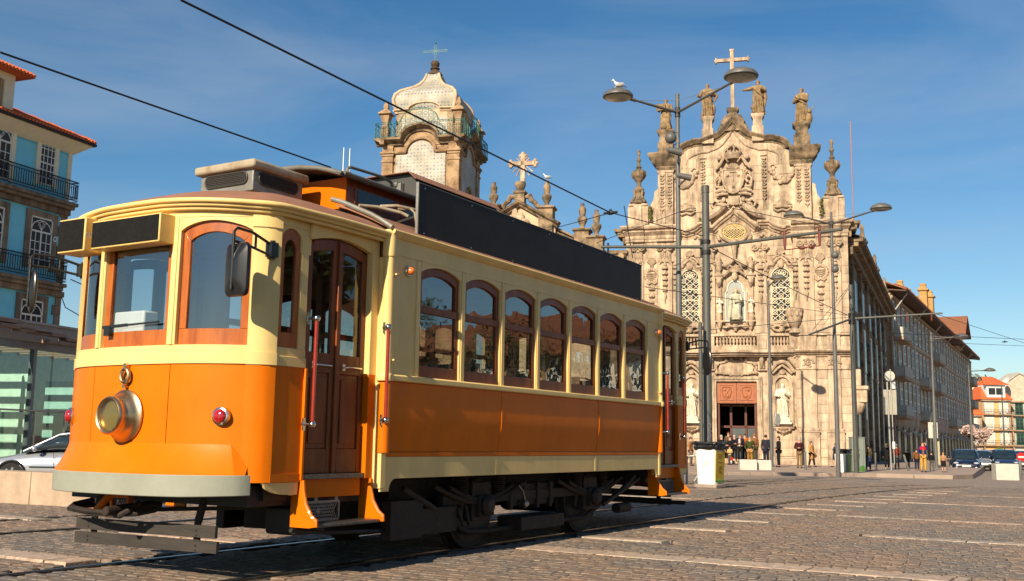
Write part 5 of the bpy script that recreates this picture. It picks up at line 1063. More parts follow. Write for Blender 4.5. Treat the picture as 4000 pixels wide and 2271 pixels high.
for s in sym():
    flower_strip(s*4.18, 19.3, 17.0, .19, .10); flower_strip(s*4.68, 19.3, 16.7, .19, .03); flower_strip(s*1.98, 20.2, 17.3, .19, .33)
    b = MB(); b.tube([(s*1.76, .36, z) for z in (16.9, 20.3)], .03, 6); b.tube([(s*2.2, .36, z) for z in (16.0, 20.9)], .03, 6); b.box(*sorted((s*1.75, s*2.22)), .28, .4, 20.3, 20.4); cp(b, 'panel_moulding', m_st2)
    b = MB()
    for i in range(15):
        t = i/14; x = s*(2.40+1.5*t); z = 19.35-.15*t-1.0*math.sin(math.pi*min(1, t*1.05))**.9*(.55+.45*t); rr = .11+.08*math.sin(math.pi*t)
        for k in range(3): b.ball((x+rb.uniform(-.08, .08), .30+rb.uniform(-.05, .03), z+rb.uniform(-.1, .1)), (rr, .10, rr), 6, 5)
    b.tube([(s*(2.55+.18*math.cos(R(a))), .28, 19.45+.2*math.sin(R(a))) for a in range(0, 300, 40)], .06, 6); cp(b, 'swag', m_carv)
    b = MB()
    for k in range(9): a = R(-100+25*k); b.tube([(s*3.1, .30, 16.8), (s*3.1+.5*math.sin(a)*.8, .24, 16.85+.42*math.cos(a)), (s*3.1+.62*math.sin(a), .28, 16.85+.30*math.cos(a))], [.08, .09, .05], 6)
    for q in (-1, 1): b.tube([(s*3.1, .28, 16.6), (s*3.1+q*.3, .24, 16.5), (s*3.1+q*.55, .26, 16.65), (s*3.1+q*.42, .26, 16.78)], .07, 6)
    cp(b, 'foliage_crest', m_carv)
    # reclining figures beside the oval window's point
    b = MB(); b.tube([(s*.45, YC-.35, 17.0), (s*.75, YC-.45, 16.85), (s*1.1, YC-.5, 16.55), (s*1.55, YC-.5, 16.25), (s*2.0, YC-.45, 16.05)], [.10, .24, .28, .24, .10], 8); b.ball((s*.62, YC-.45, 17.32), (.16, .15, .19), 8, 6); b.tube([(s*.7, YC-.5, 17.05), (s*.40, YC-.6, 16.95), (s*.25, YC-.55, 17.15)], [.09, .07, .05], 6); b.tube([(s*.85, YC-.5, 17.05), (s*1.15, YC-.55, 17.0), (s*1.25, YC-.5, 16.75)], [.09, .07, .05], 6); b.tube([(s*.9, YC-.5, 17.15), (s*1.2, YC-.4, 17.35), (s*1.45, YC-.4, 17.1), (s*1.3, YC-.45, 16.8)], [.12, .14, .12, .06], 8); cp(b, 'reclining_figure', m_carv)
    # flame finials
    u = s*6.30
    b = MB(); b.lathe([(.55, 17.34), (.62, 17.42), (.45, 17.6), (.30, 17.85), (.24, 18.15), (.34, 18.3), (.36, 18.4), (.20, 18.55), (.14, 18.75), (.20, 18.95), (.42, 19.2), (.48, 19.4), (.42, 19.6), (.22, 19.72), (.16, 19.85), (.20, 19.95), (.12, 20.05), (.08, 20.3), (.15, 20.42), (.15, 20.5), (.08, 20.6), (.07, 20.8), (.12, 20.95), (.10, 21.1), (.03, 21.2)], (u, .5, 0), 14)
    for k in range(8): a = R(45*k); b.ball((u+.36*math.cos(a), .5+.36*math.sin(a), 19.45), (.16, .16, .28), 6, 6)
    for k in range(4): a = R(90*k+45); b.tube([(u+.62*math.cos(a), .5+.62*math.sin(a), 17.4), (u+.5*math.cos(a), .5+.5*math.sin(a), 17.62), (u+.32*math.cos(a), .5+.32*math.sin(a), 17.9), (u+.40*math.cos(a), .5+.4*math.sin(a), 18.3)], [.10, .12, .08, .09], 6)
    cp(b, 'urn_finial', m_moss)
    # statue pedestals
    for (uu, z0, z1, w) in ((4.45, 20.74, 22.38, .46), (1.64, 21.55, 23.17, .34)):
        b = MB(); b.lathe([(w*1.12, z0-.25), (w*1.12, z0+(z1-z0)*.46), (w*.9, z0+(z1-z0)*.5), (w*.85, z0+(z1-z0)*.78), (w*1.0, z0+(z1-z0)*.84), (w*1.25, z0+(z1-z0)*.93), (w*1.25, z1), (w*.8, z1)], (s*uu, .55, 0), 4, sq=1, a0=.5); cp(b, 'statue_pedestal', m_moss if uu > 3 else m_st2)
for (x, z, q) in ((-5.5, 16.3, .2), (5.55, 16.4, .22), (-2.2, 15.95, .12), (-5.5, 16.8, .16), (5.55, 16.9, .12)):
    b = MB()
    for k in range(14): b.ball((x+rb.uniform(-q, q)*.6, .0 if abs(x) > 3 else .1, z+rb.uniform(-q, q)*1.8), (rb.uniform(.04, .09),)*3, 5, 4)
    cp(b, 'moss_tuft', m_grn, smooth=0)['kind'] = 'stuff'
# ---- cross and its pedestal
b = MB(); b.lathe([(.95, 22.1), (.72, 22.75), (.55, 23.1), (.36, 23.3), (.26, 23.55), (.30, 23.62), (.40, 23.75), (.40, 23.88), (.2, 23.9)], (.0, 1.15, 0), 4, sq=1, a0=.5)
for q in (-1, 1): b.tube([(q*1.0, 1.1, 22.2), (q*.75, 1.1, 22.75), (q*.55, 1.1, 23.15), (q*.42, 1.1, 23.45)], [.13, .12, .12, .09], 8); b.cyl((q*.66, .8, 22.95), (q*.66, 1.4, 22.95), .13)
cp(b, 'cross_pedestal', m_moss)
b = MB(); b.M = Matrix.Translation((0, .6, 0)); b.box(-.125, .125, .43, .67, 23.88, 28.0); b.box(-.16, .16, .40, .70, 27.95, 28.1); b.box(-1.05, 1.05, .44, .66, 27.23, 27.47)
for q in (-1, 1): b.box(*sorted((q*1.02, q*1.12)), .41, .69, 27.15, 27.55); b.box(*sorted((q*1.12, q*1.18)), .46, .64, 27.27, 27.43)
cp(b, 'cross', m_st2, bevel=.025)
# ---- urn on the balcony
b = MB(); b.lathe([(.40, 8.44), (.34, 8.55), (.20, 8.75), (.22, 8.85), (.38, 9.0), (.46, 9.3), (.50, 9.7), (.58, 9.85), (.56, 9.98), (.44, 10.0)], (3.72, -.05, 0), 14)
for k in range(10): a = R(36*k); b.ball((3.72+.47*math.cos(a), -.05+.47*math.sin(a), 9.65), (.10, .10, .22), 6, 5)
cp(b, 'stone_vase', m_carv)
# ---- long side wall, in the shade, clad with blue and white tile panels
m_tile = bpy.data.materials.new('painted_tile'); m_tile.use_nodes = True
def tile_nodes(m, a, c, sc, rough=.25):
    n = m.node_tree.nodes; l = m.node_tree.links; b_ = n['Principled BSDF']; b_.inputs['Roughness'].default_value = rough
    t = n.new('ShaderNodeTexCoord'); ck = n.new('ShaderNodeTexVoronoi'); ck.inputs['Scale'].default_value = sc; ck.inputs['Randomness'].default_value = .25; z = n.new('ShaderNodeTexNoise'); z.inputs['Scale'].default_value = 1.1; z.inputs['Detail'].default_value = 6
    r = n.new('ShaderNodeValToRGB'); r.color_ramp.elements[0].position = .12; r.color_ramp.elements[1].position = .42; r.color_ramp.elements[0].color = (*a, 1); r.color_ramp.elements[1].color = (*c, 1)
    r2 = n.new('ShaderNodeValToRGB'); r2.color_ramp.elements[0].position = .35; r2.color_ramp.elements[1].position = .65; r2.color_ramp.elements[0].color = (.72, .68, .62, 1); r2.color_ramp.elements[1].color = (1, 1, 1, 1)
    x = n.new('ShaderNodeMixRGB'); x.blend_type = 'MULTIPLY'; x.inputs['Fac'].default_value = 1
    l.new(t.outputs['Object'], ck.inputs['Vector']); l.new(t.outputs['Object'], z.inputs['Vector']); l.new(ck.outputs['Distance'], r.inputs['Fac']); l.new(z.outputs['Fac'], r2.inputs['Fac']); l.new(r.outputs['Color'], x.inputs['Color1']); l.new(r2.outputs['Color'], x.inputs['Color2']); l.new(x.outputs['Color'], b_.inputs['Base Color'])
tile_nodes(m_tile, (.07, .08, .14), (.25, .235, .25), 3.5); MATS['painted_tile'] = m_tile
SW = R(8.5)                                                            # side wall direction against the depth axis of the front
sd_ = Vector((math.sin(SW), math.cos(SW), 0)); sn = Vector((math.cos(SW), -math.sin(SW), 0)); LS = 40.
MS = Matrix(((sn.x, sd_.x, 0, 7.12), (sn.y, sd_.y, 0, .9), (0, 0, 1, 0), (0, 0, 0, 1)))
def sp(fn, name, m, bevel=0, smooth=40):
    b = MB(); b.M = MS; fn(b); return cp(b, name, m, bevel=bevel, smooth=smooth)
sp(lambda b: b.box(-1, 0, 0, LS, 0, 14.6), 'side_wall', m_moss)
for k in range(6):
    y0 = 2.2+k*6.3
    sp(lambda b: b.box(0, .02, y0, y0+4.6, 1.0, 12.6), 'tile_panel', m_tile)
    sp(lambda b: b.box(0, .22, y0-1.3, y0-.2, 0, 13.6), 'side_pilaster', m_moss, .03)
    sp(lambda b: b.box(.03, .12, y0+1.4, y0+3.1, 6.6, 9.8), 'side_window', m_wir)
    sp(lambda b: b.box(.12, .13, y0+1.5, y0+3.0, 6.7, 9.7), 'side_pane', m_dark)
    sp(lambda b: b.box(.0, .16, y0+1.1, y0+3.4, 9.85, 10.3), 'side_lintel', m_moss, .04)
sp(lambda b: (b.box(0, .35, 0, LS, 13.6, 14.1), b.box(0, .7, 0, LS, 14.1, 14.4), b.box(0, 1.0, 0, LS, 14.4, 14.7)), 'side_cornice', m_moss, .06)
sp(lambda b: b.slab([(1.0, 0, 14.72), (1.0, LS, 14.72)], [(-4.0, 0, 16.6), (-4.0, LS, 16.6)], (0, 0, -.1)), 'side_roof', mat('old_roof_tile', (.22, .10, .05), .9, c2=(.10, .055, .03), scale=3, bump=.8, bscale=12))
sp(lambda b: (b.box(.0, .9, .2, 1.0, 4.1, 4.9), b.box(.0, 1.0, .1, 1.1, 4.9, 5.15), b.box(.0, .55, .3, .9, 5.15, 6.2), b.tube([(.4, .6, 4.1), (.3, .6, 3.6), (.1, .6, 3.3)], [.42, .3, .1], 8)), 'side_bracket', m_st2, .05)
for k in range(3):
    yk = 10+k*13
    sp(lambda b: b.lathe([(.45, 14.7), (.35, 15.3), (.45, 15.4), (.2, 15.7), (.42, 16.2), (.2, 16.6), (.12, 17.1), (.16, 17.3), (.03, 17.6)], (.2, yk, 0), 10), 'side_finial', m_moss)
b = MB(); b.box(-7.0, 7.0, 7.1, 30, 0, 14.5); b.box(-7.0, -5.5, 1.5, 7.1, 0, 14.5); b.box(5.5, 7.0, 1.5, 7.1, 0, 14.5); b.box(-5.5, 5.5, 1.5, 7.1, 5.7, 14.5); b.prism([(-7.0, 14.5), (7.0, 14.5), (0, 18.2)], 1.5, 30); cp(b, 'nave', m_moss)
b = MB(); b.cyl((7.9, 6, 15), (7.9, 6, 24.0), .035); cp(b, 'flag_pole', mat('pink_pole', (.40, .18, .15), .6))
# ================================================================ BUILDINGS AROUND THE SQUARE
# ---- bell tower with a tiled onion dome, front turned as the church's
m_tilew = bpy.data.materials.new('white_tile'); m_tilew.use_nodes = True; tile_nodes(m_tilew, (.14, .17, .23), (.42, .395, .34), 4.5, .6); MATS['white_tile'] = m_tilew
m_lime = mat('limewash', (.60, .47, .32), .8, c2=(.42, .29, .18), scale=2, bump=.2)
m_rustst = mat('rusty_granite', (.40, .27, .16), .9, c2=(.17, .10, .055), scale=1.5, bump=.6, bscale=12, detail=8, lo=.35, hi=.6, spec=.2)
m_gri = mat('green_ironwork', (.02, .15, .12), .5, var=.15)
TT = R(18)
tw0 = at(1682, 900, 66.4)
tower = thing('bell_tower', 'bell tower with tiled onion dome, green railing and iron cross', 'tower', (tw0.x, tw0.y, -.4), TT)
tz = lambda y, dy=0: at(1690, y, 66.2).z+.4
HW = 2.48
Zc = tz(562)                                                           # level of the big ledge
def twp(b, name, m, parent=None, bevel=0, smooth=40): return b.build(name, m, parent or tower, bevel, smooth)
b = MB(); b.box(-HW+.1, HW-.1, -HW+.1, HW-.1, 0, Zc-.5); twp(b, 'shaft', m_rustst)
for sx in (-1, 1):
    for sy in (-1, 1):
        b = MB(); cx, cy = sx*(HW-.32), sy*(HW-.32); b.box(cx-.36, cx+.36, cy-.36, cy+.36, 0, Zc-.35)
        for z, o in ((Zc-1.15, .06), (Zc-1.0, .12), (Zc-1.55, .05)): b.box(cx-.36-o, cx+.36+o, cy-.36-o, cy+.36+o, z, z+.12)
        twp(b, 'corner_pilaster', m_rustst, bevel=.02)
def on_face(k):                                                        # transform of one face: x along it, -y outwards
    return Matrix.Rotation(R(90*k), 4, 'Z') @ Matrix.Translation((0, -HW, 0))
for k in range(4):
    M = on_face(k)
    b = MB(); b.M = M; po = [(-1.62, Zc-7), (1.62, Zc-7), (1.62, Zc-1.05), (.85, Zc-1.05)]+[(.85*math.cos(R(a)), Zc-1.0+.78*math.sin(R(a))) for a in range(10, 180, 10)]+[(-.85, Zc-1.05), (-1.62, Zc-1.05)]; b.prism(po, .02, .12); twp(b, 'tile_panel', m_tilew)
    b = MB(); b.M = M; ar = [(-1.7, Zc-.95), (-.98, Zc-.95)]+[(-.98*math.cos(R(a)), Zc-.95+.9*math.sin(R(a))) for a in range(10, 180, 10)]+[(.98, Zc-.95), (1.7, Zc-.95)]; b.tube([(x, -.02, z) for x, z in ar], .10, 8); twp(b, 'arch_moulding', m_rustst)
    # ledge arching up over the middle
    led = [(-HW-.45, Zc-.12), (-1.25, Zc-.12)]+[(-1.25*math.cos(R(a)), Zc-.12+.88*math.sin(R(a))) for a in range(12, 180, 12)]+[(1.25, Zc-.12), (HW+.45, Zc-.12)]
    b = MB(); b.M = M; sweep(b, led, [(-.2, -.35), (.06, -.35), (.10, -.22), (.28, -.12), (.45, -.06), (.48, .06), (-.2, .08)]); twp(b, 'ledge', m_moss, smooth=30)
    b = MB(); b.M = M; b.prism([(x*.985, z-.1) for x, z in led]+[(1.3, Zc-.5), (-1.3, Zc-.5)], .05, .4); twp(b, 'ledge_backing', m_rustst)
    if k in (0, 1):                                                    # arched belfry opening
        b = MB(); b.M = M; po = [(-.42, Zc-5.2), (.42, Zc-5.2), (.42, Zc-3.3)]+[(.42*math.cos(R(a)), Zc-3.3+.5*math.sin(R(a))) for a in range(15, 180, 15)]+[(-.42, Zc-3.3)]; b.prism(po, -.02, .05); ow = twp(b, 'belfry_opening', mat('tower_gloom', (.05, .045, .03), .9))
        b = MB(); b.M = M; b.tube([(x*1.15, -.03, z) for x, z in po[1:]+[(-.42, Zc-5.2)]], .10, 6); twp(b, 'opening_surround', m_rustst, ow)
    # wrought railing
    rl = [(x*1.0, z+.08) for x, z in led]
    rl[0] = (-HW-.42, rl[0][1]); rl[-1] = (HW+.42, rl[-1][1])
    def rpt(t):
        n = len(rl)-1; L_ = [0]
        for i in range(n): L_.append(L_[-1]+math.dist(rl[i], rl[i+1]))
        d = t*L_[-1]; i = max(j for j in range(n) if L_[j] <= d+1e-9); f = (d-L_[i])/max(1e-6, L_[i+1]-L_[i]); return (lerp(rl[i][0], rl[i+1][0], f), lerp(rl[i][1], rl[i+1][1], f))
    b = MB(); b.M = M; N_ = 34; P_ = [rpt(i/N_) for i in range(N_+1)]
    for h in (.06, .86, .96): b.tube([(x, -.42, z+h) for x, z in P_], .018, 5)
    for i in range(0, N_+1, 2): x, z = P_[i]; b.bar((x, -.42, z), (x, -.42, z+.96), .028, .028)
    for i in range(1, N_, 2):
        x, z = P_[i]
        for zz, r in ((.28, .13), (.60, .12), (.91, .045)): b.tube([(x+r*math.cos(R(a)), -.42, z+zz+r*math.sin(R(a))) for a in range(0, 360, 45)], .012, 4, closed=True)
    twp(b, 'railing', m_gri, smooth=0)
    # drum under the dome
    b = MB(); b.M = Matrix.Rotation(R(90*k), 4, 'Z'); hd = 1.88; dtop = Zc+1.92
    dr_ = [(-hd, dtop), (-hd*.55, dtop+.05)]+[(-hd*.55*math.cos(R(a)), dtop+.05+.42*math.sin(R(a))) for a in range(20, 180, 20)]+[(hd*.55, dtop+.05), (hd, dtop)]
    b.prism([(-hd, Zc)]+dr_+[(hd, Zc)], -hd, -hd+.4); twp(b, 'drum_wall', m_lime)
    b = MB(); b.M = Matrix.Rotation(R(90*k), 4, 'Z'); b.prism([(-hd*.8, Zc), (-hd*.8, dtop-.5)]+[(x*.82, z-.45) for x, z in dr_[1:-1]]+[(hd*.8, dtop-.5), (hd*.8, Zc)], -hd-.02, -hd+.05); twp(b, 'drum_tiles', m_tilew)
    b = MB(); b.M = Matrix.Rotation(R(90*k), 4, 'Z') @ Matrix.Translation((0, -hd, 0)); sweep(b, [(-hd-.12, dtop)]+dr_[1:-1]+[(hd+.12, dtop)], [(-.1, -.16), (.05, -.14), (.10, -.04), (.22, .02), (.22, .1), (-.1, .1)]); twp(b, 'drum_cornice', m_lime, smooth=30)
dtop = Zc+1.92
dome = [(1.88, dtop+.05), (2.02, dtop+.4), (2.06, dtop+.8), (1.98, dtop+1.12), (1.72, dtop+1.42), (1.36, dtop+1.66), (1.02, dtop+1.88), (.76, dtop+2.14), (.57, dtop+2.44), (.46, dtop+2.74), (.41, dtop+2.95)]
b = MB(); b.lathe(dome, (0, 0, 0), 4, sq=1, a0=.5); twp(b, 'dome', m_tilew, smooth=30)
for sx in (-1, 1):
    for sy in (-1, 1):
        b = MB(); b.tube([(sx*r*1.0, sy*r*1.0, z) for r, z in dome], [.12]*8+[.10, .09, .08], 8); twp(b, 'dome_rib', m_lime, smooth=60)
        b = MB(); c_ = (sx*(HW-.1), sy*(HW-.1), Zc); b.lathe([(.24, 0), (.24, .75), (.18, .8), (.16, .95), (.30, 1.45), (.26, 1.5), (.42, 1.58), (.40, 1.66), (.12, 1.95), (.16, 2.1), (.12, 2.25), (.03, 2.5)], c_, 4, sq=1, a0=.5); twp(b, 'corner_urn', m_rustst)
b = MB(); z = dtop+2.92; b.lathe([(.42, z), (.52, z+.04), (.48, z+.14), (.30, z+.32), (.22, z+.4), (.32, z+.48), (.30, z+.54), (.20, z+.6), (.28, z+.72), (.30, z+.86), (.22, z+1.0), (.08, z+1.05)], (0, 0, 0), 12); twp(b, 'dome_finial', mat('dark_stone', (.10, .06, .035), .9, c2=(.05, .03, .02)))
b = MB(); z0 = z+1.0; z1 = tz(122); zc = z1-.60
b.tube([(-.045, 0, z0), (-.045, 0, z1-.1)], .018, 5); b.tube([(.045, 0, z0), (.045, 0, z1-.1)], .018, 5); b.bar((-.75, 0, zc), (.75, 0, zc), .03, .03); b.bar((-.75, 0, zc+.09), (.75, 0, zc+.09), .03, .03); b.ball((0, 0, z1), .07)
for q in (-1, 1): b.tube([(q*.78+.07*math.cos(R(a)), 0, zc+.045+.07*math.sin(R(a))) for a in range(0, 360, 60)], .02, 5, closed=True)
for k in range(8): a = R(45*k+22); b.bar((0, 0, zc+.045), (.28*math.cos(a), 0, zc+.045+.28*math.sin(a)), .02, .02)
twp(b, 'iron_cross', m_gri, smooth=0)
# ---- gabled front with a radiant stone cross, between tower and church
gq = at(2015, 1700, 63); TG = R(18)
gab = thing('gabled_church', 'pale stone gabled church front with radiant cross behind the roof board', 'church', (gq.x, gq.y, -.4), TG)
def gl_(px_, py_):                                                     # point of the photograph on that front
    n_ = Vector((-math.sin(TG), math.cos(TG), 0)); d = ray(px_, py_); t = (Vector((gq.x, gq.y, 0))-CAM).dot(n_)/d.dot(n_); X = CAM+d*t-Vector((gq.x, gq.y, -.4)); return (X.dot(Vector((math.cos(TG), math.sin(TG), 0))), X.z)
ap = gl_(2015, 783); re = gl_(2165, 868); sl = (ap[1]-re[1])/(re[0]-ap[0]); hwid = re[0]-ap[0]
b = MB(); b.prism([(-hwid+.2, 0), (hwid-.2, 0), (hwid-.2, re[1]-.15), (0, ap[1]-.3), (-hwid+.2, re[1]-.15)], .2, 1.2); b.build('front_wall', m_lime, gab)
b = MB(); sweep(b, [(-hwid-.1, re[1]-.05), (0, ap[1]-.05), (hwid+.1, re[1]-.05)], [(-.4, -.35), (.0, -.33), (.06, -.22), (.26, -.12), (.34, .02), (-.4, .06)]); b.build('gable_cornice', m_moss, gab, smooth=30)
b = MB(); b.ball((0, .1, ap[1]-1.2), (.35, .2, .5), 8, 6); b.ball((.35, .1, ap[1]-1.5), (.35, .25, .35), 8, 6); b.ball((-.3, .1, ap[1]-.9), (.22, .2, .5), 8, 6); b.build('gable_relief', m_carv, gab)
b = MB(); z = ap[1]; b.box(-.32, .32, -.1, .5, z-.3, z+.45); b.box(-.40, .40, -.18, .58, z+.45, z+.58); b.lathe([(.2, z+.58), (.26, z+.75), (.36, z+1.0), (.34, z+1.2), (.15, z+1.25)], (0, .2, 0), 12)
for q in (-1, 1): b.tube([(q*.35, .2, z+.25), (q*.62, .2, z+.28), (q*.72, .2, z+.02), (q*.95, .2, z-.15), (q*1.15, .2, z-.42)], [.16, .20, .17, .15, .18], 8)
b.build('gable_pedestal', m_moss, gab)
b = MB(); ct_ = gl_(2025, 600); zc = gl_(2025, 637)[1]; cx = .15; b.box(cx-.13, cx+.13, .1, .34, z+1.2, ct_[1]); b.box(cx-.75, cx+.75, .1, .34, zc-.13, zc+.13)
for q in (-1, 1):
    for dz in (-.17, .0, .17): b.ball((cx+q*(.78+(.08 if dz == 0 else 0)), .22, zc+dz), .13, 8, 6)
    b.ball((cx+q*.17, .22, ct_[1]-.1), .12, 8, 6)
b.ball((cx, .22, ct_[1]+.02), .14, 8, 6)
for k in range(16):
    a = R(22.5*k+11); l_ = .62 if math.sin(a) > -.2 else .95
    if abs(math.cos(a)) < .97: b.bar((cx, .22, zc), (cx+l_*math.cos(a)*.8, .22, zc+l_*math.sin(a)), .09, .06)
b.build('radiant_cross', m_st2, gab)
def gurn(px_, base, top, ped):
    x, zb = gl_(px_, base); zt = gl_(px_, top)[1]; zp = gl_(px_, ped)[1]; h = zt-zb
    b = MB(); b.lathe([(r*.92, zb+h*t) for r, t in ((.30, 0), (.26, .05), (.16, .09), (.15, .14), (.28, .26), (.34, .34), (.33, .42), (.26, .46), (.16, .50), (.14, .56), (.18, .45), (.25, .70), (.24, .78), (.13, .86), (.12, .92), (.15, .95), (.02, 1.0))], (x, .4, 0), 12)
    b.lathe([(.45, zp-1.2), (.45, zb-.2), (.58, zb-.1), (.56, zb)], (x, .4, 0), 4, sq=1, a0=.5); return b.build('urn_finial', m_moss, gab)
gurn(1922, 800, 704, 870); gurn(2131, 805, 697, 870); gurn(2271, 893, 787, 940); gurn(2326, 921, 812, 965)
e0 = gl_(2149, 872); e1 = gl_(2345, 966)
b = MB(); b.slab([(e0[0], .5, e0[1]), (e1[0], .5, e1[1])], [(e0[0], .5, e0[1]-.35), (e1[0], .5, e1[1]-.35)], (0, 1.0, 0)); b.slab([(e0[0], .3, e0[1]-.02), (e1[0], .3, e1[1]-.02)], [(e0[0], .3, e0[1]-.15), (e1[0], .3, e1[1]-.15)], (0, 1.2, 0)); b.build('parapet', m_moss, gab)
b = MB(); b.box(e0[0]-.1, e1[0]+.1, .8, 1.6, 0, e1[1]-.2); b.build('side_front', m_lime, gab)
x_, z_ = gl_(2400, 985); b = MB(); b.box(e1[0], x_+.6, .6, 1.4, 0, z_); b.box(e1[0]-.05, x_+.7, .5, 1.4, z_, z_+.2); b.cyl((x_+.35, .3, z_-.2), (x_+.35, .6, z_-.2), .2); b.build('linking_wall', m_moss, gab)
# antenna masts far behind the roof
for px_, y0, y1 in ((1339, 690, 572), (1363, 690, 576)):
    p = at(px_, y0, 90); q = at(px_, y1, 90); m_ = thing('antenna_mast', 'thin white antenna mast seen behind the tram roof, '+('left' if px_ == 1339 else 'right')+' of the pair', 'mast', (p.x, p.y, p.z-6), group='antenna masts')
    b = MB(); b.cyl((0, 0, 0), (0, 0, q.z-p.z+6), .09, .04, 6); b.build('mast_pole', m_white, m_); b = MB(); b.box(-.12, .12, -.12, .12, 4.5, 6.4); b.build('mast_box', mat('mast_red', (.4, .05, .04), .6), m_)
# ---- terrace of town houses down the shaded street
m_hwall = mat('town_granite', (.46, .32, .21), .85, c2=(.28, .19, .125), scale=1.2, bump=.4, bscale=8)
m_hpl = mat('grey_render', (.58, .48, .38), .85, c2=(.40, .33, .26), scale=1.2)
m_hpk = mat('pinkish_render', (.50, .34, .27), .85, c2=(.36, .25, .20), scale=1.2)
m_wfr = mat('white_window', (.72, .72, .68), .5, var=.05)
m_wgl = mat('window_glass', (.035, .04, .05), .18, var=.3, spec=.35)
m_tl = mat('clay_tile', (.30, .11, .05), .85, c2=(.16, .065, .035), scale=4, bump=.5, bscale=10)
m_eav = mat('eaves_board', (.12, .065, .04), .8)
m_blc = mat('balcony_stone', (.50, .48, .42), .85, c2=(.36, .34, .29), scale=2)
m_chim = mat('ochre_chimney', (.46, .27, .09), .9, c2=(.34, .19, .065), scale=2)
m_drk = mat('shop_dark', (.02, .018, .018), .3)
def sash_mesh(w, h, cols, rows, key, m=None, t=.05, arched=False):
    if key in CH: return CH[key]
    b = MB(); b.box(-w/2, -w/2+t*1.6, -.03, .03, 0, h); b.box(w/2-t*1.6, w/2, -.03, .03, 0, h); b.box(-w/2, w/2, -.03, .03, 0, t*1.6); b.box(-w/2, w/2, -.03, .03, h-t*1.6, h)
    for i in range(1, cols): x = -w/2+w*i/cols; b.box(x-t/2, x+t/2, -.025, .02, 0, h)
    for j in range(1, rows): z = h*j/rows; k = t*(1.0 if j*2 == rows else .5); b.box(-w/2, w/2, -.025, .02, z-k, z+k)
    p = MB(); p.box(-w/2+.02, w/2-.02, .0, .012, .02, h-.02); CH[key] = (b.mesh('window', m or m_wfr, 0), p.mesh('pane', m_wgl, 0)); return CH[key]
def add_window(root, x, z, key, y=0., **kw):
    f, p = CH[key]; o = put('window', f, root, (x, y, z)); put('pane', p, o, (0, .008, 0)); return o
def row_house(loc, rz, Ln, label, lev, H_, wm, bays, win, balc, shop=True, group=None, depth=9, chim=()):
    t = thing('town_house', label, 'house', loc, rz, group)
    b = MB(); b.box(0, Ln, .06, depth, 0, H_); b.build('wall', wm, t)
    for k, (z0, z1) in enumerate(lev):
        bw = Ln/bays
        for i in range(bays):
            add_window(t, bw*(i+.5), z0, win, .03)
            if i < bays: b = None
        b = MB()
        for i in range(bays+1): x = min(max(bw*i, .12), Ln-.12); b.box(x-.36, x+.36, -.05, .1, z0-.15, z1+.15)
        b.build('window_piers', m_hwall, t)['kind'] = 'stuff'
        b = MB(); b.box(0, Ln, -.14, .1, z1+.12, z1+.38); b.build('string_course', m_hwall, t)
        b = MB(); b.box(.02, Ln-.02, -.02, .1, z0-.85, z0-.12); b.build('tile_band', m_hpl if k > 0 else m_hpk, t)
    for (x0, x1, k) in balc:
        z0 = lev[k][0]-.75
        b = MB(); b.box(x0, x1, -1.0, .1, z0-.3, z0); b.build('balcony_slab', m_hwall, t, .05); b = MB(); b.box(x0, x1, -1.0, -.9, z0, z0+1.0); b.box(x0, x0+.1, -1.0, .1, z0, z0+1.0); b.box(x1-.1, x1, -1.0, .1, z0, z0+1.0); b.build('balcony_parapet', m_blc, t, .03)
    b = MB(); b.slab([(-.4, -1.5, H_-.05), (Ln+.2, -1.5, H_-.05)], [(-.4, .2, H_+.15), (Ln+.2, .2, H_+.15)], (0, 0, .12)); b.build('eaves', m_eav, t)
    b = MB(); b.slab([(-.4, -1.55, H_+.09), (Ln+.2, -1.55, H_+.09)], [(-.4, depth*.5, H_+2.6), (Ln+.2, depth*.5, H_+2.6)], (0, 0, .14)); b.slab([(-.4, depth*.5, H_+2.6), (Ln+.2, depth*.5, H_+2.6)], [(-.4, depth+1, H_+.1), (Ln+.2, depth+1, H_+.1)], (0, 0, .14)); b.build('roof', m_tl, t)
    b = MB()
    for i in range(int(Ln/.35)): x = -.3+i*.35; b.cyl((x, -1.6, H_+.25), (x, -.4, H_+.25+.48), .10, n=6)
    b.build('eave_tiles', m_tl, t)['kind'] = 'stuff'
    for x in (.8, Ln*.5): b = MB(); b.tube([(x, -1.45, H_-.1), (x+.5, -.3, H_-1.5), (x+.5, -.12, H_-1.7), (x+.5, -.12, 4)], .07, 6); b.build('drain_pipe', mat('pale_pipe', (.55, .53, .5), .5), t)
    for (x, y, h, w) in chim:
        b = MB(); b.lathe([(w, H_), (w*.9, H_+h-1.0), (w*1.25, H_+h-.95), (w*1.25, H_+h-.75), (w*.9, H_+h-.7), (w*.6, H_+h-.25), (w*.75, H_+h-.2), (w*.6, H_+h)], (x, y, 0), 4, sq=1, a0=.5); b.build('chimney', m_chim, t, .04)
    if shop:
        n = max(2, int(Ln/4.2))
        for i in range(n):
            x = Ln*(i+.5)/n; b = MB(); b.box(x-1.35, x+1.35, -.01, .1, .1, 3.6); s_ = b.build('shop_front', m_drk, t); b = MB(); b.box(x-1.5, x-1.32, -.1, .1, 0, 3.8); b.box(x+1.32, x+1.5, -.1, .1, 0, 3.8); b.box(x-1.5, x+1.5, -.12, .1, 3.6, 3.9); b.build('shop_surround', m_hwall, s_)
            if i % 2 == 0: b = MB(); b.slab([(x-1.4, -.05, 3.6), (x+1.4, -.05, 3.6)], [(x-1.4, -1.1, 3.0), (x+1.4, -1.1, 3.0)], (0, 0, -.05)); b.build('awning', m_blc if i % 4 else m_hpk, s_)
    return t
sash_mesh(1.7, 3.05, 2, 3, 'town', t=.11)
PH = R(2.7); hx0, hy0 = -14.35, 101.
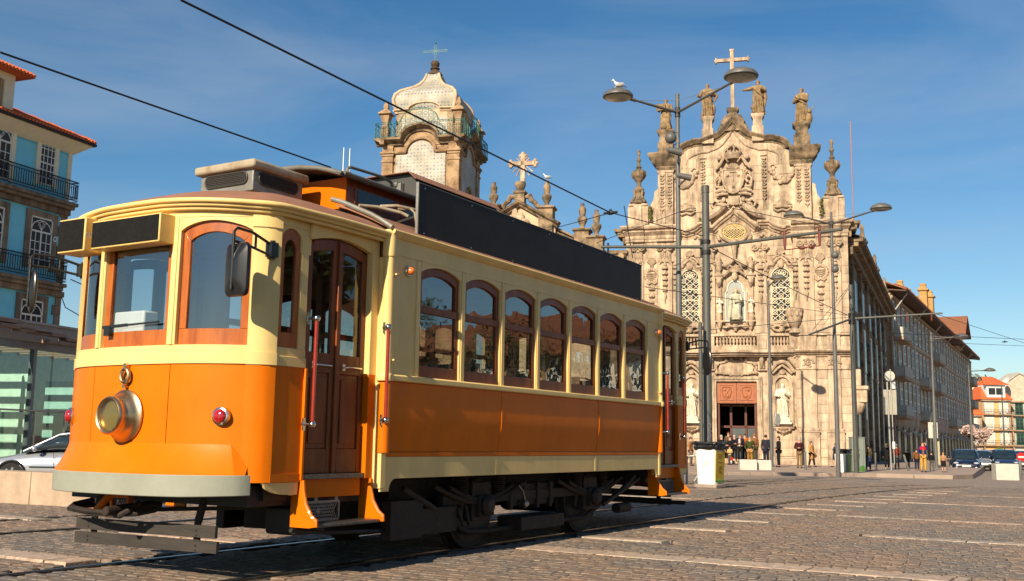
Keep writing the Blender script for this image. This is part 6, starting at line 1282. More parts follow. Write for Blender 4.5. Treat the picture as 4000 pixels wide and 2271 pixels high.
def hl(s): return (hx0-math.sin(PH)*s, hy0+math.cos(PH)*s, -.75)
LV = [(5.7, 8.75), (9.6, 12.65), (13.5, 16.55)]
G_ = 'terrace of town houses down the shaded street'
def chy(s, s0, px_, py_, w):
    n_ = Vector((math.cos(PH), math.sin(PH), 0)); d = ray(px_, py_); v = CAM+d*((Vector(hl(0))-n_-CAM).dot(n_)/d.dot(n_)); s = (v-Vector(hl(0))).dot(Vector((-math.sin(PH), math.cos(PH), 0))); return (s-s0, 1.0, v.z+.75-17.25, w)
row_house(hl(0), PH+R(90), 30, 'nearest house of the shaded terrace, two ochre chimneys, next to the church', LV, 17.25, m_hwall, 9, 'town', ((.5, 6.5, 2), (.5, 6.5, 1), (.5, 6.5, 0), (20, 27, 0), (20, 27, 1)), group=G_, chim=(chy(19, 0, 3515, 1096, .45), chy(27, 0, 3546, 1127, .45)))
row_house(hl(30.2), PH+R(90), 30, 'middle house of the shaded terrace with the tallest ochre chimney', LV, 17.25, m_hpk, 9, 'town', ((2, 9, 1), (2, 9, 2), (20, 27, 0)), group=G_, chim=(chy(36, 30.2, 3576, 1157, .45), chy(47, 30.2, 3605, 1109, .55), chy(55, 30.2, 3628, 1137, .6)))
row_house(hl(60.4), PH+R(90), 30, 'farthest house of the shaded terrace under the red tiled dormer', LV, 17.25, m_hwall, 9, 'town', ((22, 29.5, 0), (22, 29.5, 1), (22, 29.5, 2)), group=G_, chim=(chy(87, 60.4, 3704, 1275, .5), ))
t = thing('roof_dormer', 'red tiled gabled dormer on the farthest terrace house roof', 'dormer', hl(62), PH+R(90))
b = MB(); b.box(0, 8, -.6, 6, 17.2, 19.2); b.build('dormer_wall', m_hpl, t); b = MB(); b.slab([(-.6, -1.8, 19.0), (4, -1.8, 22.0), (8.6, -1.8, 19.0)], [(-.6, 6, 19.0), (4, 6, 22.0), (8.6, 6, 19.0)], (0, 0, .25)); b.build('dormer_roof', m_tl, t); b = MB(); b.prism([(0, 19.1), (8, 19.1), (4, 21.7)], -.6, -.5); b.build('dormer_gable', m_eav, t)
# ---- sunny houses at the far end of the street
def far_house(px0, px1, ytop, dep, m_w, label, floors, bays, key, balc=True, roof='hip', wmat=None):
    p0 = at(px0, 1757, dep); p1 = at(px1, 1757, dep); Ln = (p1-p0).length; H_ = at((px0+px1)/2, ytop, dep).z+2.5; rz = math.atan2(p1.y-p0.y, p1.x-p0.x)
    t = thing('far_house', label, 'house', (p0.x, p0.y, -2.5), rz, 'sunlit houses at the far end of the street'); b = MB(); b.box(0, Ln, .05, 9, 0, H_); b.build('wall', m_w, t)
    fh = (H_-4.2)/floors; bw = Ln/bays
    for k in range(floors):
        z0 = 4.2+fh*k+.35
        for i in range(bays):
            add_window(t, bw*(i+.5), z0, key, -.02); b = MB(); x = bw*(i+.5); b.box(x-1.15, x-.95, -.1, .1, z0, z0+2.9); b.box(x+.95, x+1.15, -.1, .1, z0, z0+2.9); b.box(x-1.15, x+1.15, -.1, .1, z0+2.75, z0+3.0); b.build('window_surround', m_blc, t)
        if balc:
            b = MB(); b.box(.1, Ln-.1, -.8, .1, z0-.3, z0-.1); bs = b.build('balcony_slab', m_hwall, t); b = MB()
            for q in range(int(Ln/.25)): b.bar((.15+q*.25, -.75, z0-.1), (.15+q*.25, -.75, z0+.95), .03, .03)
            b.bar((.1, -.75, z0+.95), (Ln-.1, -.75, z0+.95), .06, .06); b.build('balcony_railing', m_drk, bs)['kind'] = 'stuff'
    b = MB(); b.box(0, .5, -.08, .1, 0, H_); b.box(Ln-.5, Ln, -.08, .1, 0, H_); b.build('corner_stones', m_hwall, t)
    b = MB(); b.box(-.2, Ln+.2, -.6, .3, H_-.25, H_+.1); b.build('cornice', m_hwall, t)
    if roof == 'hip':
        b = MB(); b.add([(-.4, -.8, H_+.1), (Ln+.4, -.8, H_+.1), (Ln+.4, 9.5, H_+.1), (-.4, 9.5, H_+.1), (Ln*.3, 4.2, H_+4.6), (Ln*.7, 4.2, H_+4.6)], [(0, 1, 5, 4), (1, 2, 5), (2, 3, 4, 5), (3, 0, 4), (0, 3, 2, 1)]); b.build('roof', m_tlb, t)
    return t, Ln, H_
m_tlb = mat('bright_clay_tile', (.66, .13, .03), .85, c2=(.45, .10, .03), scale=1.5, bump=.4, bscale=6)
_w = m_wgl; m_wgl = mat('pale_shutter', (.62, .58, .46), .6); sash_mesh(1.9, 2.75, 2, 3, 'far', t=.16); m_wgl = _w; sash_mesh(1.9, 2.75, 2, 3, 'farg', mat('green_window', (.03, .13, .08), .5), t=.16)
t, Ln, H_ = far_house(3843, 3956, 1562, 235, mat('yellow_render', (.70, .42, .15), .85, c2=(.58, .36, .15), scale=.6), 'yellow house with white windows, long balconies and white dormer under red roof', 3, 2, 'far')
b = MB(); b.box(Ln*.18, Ln*.82, -.3, 5, H_+.6, H_+3.4); d_ = b.build('dormer', m_wfr, t)
for i in (0, 1): x = Ln*(.36+.26*i); b = MB(); b.box(x-.75, x+.75, -.36, -.3, H_+1.2, H_+2.7); b.build('dormer_window', m_wgl, d_)
b = MB(); b.slab([(Ln*.05, -.9, H_+3.4), (Ln*.95, -.9, H_+3.4)], [(Ln*.3, 3.5, H_+5.4), (Ln*.7, 3.5, H_+5.4)], (0, .3, .1)); b.build('dormer_roof', m_tlb, t)
far_house(3958, 4080, 1568, 238, mat('pale_render', (.58, .56, .50), .85, scale=.6), 'pale grey house with green windows at the right edge', 3, 2, 'farg', roof='')
far_house(3768, 3841, 1622, 232, mat('pink_render', (.58, .44, .36), .85, scale=.6), 'low pink house between terrace corner and yellow house', 2, 1, 'far')
p = at(3812, 1757, 262); t = thing('roof_turret', 'small white turret with red pyramid roof behind the pink house', 'turret', (p.x, p.y, 0), R(31)); z = at(3812, 1510, 262).z
b = MB(); b.box(-2.6, 2.6, -2, 2, 0, z); b.build('turret_wall', m_wfr, t); b = MB(); b.add([(-3, -2.4, z), (3, -2.4, z), (3, 2.4, z), (-3, 2.4, z), (0, 0, z+2.2)], [(0, 1, 4), (1, 2, 4), (2, 3, 4), (3, 0, 4), (3, 2, 1, 0)]); b.build('turret_roof', m_tlb, t); b = MB(); b.box(-.9, .9, -2.05, -2.0, z-2.2, z-.8); b.build('turret_window', m_wgl, t)
p = at(3925, 1500, 240); t = thing('satellite_dish', 'white satellite dish above the far roofs', 'dish', (p.x, p.y, p.z-3)); b = MB(); b.M = Matrix.Translation((0, 0, 3)) @ Matrix.Rotation(R(-55), 4, 'Y') @ Matrix.Rotation(R(30), 4, 'X'); b.lathe([(.05, -.35), (.9, -.2), (1.6, .05), (1.65, .1), (.9, -.12), (.05, -.27)], (0, 0, 0), 18); b.build('dish_bowl', m_white, t); b = MB(); b.cyl((0, 0, -3), (0, 0, 3), .08); b.build('dish_mast', m_iron, t)
p = at(3990, 1500, 245); t = thing('rooftop_shed', 'grey gabled rooftop loft at the right edge', 'loft', (p.x, p.y, 0), R(31)); z = p.z
b = MB(); b.prism([(-5, z-6), (3, z-6), (3, z), (-1.5, z+2.2), (-5, z-.3)], -2, 4); b.build('loft_wall', m_hpl, t); b = MB(); b.slab([(-5.4, -2.3, z-.5), (-1.5, -2.3, z+2.3), (3.3, -2.3, z-.1)], [(-5.4, 4, z-.5), (-1.5, 4, z+2.3), (3.3, 4, z-.1)], (0, 0, .3)); b.build('loft_roof', m_blc, t); b = MB(); b.box(2.2, 5, -2.2, 3, z-3, z+2.6); b.build('loft_tower', mat('oxblood', (.10, .012, .012), .6), t)
# ---- bare trees beyond the far houses and a blossoming tree at the corner
def tree(name, label, loc, h, spread, m_l, leaf, n_leaf, seed, group=None, bark=None):
    rg = random.Random(seed); t = thing(name, label, 'tree', loc, 0, group); b = MB(); tips = []
    def br(p, d, l, r, k):
        q = p+d*l; mid = p+d*l*.5+Vector((rg.uniform(-1, 1), rg.uniform(-1, 1), rg.uniform(-.5, .5)))*l*.07
        b.tube([p, mid, q], [r, r*.82, r*.62], 6 if k < 2 else 4)
        if k >= 4: tips.append(q); return
        for i in range(rg.choice((2, 3, 3))):
            e = (d+Vector((rg.uniform(-1, 1), rg.uniform(-1, 1), rg.uniform(-.25, .7)))*spread).normalized(); br(q, e, l*rg.uniform(.62, .8), r*.6, k+1)
        if k > 1: tips.append(q)
    br(Vector((0, 0, 0)), Vector((0, 0, 1)), h*.28, h*.022, 0); b.build('trunk', bark or m_bark, t)
    V, F = [], []
    for i in range(n_leaf):
        c = rg.choice(tips)+Vector((rg.gauss(0, 1), rg.gauss(0, 1), rg.gauss(0, .8)))*h*.035; a = Vector((rg.uniform(-1, 1), rg.uniform(-1, 1), rg.uniform(-1, 1))).normalized()*leaf; e = a.orthogonal().normalized()*leaf*rg.uniform(.5, 1)
        k = len(V); V += [c-a, c+e, c+a, c-e]; F.append((k, k+1, k+2, k+3))
    q = MB(); q.v = [tuple(v) for v in V]; q.f = F; q.mi = [0]*len(F); q.build('crown', m_l, t, smooth=0, fix=False); return t
m_bark = mat('bark', (.10, .07, .055), .9, c2=(.06, .045, .035), bump=.5)
m_lvb = mat('dry_twigs', (.24, .13, .07), .9, c2=(.15, .085, .05), scale=2); m_lvg = mat('olive_leaf', (.09, .08, .02), .8, c2=(.13, .06, .02), scale=1); m_blo = mat('pale_blossom', (.55, .40, .36), .8, c2=(.36, .25, .22), scale=2)
def tre(px_, py_, dep, topy, *a, **k): p = at(px_, py_, dep); h = at(px_, topy, dep).z-p.z; return tree(a[0], a[1], (p.x, p.y, p.z), h, *a[2:], **k)
TG_ = 'leafless trees behind the far houses'
for i, (px_, ty, lab) in enumerate(((3788, 1432, 'rust brown tree beside the terrace corner, leftmost of the far trees'), (3840, 1440, 'bare grey tree second from the terrace corner'), (3885, 1447, 'bare brownish tree above the yellow house roof'), (3935, 1450, 'bare tree right of the satellite dish'), (3972, 1462, 'smallest bare tree at the right edge'))):
    tre(px_, 1650, 300-8*i, ty, 'bare_tree', lab, .75, m_lvg if i == 0 else m_lvb, .22 if i else .35, 900 if i == 0 else 420, 40+i, group=TG_)
tre(3816, 1810, 120, 1635, 'blossom_tree', 'small pale pink blossoming tree at the terrace corner', .72, m_blo, .17, 3000, 62)
tre(3905, 1790, 100, 1742, 'clipped_shrub', 'bright green shrub behind the parked cars', .9, mat('lime_leaf', (.16, .26, .03), .7), .13, 700, 61)
# ---- blue house on the left
bo = at(262, 700, 62); BG = R(10)
bh = thing('blue_house', 'blue painted corner house with iron balconies and red tiled roof', 'house', (bo.x, bo.y, 0), BG+R(90))
m_blue = mat('sky_blue_render', (.20, .64, .84), .8, c2=(.17, .56, .74), scale=1.2, bump=.12)
m_gran = rand_mat('house_granite', (.36, .27, .19), (.23, .17, .12), spread=.22)
m_cream = mat('cream_paint', (.78, .72, .45), .7, c2=(.68, .62, .52), scale=2)
def hb(name, m, fn, bevel=0, parent=None, smooth=40): b = MB(); fn(b); return b.build(name, m, parent or bh, bevel, smooth)
X0 = -14.
hb('wall', m_blue, lambda b: b.box(X0, .25, .06, 9, 0, 17.9))
hb('corner_boards', m_cream, lambda b: (b.box(-.02, .28, -.02, .3, 14.7, 17.7)))
ub2 = unit_block(m_gran)
for i in range(24):
    z0 = .3+i*.585; w = .62 if i % 2 else .42
    if z0 < 13.9: put('quoin', ub2, bh, (.28-w/2, .04, z0+.28), (0, 0, 0), (w, .12, .57))
hb('corner_return', m_gran, lambda b: b.box(.255, .30, .1, 9, 0, 14.1))
# deep eaves and tiled roof
hb('soffit', m_cream, lambda b: (b.slab([(X0, -.85, 18.25), (.98, -.85, 18.25)], [(X0, .1, 17.6), (.3, .1, 17.6)], (0, .0, .1)), b.slab([(.98, -.85, 18.25), (.98, 9, 18.25)], [(.3, .1, 17.6), (.3, 9, 17.6)], (0, 0, .1))))
hb('gutter', m_iron, lambda b: b.tube([(X0, -.95, 18.36), (1.08, -.95, 18.36), (1.08, 9, 18.36)], .10, 8))
hb('roof', m_tlb, lambda b: b.add([(X0, -.95, 18.42), (1.1, -.95, 18.42), (1.1, 10, 18.42), (X0, 10, 18.42), (X0, 4.2, 20.6), (-3.6, 4.2, 20.6)], [(0, 1, 5, 4), (1, 2, 5), (2, 3, 4, 5), (3, 0, 4), (0, 3, 2, 1)]))
tb = MB(); tb.tube([(0, 0, 0), (0, .42, .155)], [.10, .085], 8); tile_me = tb.mesh('roof_tile', m_tlb)
rb2 = random.Random(5); nt_ = 0
for j in range(7):
    for i in range(42):
        x = .98-i*.24-j*.12; yy = -1.02+j*.40
        if x < -8.2 or x > 1.05-j*.34: continue
        put('roof_tile', tile_me, bh, (x, yy, 18.47+j*.172+rb2.uniform(-.012, .012)), (rb2.uniform(-.04, .04), 0, rb2.uniform(-.05, .05))); nt_ += 1
hb('hip_ridge', m_tlb, lambda b: b.tube([(lerp(1.1, -3.6, i/14), lerp(-.95, 4.2, i/14), lerp(18.5, 20.7, i/14)+(.05 if i % 2 else 0)) for i in range(15)], .13, 6))
# dormer turret on the roof
hb('roof_dormer', m_cream, lambda b: b.box(-9.5, -4.45, -.1, 4, 18.6, 20.95)); hb('dormer_side', mat('corrugated_ochre', (.50, .36, .18), .7, c2=(.30, .20, .10), scale=3, stretch=(6, 1, .2)), lambda b: [b.box(-6.6+.16*i, -6.5+.16*i, -.16, -.1, 18.9, 20.5) for i in range(9)])
hb('dormer_roof', m_tlb, lambda b: b.add([(-10, -.9, 20.95), (-3.75, -.9, 20.95), (-3.75, 5, 20.95), (-10, 5, 20.95), (-8.6, 2, 22.4), (-6, 2, 22.4)], [(0, 1, 5, 4), (1, 2, 5), (2, 3, 4, 5), (3, 0, 4), (0, 3, 2, 1)]))
for i in range(24): put('roof_tile', tile_me, bh, (-3.95-i*.25, -.98, 21.0), (.22, 0, 0))
# windows
sash_mesh(1.14, 2.55, 4, 6, 'bsash', t=.045)
def blue_win(x, z, key, w, h, m_s=m_cream, stone=0):
    o = add_window(bh, x, z, key, -.0)
    if stone: hb('window_surround', m_gran, lambda b: b.slab([(x-w/2, -.06, z-.1), (x-w/2, -.06, z+h), (x+w/2, -.06, z+h), (x+w/2, -.06, z-.1)], [(x-w/2-stone, -.06, z-.1), (x-w/2-stone, -.06, z+h+stone), (x+w/2+stone, -.06, z+h+stone), (x+w/2+stone, -.06, z-.1)], (0, .14, 0)), .01)
    else: hb('window_trim', m_s, lambda b: b.slab([(x-w/2, -.05, z-.1), (x-w/2, -.05, z+h), (x+w/2, -.05, z+h), (x+w/2, -.05, z-.1)], [(x-w/2-.26, -.05, z-.1), (x-w/2-.26, -.05, z+h+.2), (x+w/2+.26, -.05, z+h+.2), (x+w/2+.26, -.05, z-.1)], (0, .12, 0)))
    return o
fb_ = MB(); w, h = 1.62, 2.95
for x in (-w/2, w/2-.09, -.05): fb_.box(x, x+.09, -.03, .03, 0, 2.05 if x == -.05 else h)
for z in (0, 2.05, h-.09): fb_.box(-w/2, w/2, -.03, .03, z, z+.10)
for x in (-.4, .4): fb_.box(x-.02, x+.02, -.02, .02, 0, 2.05)
for z in (.5, 1.0, 1.5): fb_.box(-w/2, w/2, -.02, .02, z-.02, z+.02)
fb_.tube([(-.72*math.cos(R(a)), 0, 2.15+.62*math.sin(R(a))) for a in range(0, 181, 15)], .03, 5)
for q in (-1, 1): fb_.tube([(q*.36-.36*math.cos(R(a)), 0, 2.15+.5*math.sin(R(a))) for a in range(0, 181, 20)], .022, 5); fb_.tube([(0, 0, 2.2), (q*.25, 0, 2.5), (0, 0, 2.75)], .02, 5)
pb_ = MB(); pb_.box(-w/2+.02, w/2-.02, 0, .012, .02, h-.02); CH['bfrench'] = (fb_.mesh('window', m_wfr, 0), pb_.mesh('pane', m_wgl, 0))
for k in range(3):
    x = -1.6-3.42*k
    if k == 0: blue_win(x, 15.35, 'bsash', 1.14, 2.55)
    else: blue_win(x, 15.0, 'bfrench', 1.62, 2.95)
    blue_win(-1.62-3.5*k, 10.45, 'bfrench', 1.62, 2.95, stone=.34); blue_win(-1.85-3.5*k, 5.6, 'bfrench', 1.62, 2.95, stone=.32); blue_win(-1.85-3.5*k, .6, 'bfrench', 1.62, 2.95, stone=.32)
hb('blue_band', m_blue, lambda b: b.box(X0, -.05, -.045, .07, 18.0-.4, 18.0-.38))
# balconies: slab, top and bottom rails, every upright its own part
pk = MB(); pk.bar((0, 0, 0), (0, 0, .78), .035, .035); pk_me = pk.mesh('baluster', m_iron, 0)
for (zs, xr, dep) in ((14.62, .42, .65), (9.72, .05, .6)):
    hb('balcony_slab', m_gran, lambda b: (b.box(X0, xr, -dep, .1, zs-.22, zs), b.box(X0, xr-.1, -dep+.15, .1, zs-.42, zs-.22), b.box(X0, .32, -.2, .1, zs-.75, zs-.42)), .04)
    rl = hb('balcony_railing', m_iron, lambda b: [b.tube([(X0, -dep+.06, zs+h), (xr-.06, -dep+.06, zs+h), (xr-.06, .05, zs+h)], r, 6) for h, r in ((.12, .022), (.30, .022), (1.06, .022), (1.26, .035))])
    n = 62
    for i in range(n): put('baluster', pk_me, rl, (xr-.1-i*.17, -dep+.06, zs+.29))
    for i in range(4): put('baluster', pk_me, rl, (xr-.06, -dep+.18+i*.14, zs+.29))
    def lace(b):
        for i in range(110):
            x = xr-.1-i*.10
            for z, r in ((zs+.21, .065), (zs+1.16, .075)): b.tube([(x+r*math.cos(R(a)), -dep+.06, z+r*math.sin(R(a))) for a in range(0, 360, 60)], .010, 4, closed=True)
    hb('railing_scrollwork', m_iron, lace, 0, rl, 0)['kind'] = 'stuff'
def cables(b):
    b.tube([(.2, -.1, 9.0), (.35, -.3, 8.4), (1.2, -.6, 8.0), (1.9, -.6, 8.4), (1.8, -.6, 9.3), (1.6, -.6, 9.8)], .03, 5); b.tube([(1.6, -.6, 9.6), (2.9, -.6, 8.6)], .03, 5); b.tube([(.6, -.3, 10.1), (1.5, -.4, 9.9), (2.6, -.4, 10.6)], .035, 5)
hb('loose_cables', m_iron, cables)
p = at(305, 1290, 75); q = at(338, 1010, 75); t = thing('thin_mast', 'thin grey mast in the gap beside the blue house', 'mast', (p.x, p.y, p.z-8)); b = MB(); b.cyl((0, 0, 0), (0, 0, q.z-p.z+8), .05, .03, 6); b.build('mast_pole', m_zinc, t)
# ---- glazed café pavilion
po_ = at(250, 1700, 37); PG = R(14)
pv = thing('glass_pavilion', 'low glass walled pavilion with grey fascia behind the silver car', 'pavilion', (po_.x, po_.y, -.33), PG+R(90))
m_fas = mat('grey_fascia', (.26, .245, .235), .6, var=.06); m_alu = mat('grey_aluminium', (.17, .18, .20), .45, .3)
def pb(name, m, fn, bevel=0, parent=None): b = MB(); fn(b); return b.build(name, m, parent or pv, bevel)
pb('fascia', m_fas, lambda b: (b.box(-9, 4.5, -.12, .35, 4.45, 5.12), b.box(-9, 4.5, 3.4, 3.7, 4.45, 5.12)), .02); pb('fascia_rail', mat('pale_trim', (.36, .34, .32), .6), lambda b: b.box(-9, 4.5, -.2, -.125, 5.06, 5.14))
for x in (-8.6, -5.2, -1.75, 1.6, 4.3): pb('column', m_alu, lambda b: b.box(x-.07, x+.07, -.05, .15, 0, 4.45))
pb('sill_frame', m_alu, lambda b: b.box(-9, 4.5, -.03, .1, 0, .25)); pb('head_frame', m_alu, lambda b: b.box(-9, 4.5, -.06, .1, 4.2, 4.45))
m_pvg = glass('pavilion_glass', (.72, .86, .82), 1.8)
for x0, x1 in ((-8.53, -5.27), (-5.13, -1.82), (-1.68, 1.53), (1.67, 4.23)): pb('glass_panel', m_pvg, lambda b: b.box(x0, x1, .04, .055, .25, 4.2))
pb('floor', m_hpl, lambda b: b.box(-9, 4.5, .2, 3.3, .0, .06)); pb('back_wall', mat('teal_wall', (.50, .72, .66), .7), lambda b: b.box(-9, 4.5, 3.3, 3.5, 0, 4.45)); 
for x in (-7, -4.6, -2.9): pb('curtain', mat('curtain', (.62, .70, .45), .9), lambda b: b.slab([(x+.07*i, 1.2+.08*(i % 2), .2) for i in range(9)], [(x+.07*i, 1.2+.08*(i % 2), 4.1) for i in range(9)], (0, .02, 0)))
for x, cc in ((-1.1, (.60, .74, .66)), (1.3, (.35, .55, .55))): pb('sun_catch_panel', mat('sun_catch_panel_%d' % int(x*10), cc, .7), lambda b: b.box(x, x+.06, .5, 2.1, .06, 3.4+.1*math.sin(x*9)))  # panels added to catch the sun and brighten the view inside
pb('counter', mat('red_counter', (.35, .03, .02), .5), lambda b: b.box(-8, 3, 2.2, 2.8, .06, 1.25)); [pb('ceiling_beam', mat('warm_ceiling', (.22, .12, .06), .7), lambda b: b.box(-8.9+i*.9, -8.7+i*.9, .36, 3.3, 4.3, 4.44)) for i in range(15)]
for i, (x, z) in enumerate(((-4.1, 4.95), (-3.4, 4.78), (-2.6, 4.72), (-1.9, 4.70), (-1.2, 4.45), (-.4, 4.6), (.5, 4.6))): pb('timber_louvre', mat('weathered_louvre', (.28, .19, .14), .85, c2=(.19, .12, .09), scale=5), lambda b: b.box(x-.9, x+.6, -.9, -.55, z-.06, z+.06), .01)
for x in (-3.8, -2.2, -.76): pb('rail_post', mat('pale_steel', (.5, .44, .36), .35, .6), lambda b: b.box(x-.03, x+.03, -.65, -.59, 0, 2.1))
pb('hand_rail', mat('pale_steel', (.5, .44, .36)), lambda b: b.cyl((-9, -.62, 2.1), (-.72, -.62, 2.1), .03))
# ---- low granite wall on the left
m_wal = mat('pale_stone_wall', (.48, .36, .26), .85, c2=(.32, .23, .165), scale=2.2, bump=.35, bscale=14, detail=8)
wl = thing('low_wall', 'low pale granite wall in front of the silver car', 'wall', (-6.2, 2.62, 0), math.atan2(-.21, -1.8)+math.pi)
x = 0.; i = 0
while x > -16:
    l_ = 1.25+.2*math.sin(i*2.3); b = MB(); b.box(x-l_+.006, x-.006, -.0, .42, -.35, .455); b.build('wall_slab', m_wal, wl, .012); x -= l_; i += 1
b = MB(); b.box(-.42, -.0, .43, 5, -.4, .44); b.build('wall_return', m_wal, wl, .012)
# ---- raised pavement in front of church and terrace
m_pav = mat('pavement_slab', (.36, .27, .215), .8, c2=(.27, .205, .165), scale=1.5, bump=.3, bscale=10)
def pz(px_, py_): v = atz(px_, py_, -.15); return (v.x, v.y)
k1 = pz(2560, 1843); k2 = pz(3100, 1847); k3 = pz(3420, 1850); k4 = pz(3722, 1857)
edge = [k1, k2, k3, k4, (k4[0]+.5, k4[1]+2.5), (k4[0]-2.5, 75), (-11, 101), (-15.5, 200), (-40, 200), (-60, 70), (-45, 40)]
b = MB(); b.prism(edge, -.72, -.15, 'z'); pave = b.build('pavement', m_pav, smooth=0); tag(pave, 'raised pavement in front of the church', 'pavement', kind='structure')
for a, c in ((k1, k2), (k2, k3), (k3, k4)):
    n = max(1, int(math.dist(a, c)/1.1))
    for i in range(n):
        p = Vector((lerp(a[0], c[0], i/n), lerp(a[1], c[1], i/n), -.335)); q = Vector((lerp(a[0], c[0], (i+1)/n), lerp(a[1], c[1], (i+1)/n), -.335)); d = (q-p).normalized()*.008; b = MB(); b.bar(p+d, q-d, .32, .38); b.build('kerb_stone', m_pav, pave, .02)
# ================================================================ STREET FURNITURE
def gpt(px_, py_):                                                     # where the sight line through a pixel meets the sloping ground
    z = 0.
    for _ in range(30): v = atz(px_, py_, z); z = gz(v.x, v.y)
    return Vector((v.x, v.y, z))
m_pole = mat('grey_pole_paint', (.115, .112, .105), .5, c2=(.085, .083, .08), scale=3)
m_pole2 = mat('olive_grey_pole', (.085, .088, .078), .5, c2=(.06, .062, .056), scale=2)
m_gal = mat('galvanised_steel', (.42, .41, .38), .45, .5, c2=(.33, .32, .30), scale=6)
m_lampg = mat('lamp_diffuser', (.30, .32, .26), .2, var=.2)
m_wire = mat('wire_black', (.012, .012, .013), .6)
def head_on(t, d, end, rr=.44, tilt=0.):
    """shallow dome luminaire at the end of an arm"""
    b = MB(); c = end+d*rr; b.lathe([(.10, .20), (rr*.5, .165), (rr*.85, .085), (rr, .0), (rr, -.045), (rr*.95, -.06), (rr*.9, -.06)], (0, 0, 0), 24); b.v = [tuple(c+Vector(v)+Vector((0, 0, Vector(v).dot(d)*tilt))) for v in b.v]; l_ = b.build('luminaire', m_pole, t)
    b = MB(); b.lathe([(rr*.86, -.055), (rr*.86, -.07), (rr*.6, -.085), (.01, -.09)], (0, 0, 0), 20); b.v = [tuple(c+Vector(v)) for v in b.v]; b.build('diffuser', m_lampg, l_)
    return c
def lamp_post(px_, dep, ytop, yarm, lL, lR, label, spots, group, az=0., base_z=None):
    p = at(px_, 1740, dep); g0 = gz(p.x, p.y) if base_z is None else base_z; zt = at(px_, ytop, dep).z-g0; za = at(px_, yarm, dep).z-g0
    t = thing('street_lamp', label, 'street lamp', (p.x, p.y, g0), 0, group); b = MB()
    b.tube([(0, 0, 0), (0, 0, zt*.52), (0, 0, zt*.53), (0, 0, zt)], [.105, .09, .075, .06], 14); b.tube([(0, 0, zt-.02), (0, 0, zt+.04)], [.065, .05], 14); b.build('pole', m_pole, t)
    out = []
    for (tx, ty, dp) in (lL, lR):
        if tx is None: continue
        e = at(tx, ty, dp)-Vector((p.x, p.y, g0)); s0 = Vector((0, 0, za)); d = Vector((e.x, e.y, 0)).normalized()
        b = MB(); b.tube([s0, e], [.045, .032], 10); b.cyl(s0+Vector((0, 0, -.15)), s0+Vector((0, 0, .15)), .085, n=12); b.tube([e-(e-s0).normalized()*.25, e+(e-s0).normalized()*.05], .05, 10); a = b.build('arm', m_pole, t)
        b = MB(); b.tube([Vector((0, 0, zt-.18)), s0+(e-s0)*.8+Vector((0, 0, .03))], .008, 5); b.build('stay_wire', m_gal, t)
        out.append(head_on(t, d, e, tilt=.0)+Vector((p.x, p.y, g0)))
    for (sx, sy, r, kind) in spots:
        c = at(sx, sy, dep)-Vector((p.x, p.y, g0)); ins = Vector((0, 0, c.z)); d = (c-ins); d = d.normalized() if d.length > .02 else -FW
        b = MB()
        if kind == 'ball': b.ball(c, r, 14, 10); b.tube([c+UP*.2+RT*.05, c+RT*.22+UP*.15, c+RT*.24-UP*.1, c+RT*.1-UP*.2], .015, 6); o = b.build('floodlight', m_pole, t)
        else:
            ax = (Vector((.75, .45, -.18)) if kind == 'r' else Vector((-.8, -.6, -.1))).normalized(); b.tube([c-ax*.30, c-ax*.05, c+ax*.10], [r*.72, r*.9, r], 16); b.bar(ins, c, .04, .04); o = b.build('floodlight', m_pole, t); b = MB(); b.tube([c+ax*.085, c+ax*.104], [r*.88, r*.86], 16); b.build('floodlight_lens', m_chr, o)
    return t, out
GL = 'tall double-armed street lamps'
t1, heads = lamp_post(2656, 30, 303, 378, (2458, 386, 30.3), (2868, 318, 27.2), 'tall double lamp post nearest the tram with a gull on one lamp', ((2620, 540, .17, 'ball'), (2650, 594, .115, 'r'), (2686, 693, .10, 'r')), GL)
t2, h2 = lamp_post(3272, 46, 802, 850, (3128, 846, 46.5), (3420, 822, 43.5), 'tall double lamp post by the farther litter bin, before the church corner', ((3262, 997, .17, 'ball'), (3262, 1052, .17, 'ball')), GL)
t3, h3 = lamp_post(3013, 58, 1085, 1108, (None, None, None), (3030, 1092, 58), 'single slim lamp post before the right church window', (), 'slim lamp posts', base_z=-.15)
lamp_post(3655, 62, 1295, 1320, (None, None, None), (3725, 1318, 62), 'slim lamp post in front of the shaded terrace', (), 'slim lamp posts', base_z=-.15)
lamp_post(3797, 85, 1425, 1448, (None, None, None), (3845, 1448, 85), 'farthest slim lamp post before the sunny houses', (), 'slim lamp posts')
p = at(3925, 1760, 95); t = thing('utility_pole', 'thin dark pole in front of the yellow house', 'pole', (p.x, p.y, -.5)); b = MB(); b.cyl((0, 0, 0), (0, 0, at(3925, 1500, 95).z+.5), .07, .05, 8); b.build('pole', m_pole2, t)
# ---- overhead line poles with their cantilevers
def wire(name, label, pts, r=.012, group='overhead wires', sag=0):
    P_ = [Vector(p) for p in pts]
    if len(P_) == 2: n = 10; P_ = [P_[0].lerp(P_[1], i/n)-Vector((0, 0, sag*4*(i/n)*(1-i/n))) for i in range(n+1)]
    o0 = P_[0].copy(); b = MB(); b.tube([p-o0 for p in P_], r, 5); o = b.build(name, m_wire); o.location = o0; return tag(o, label, 'wire', group)
pa = at(2768, 1890, 28.8); g0 = gz(pa.x, pa.y); zt = at(2760, 684, 28.8).z-g0
t = thing('tramway_pole', 'thick overhead line pole behind the nearer litter bin', 'pole', (pa.x, pa.y, g0), 0, 'overhead line poles')
b = MB(); b.tube([(0, 0, 0), (0, 0, zt*.42), (0, 0, zt*.43), (0, 0, zt*.985)], [.125, .120, .112, .105], 20); b.build('pole', m_pole2, t); b = MB(); b.tube([(0, 0, zt*.975), (0, 0, zt)], .115, 20); b.build('pole_cap', m_pole2, t)
zb = at(2762, 940, 28.8).z-g0
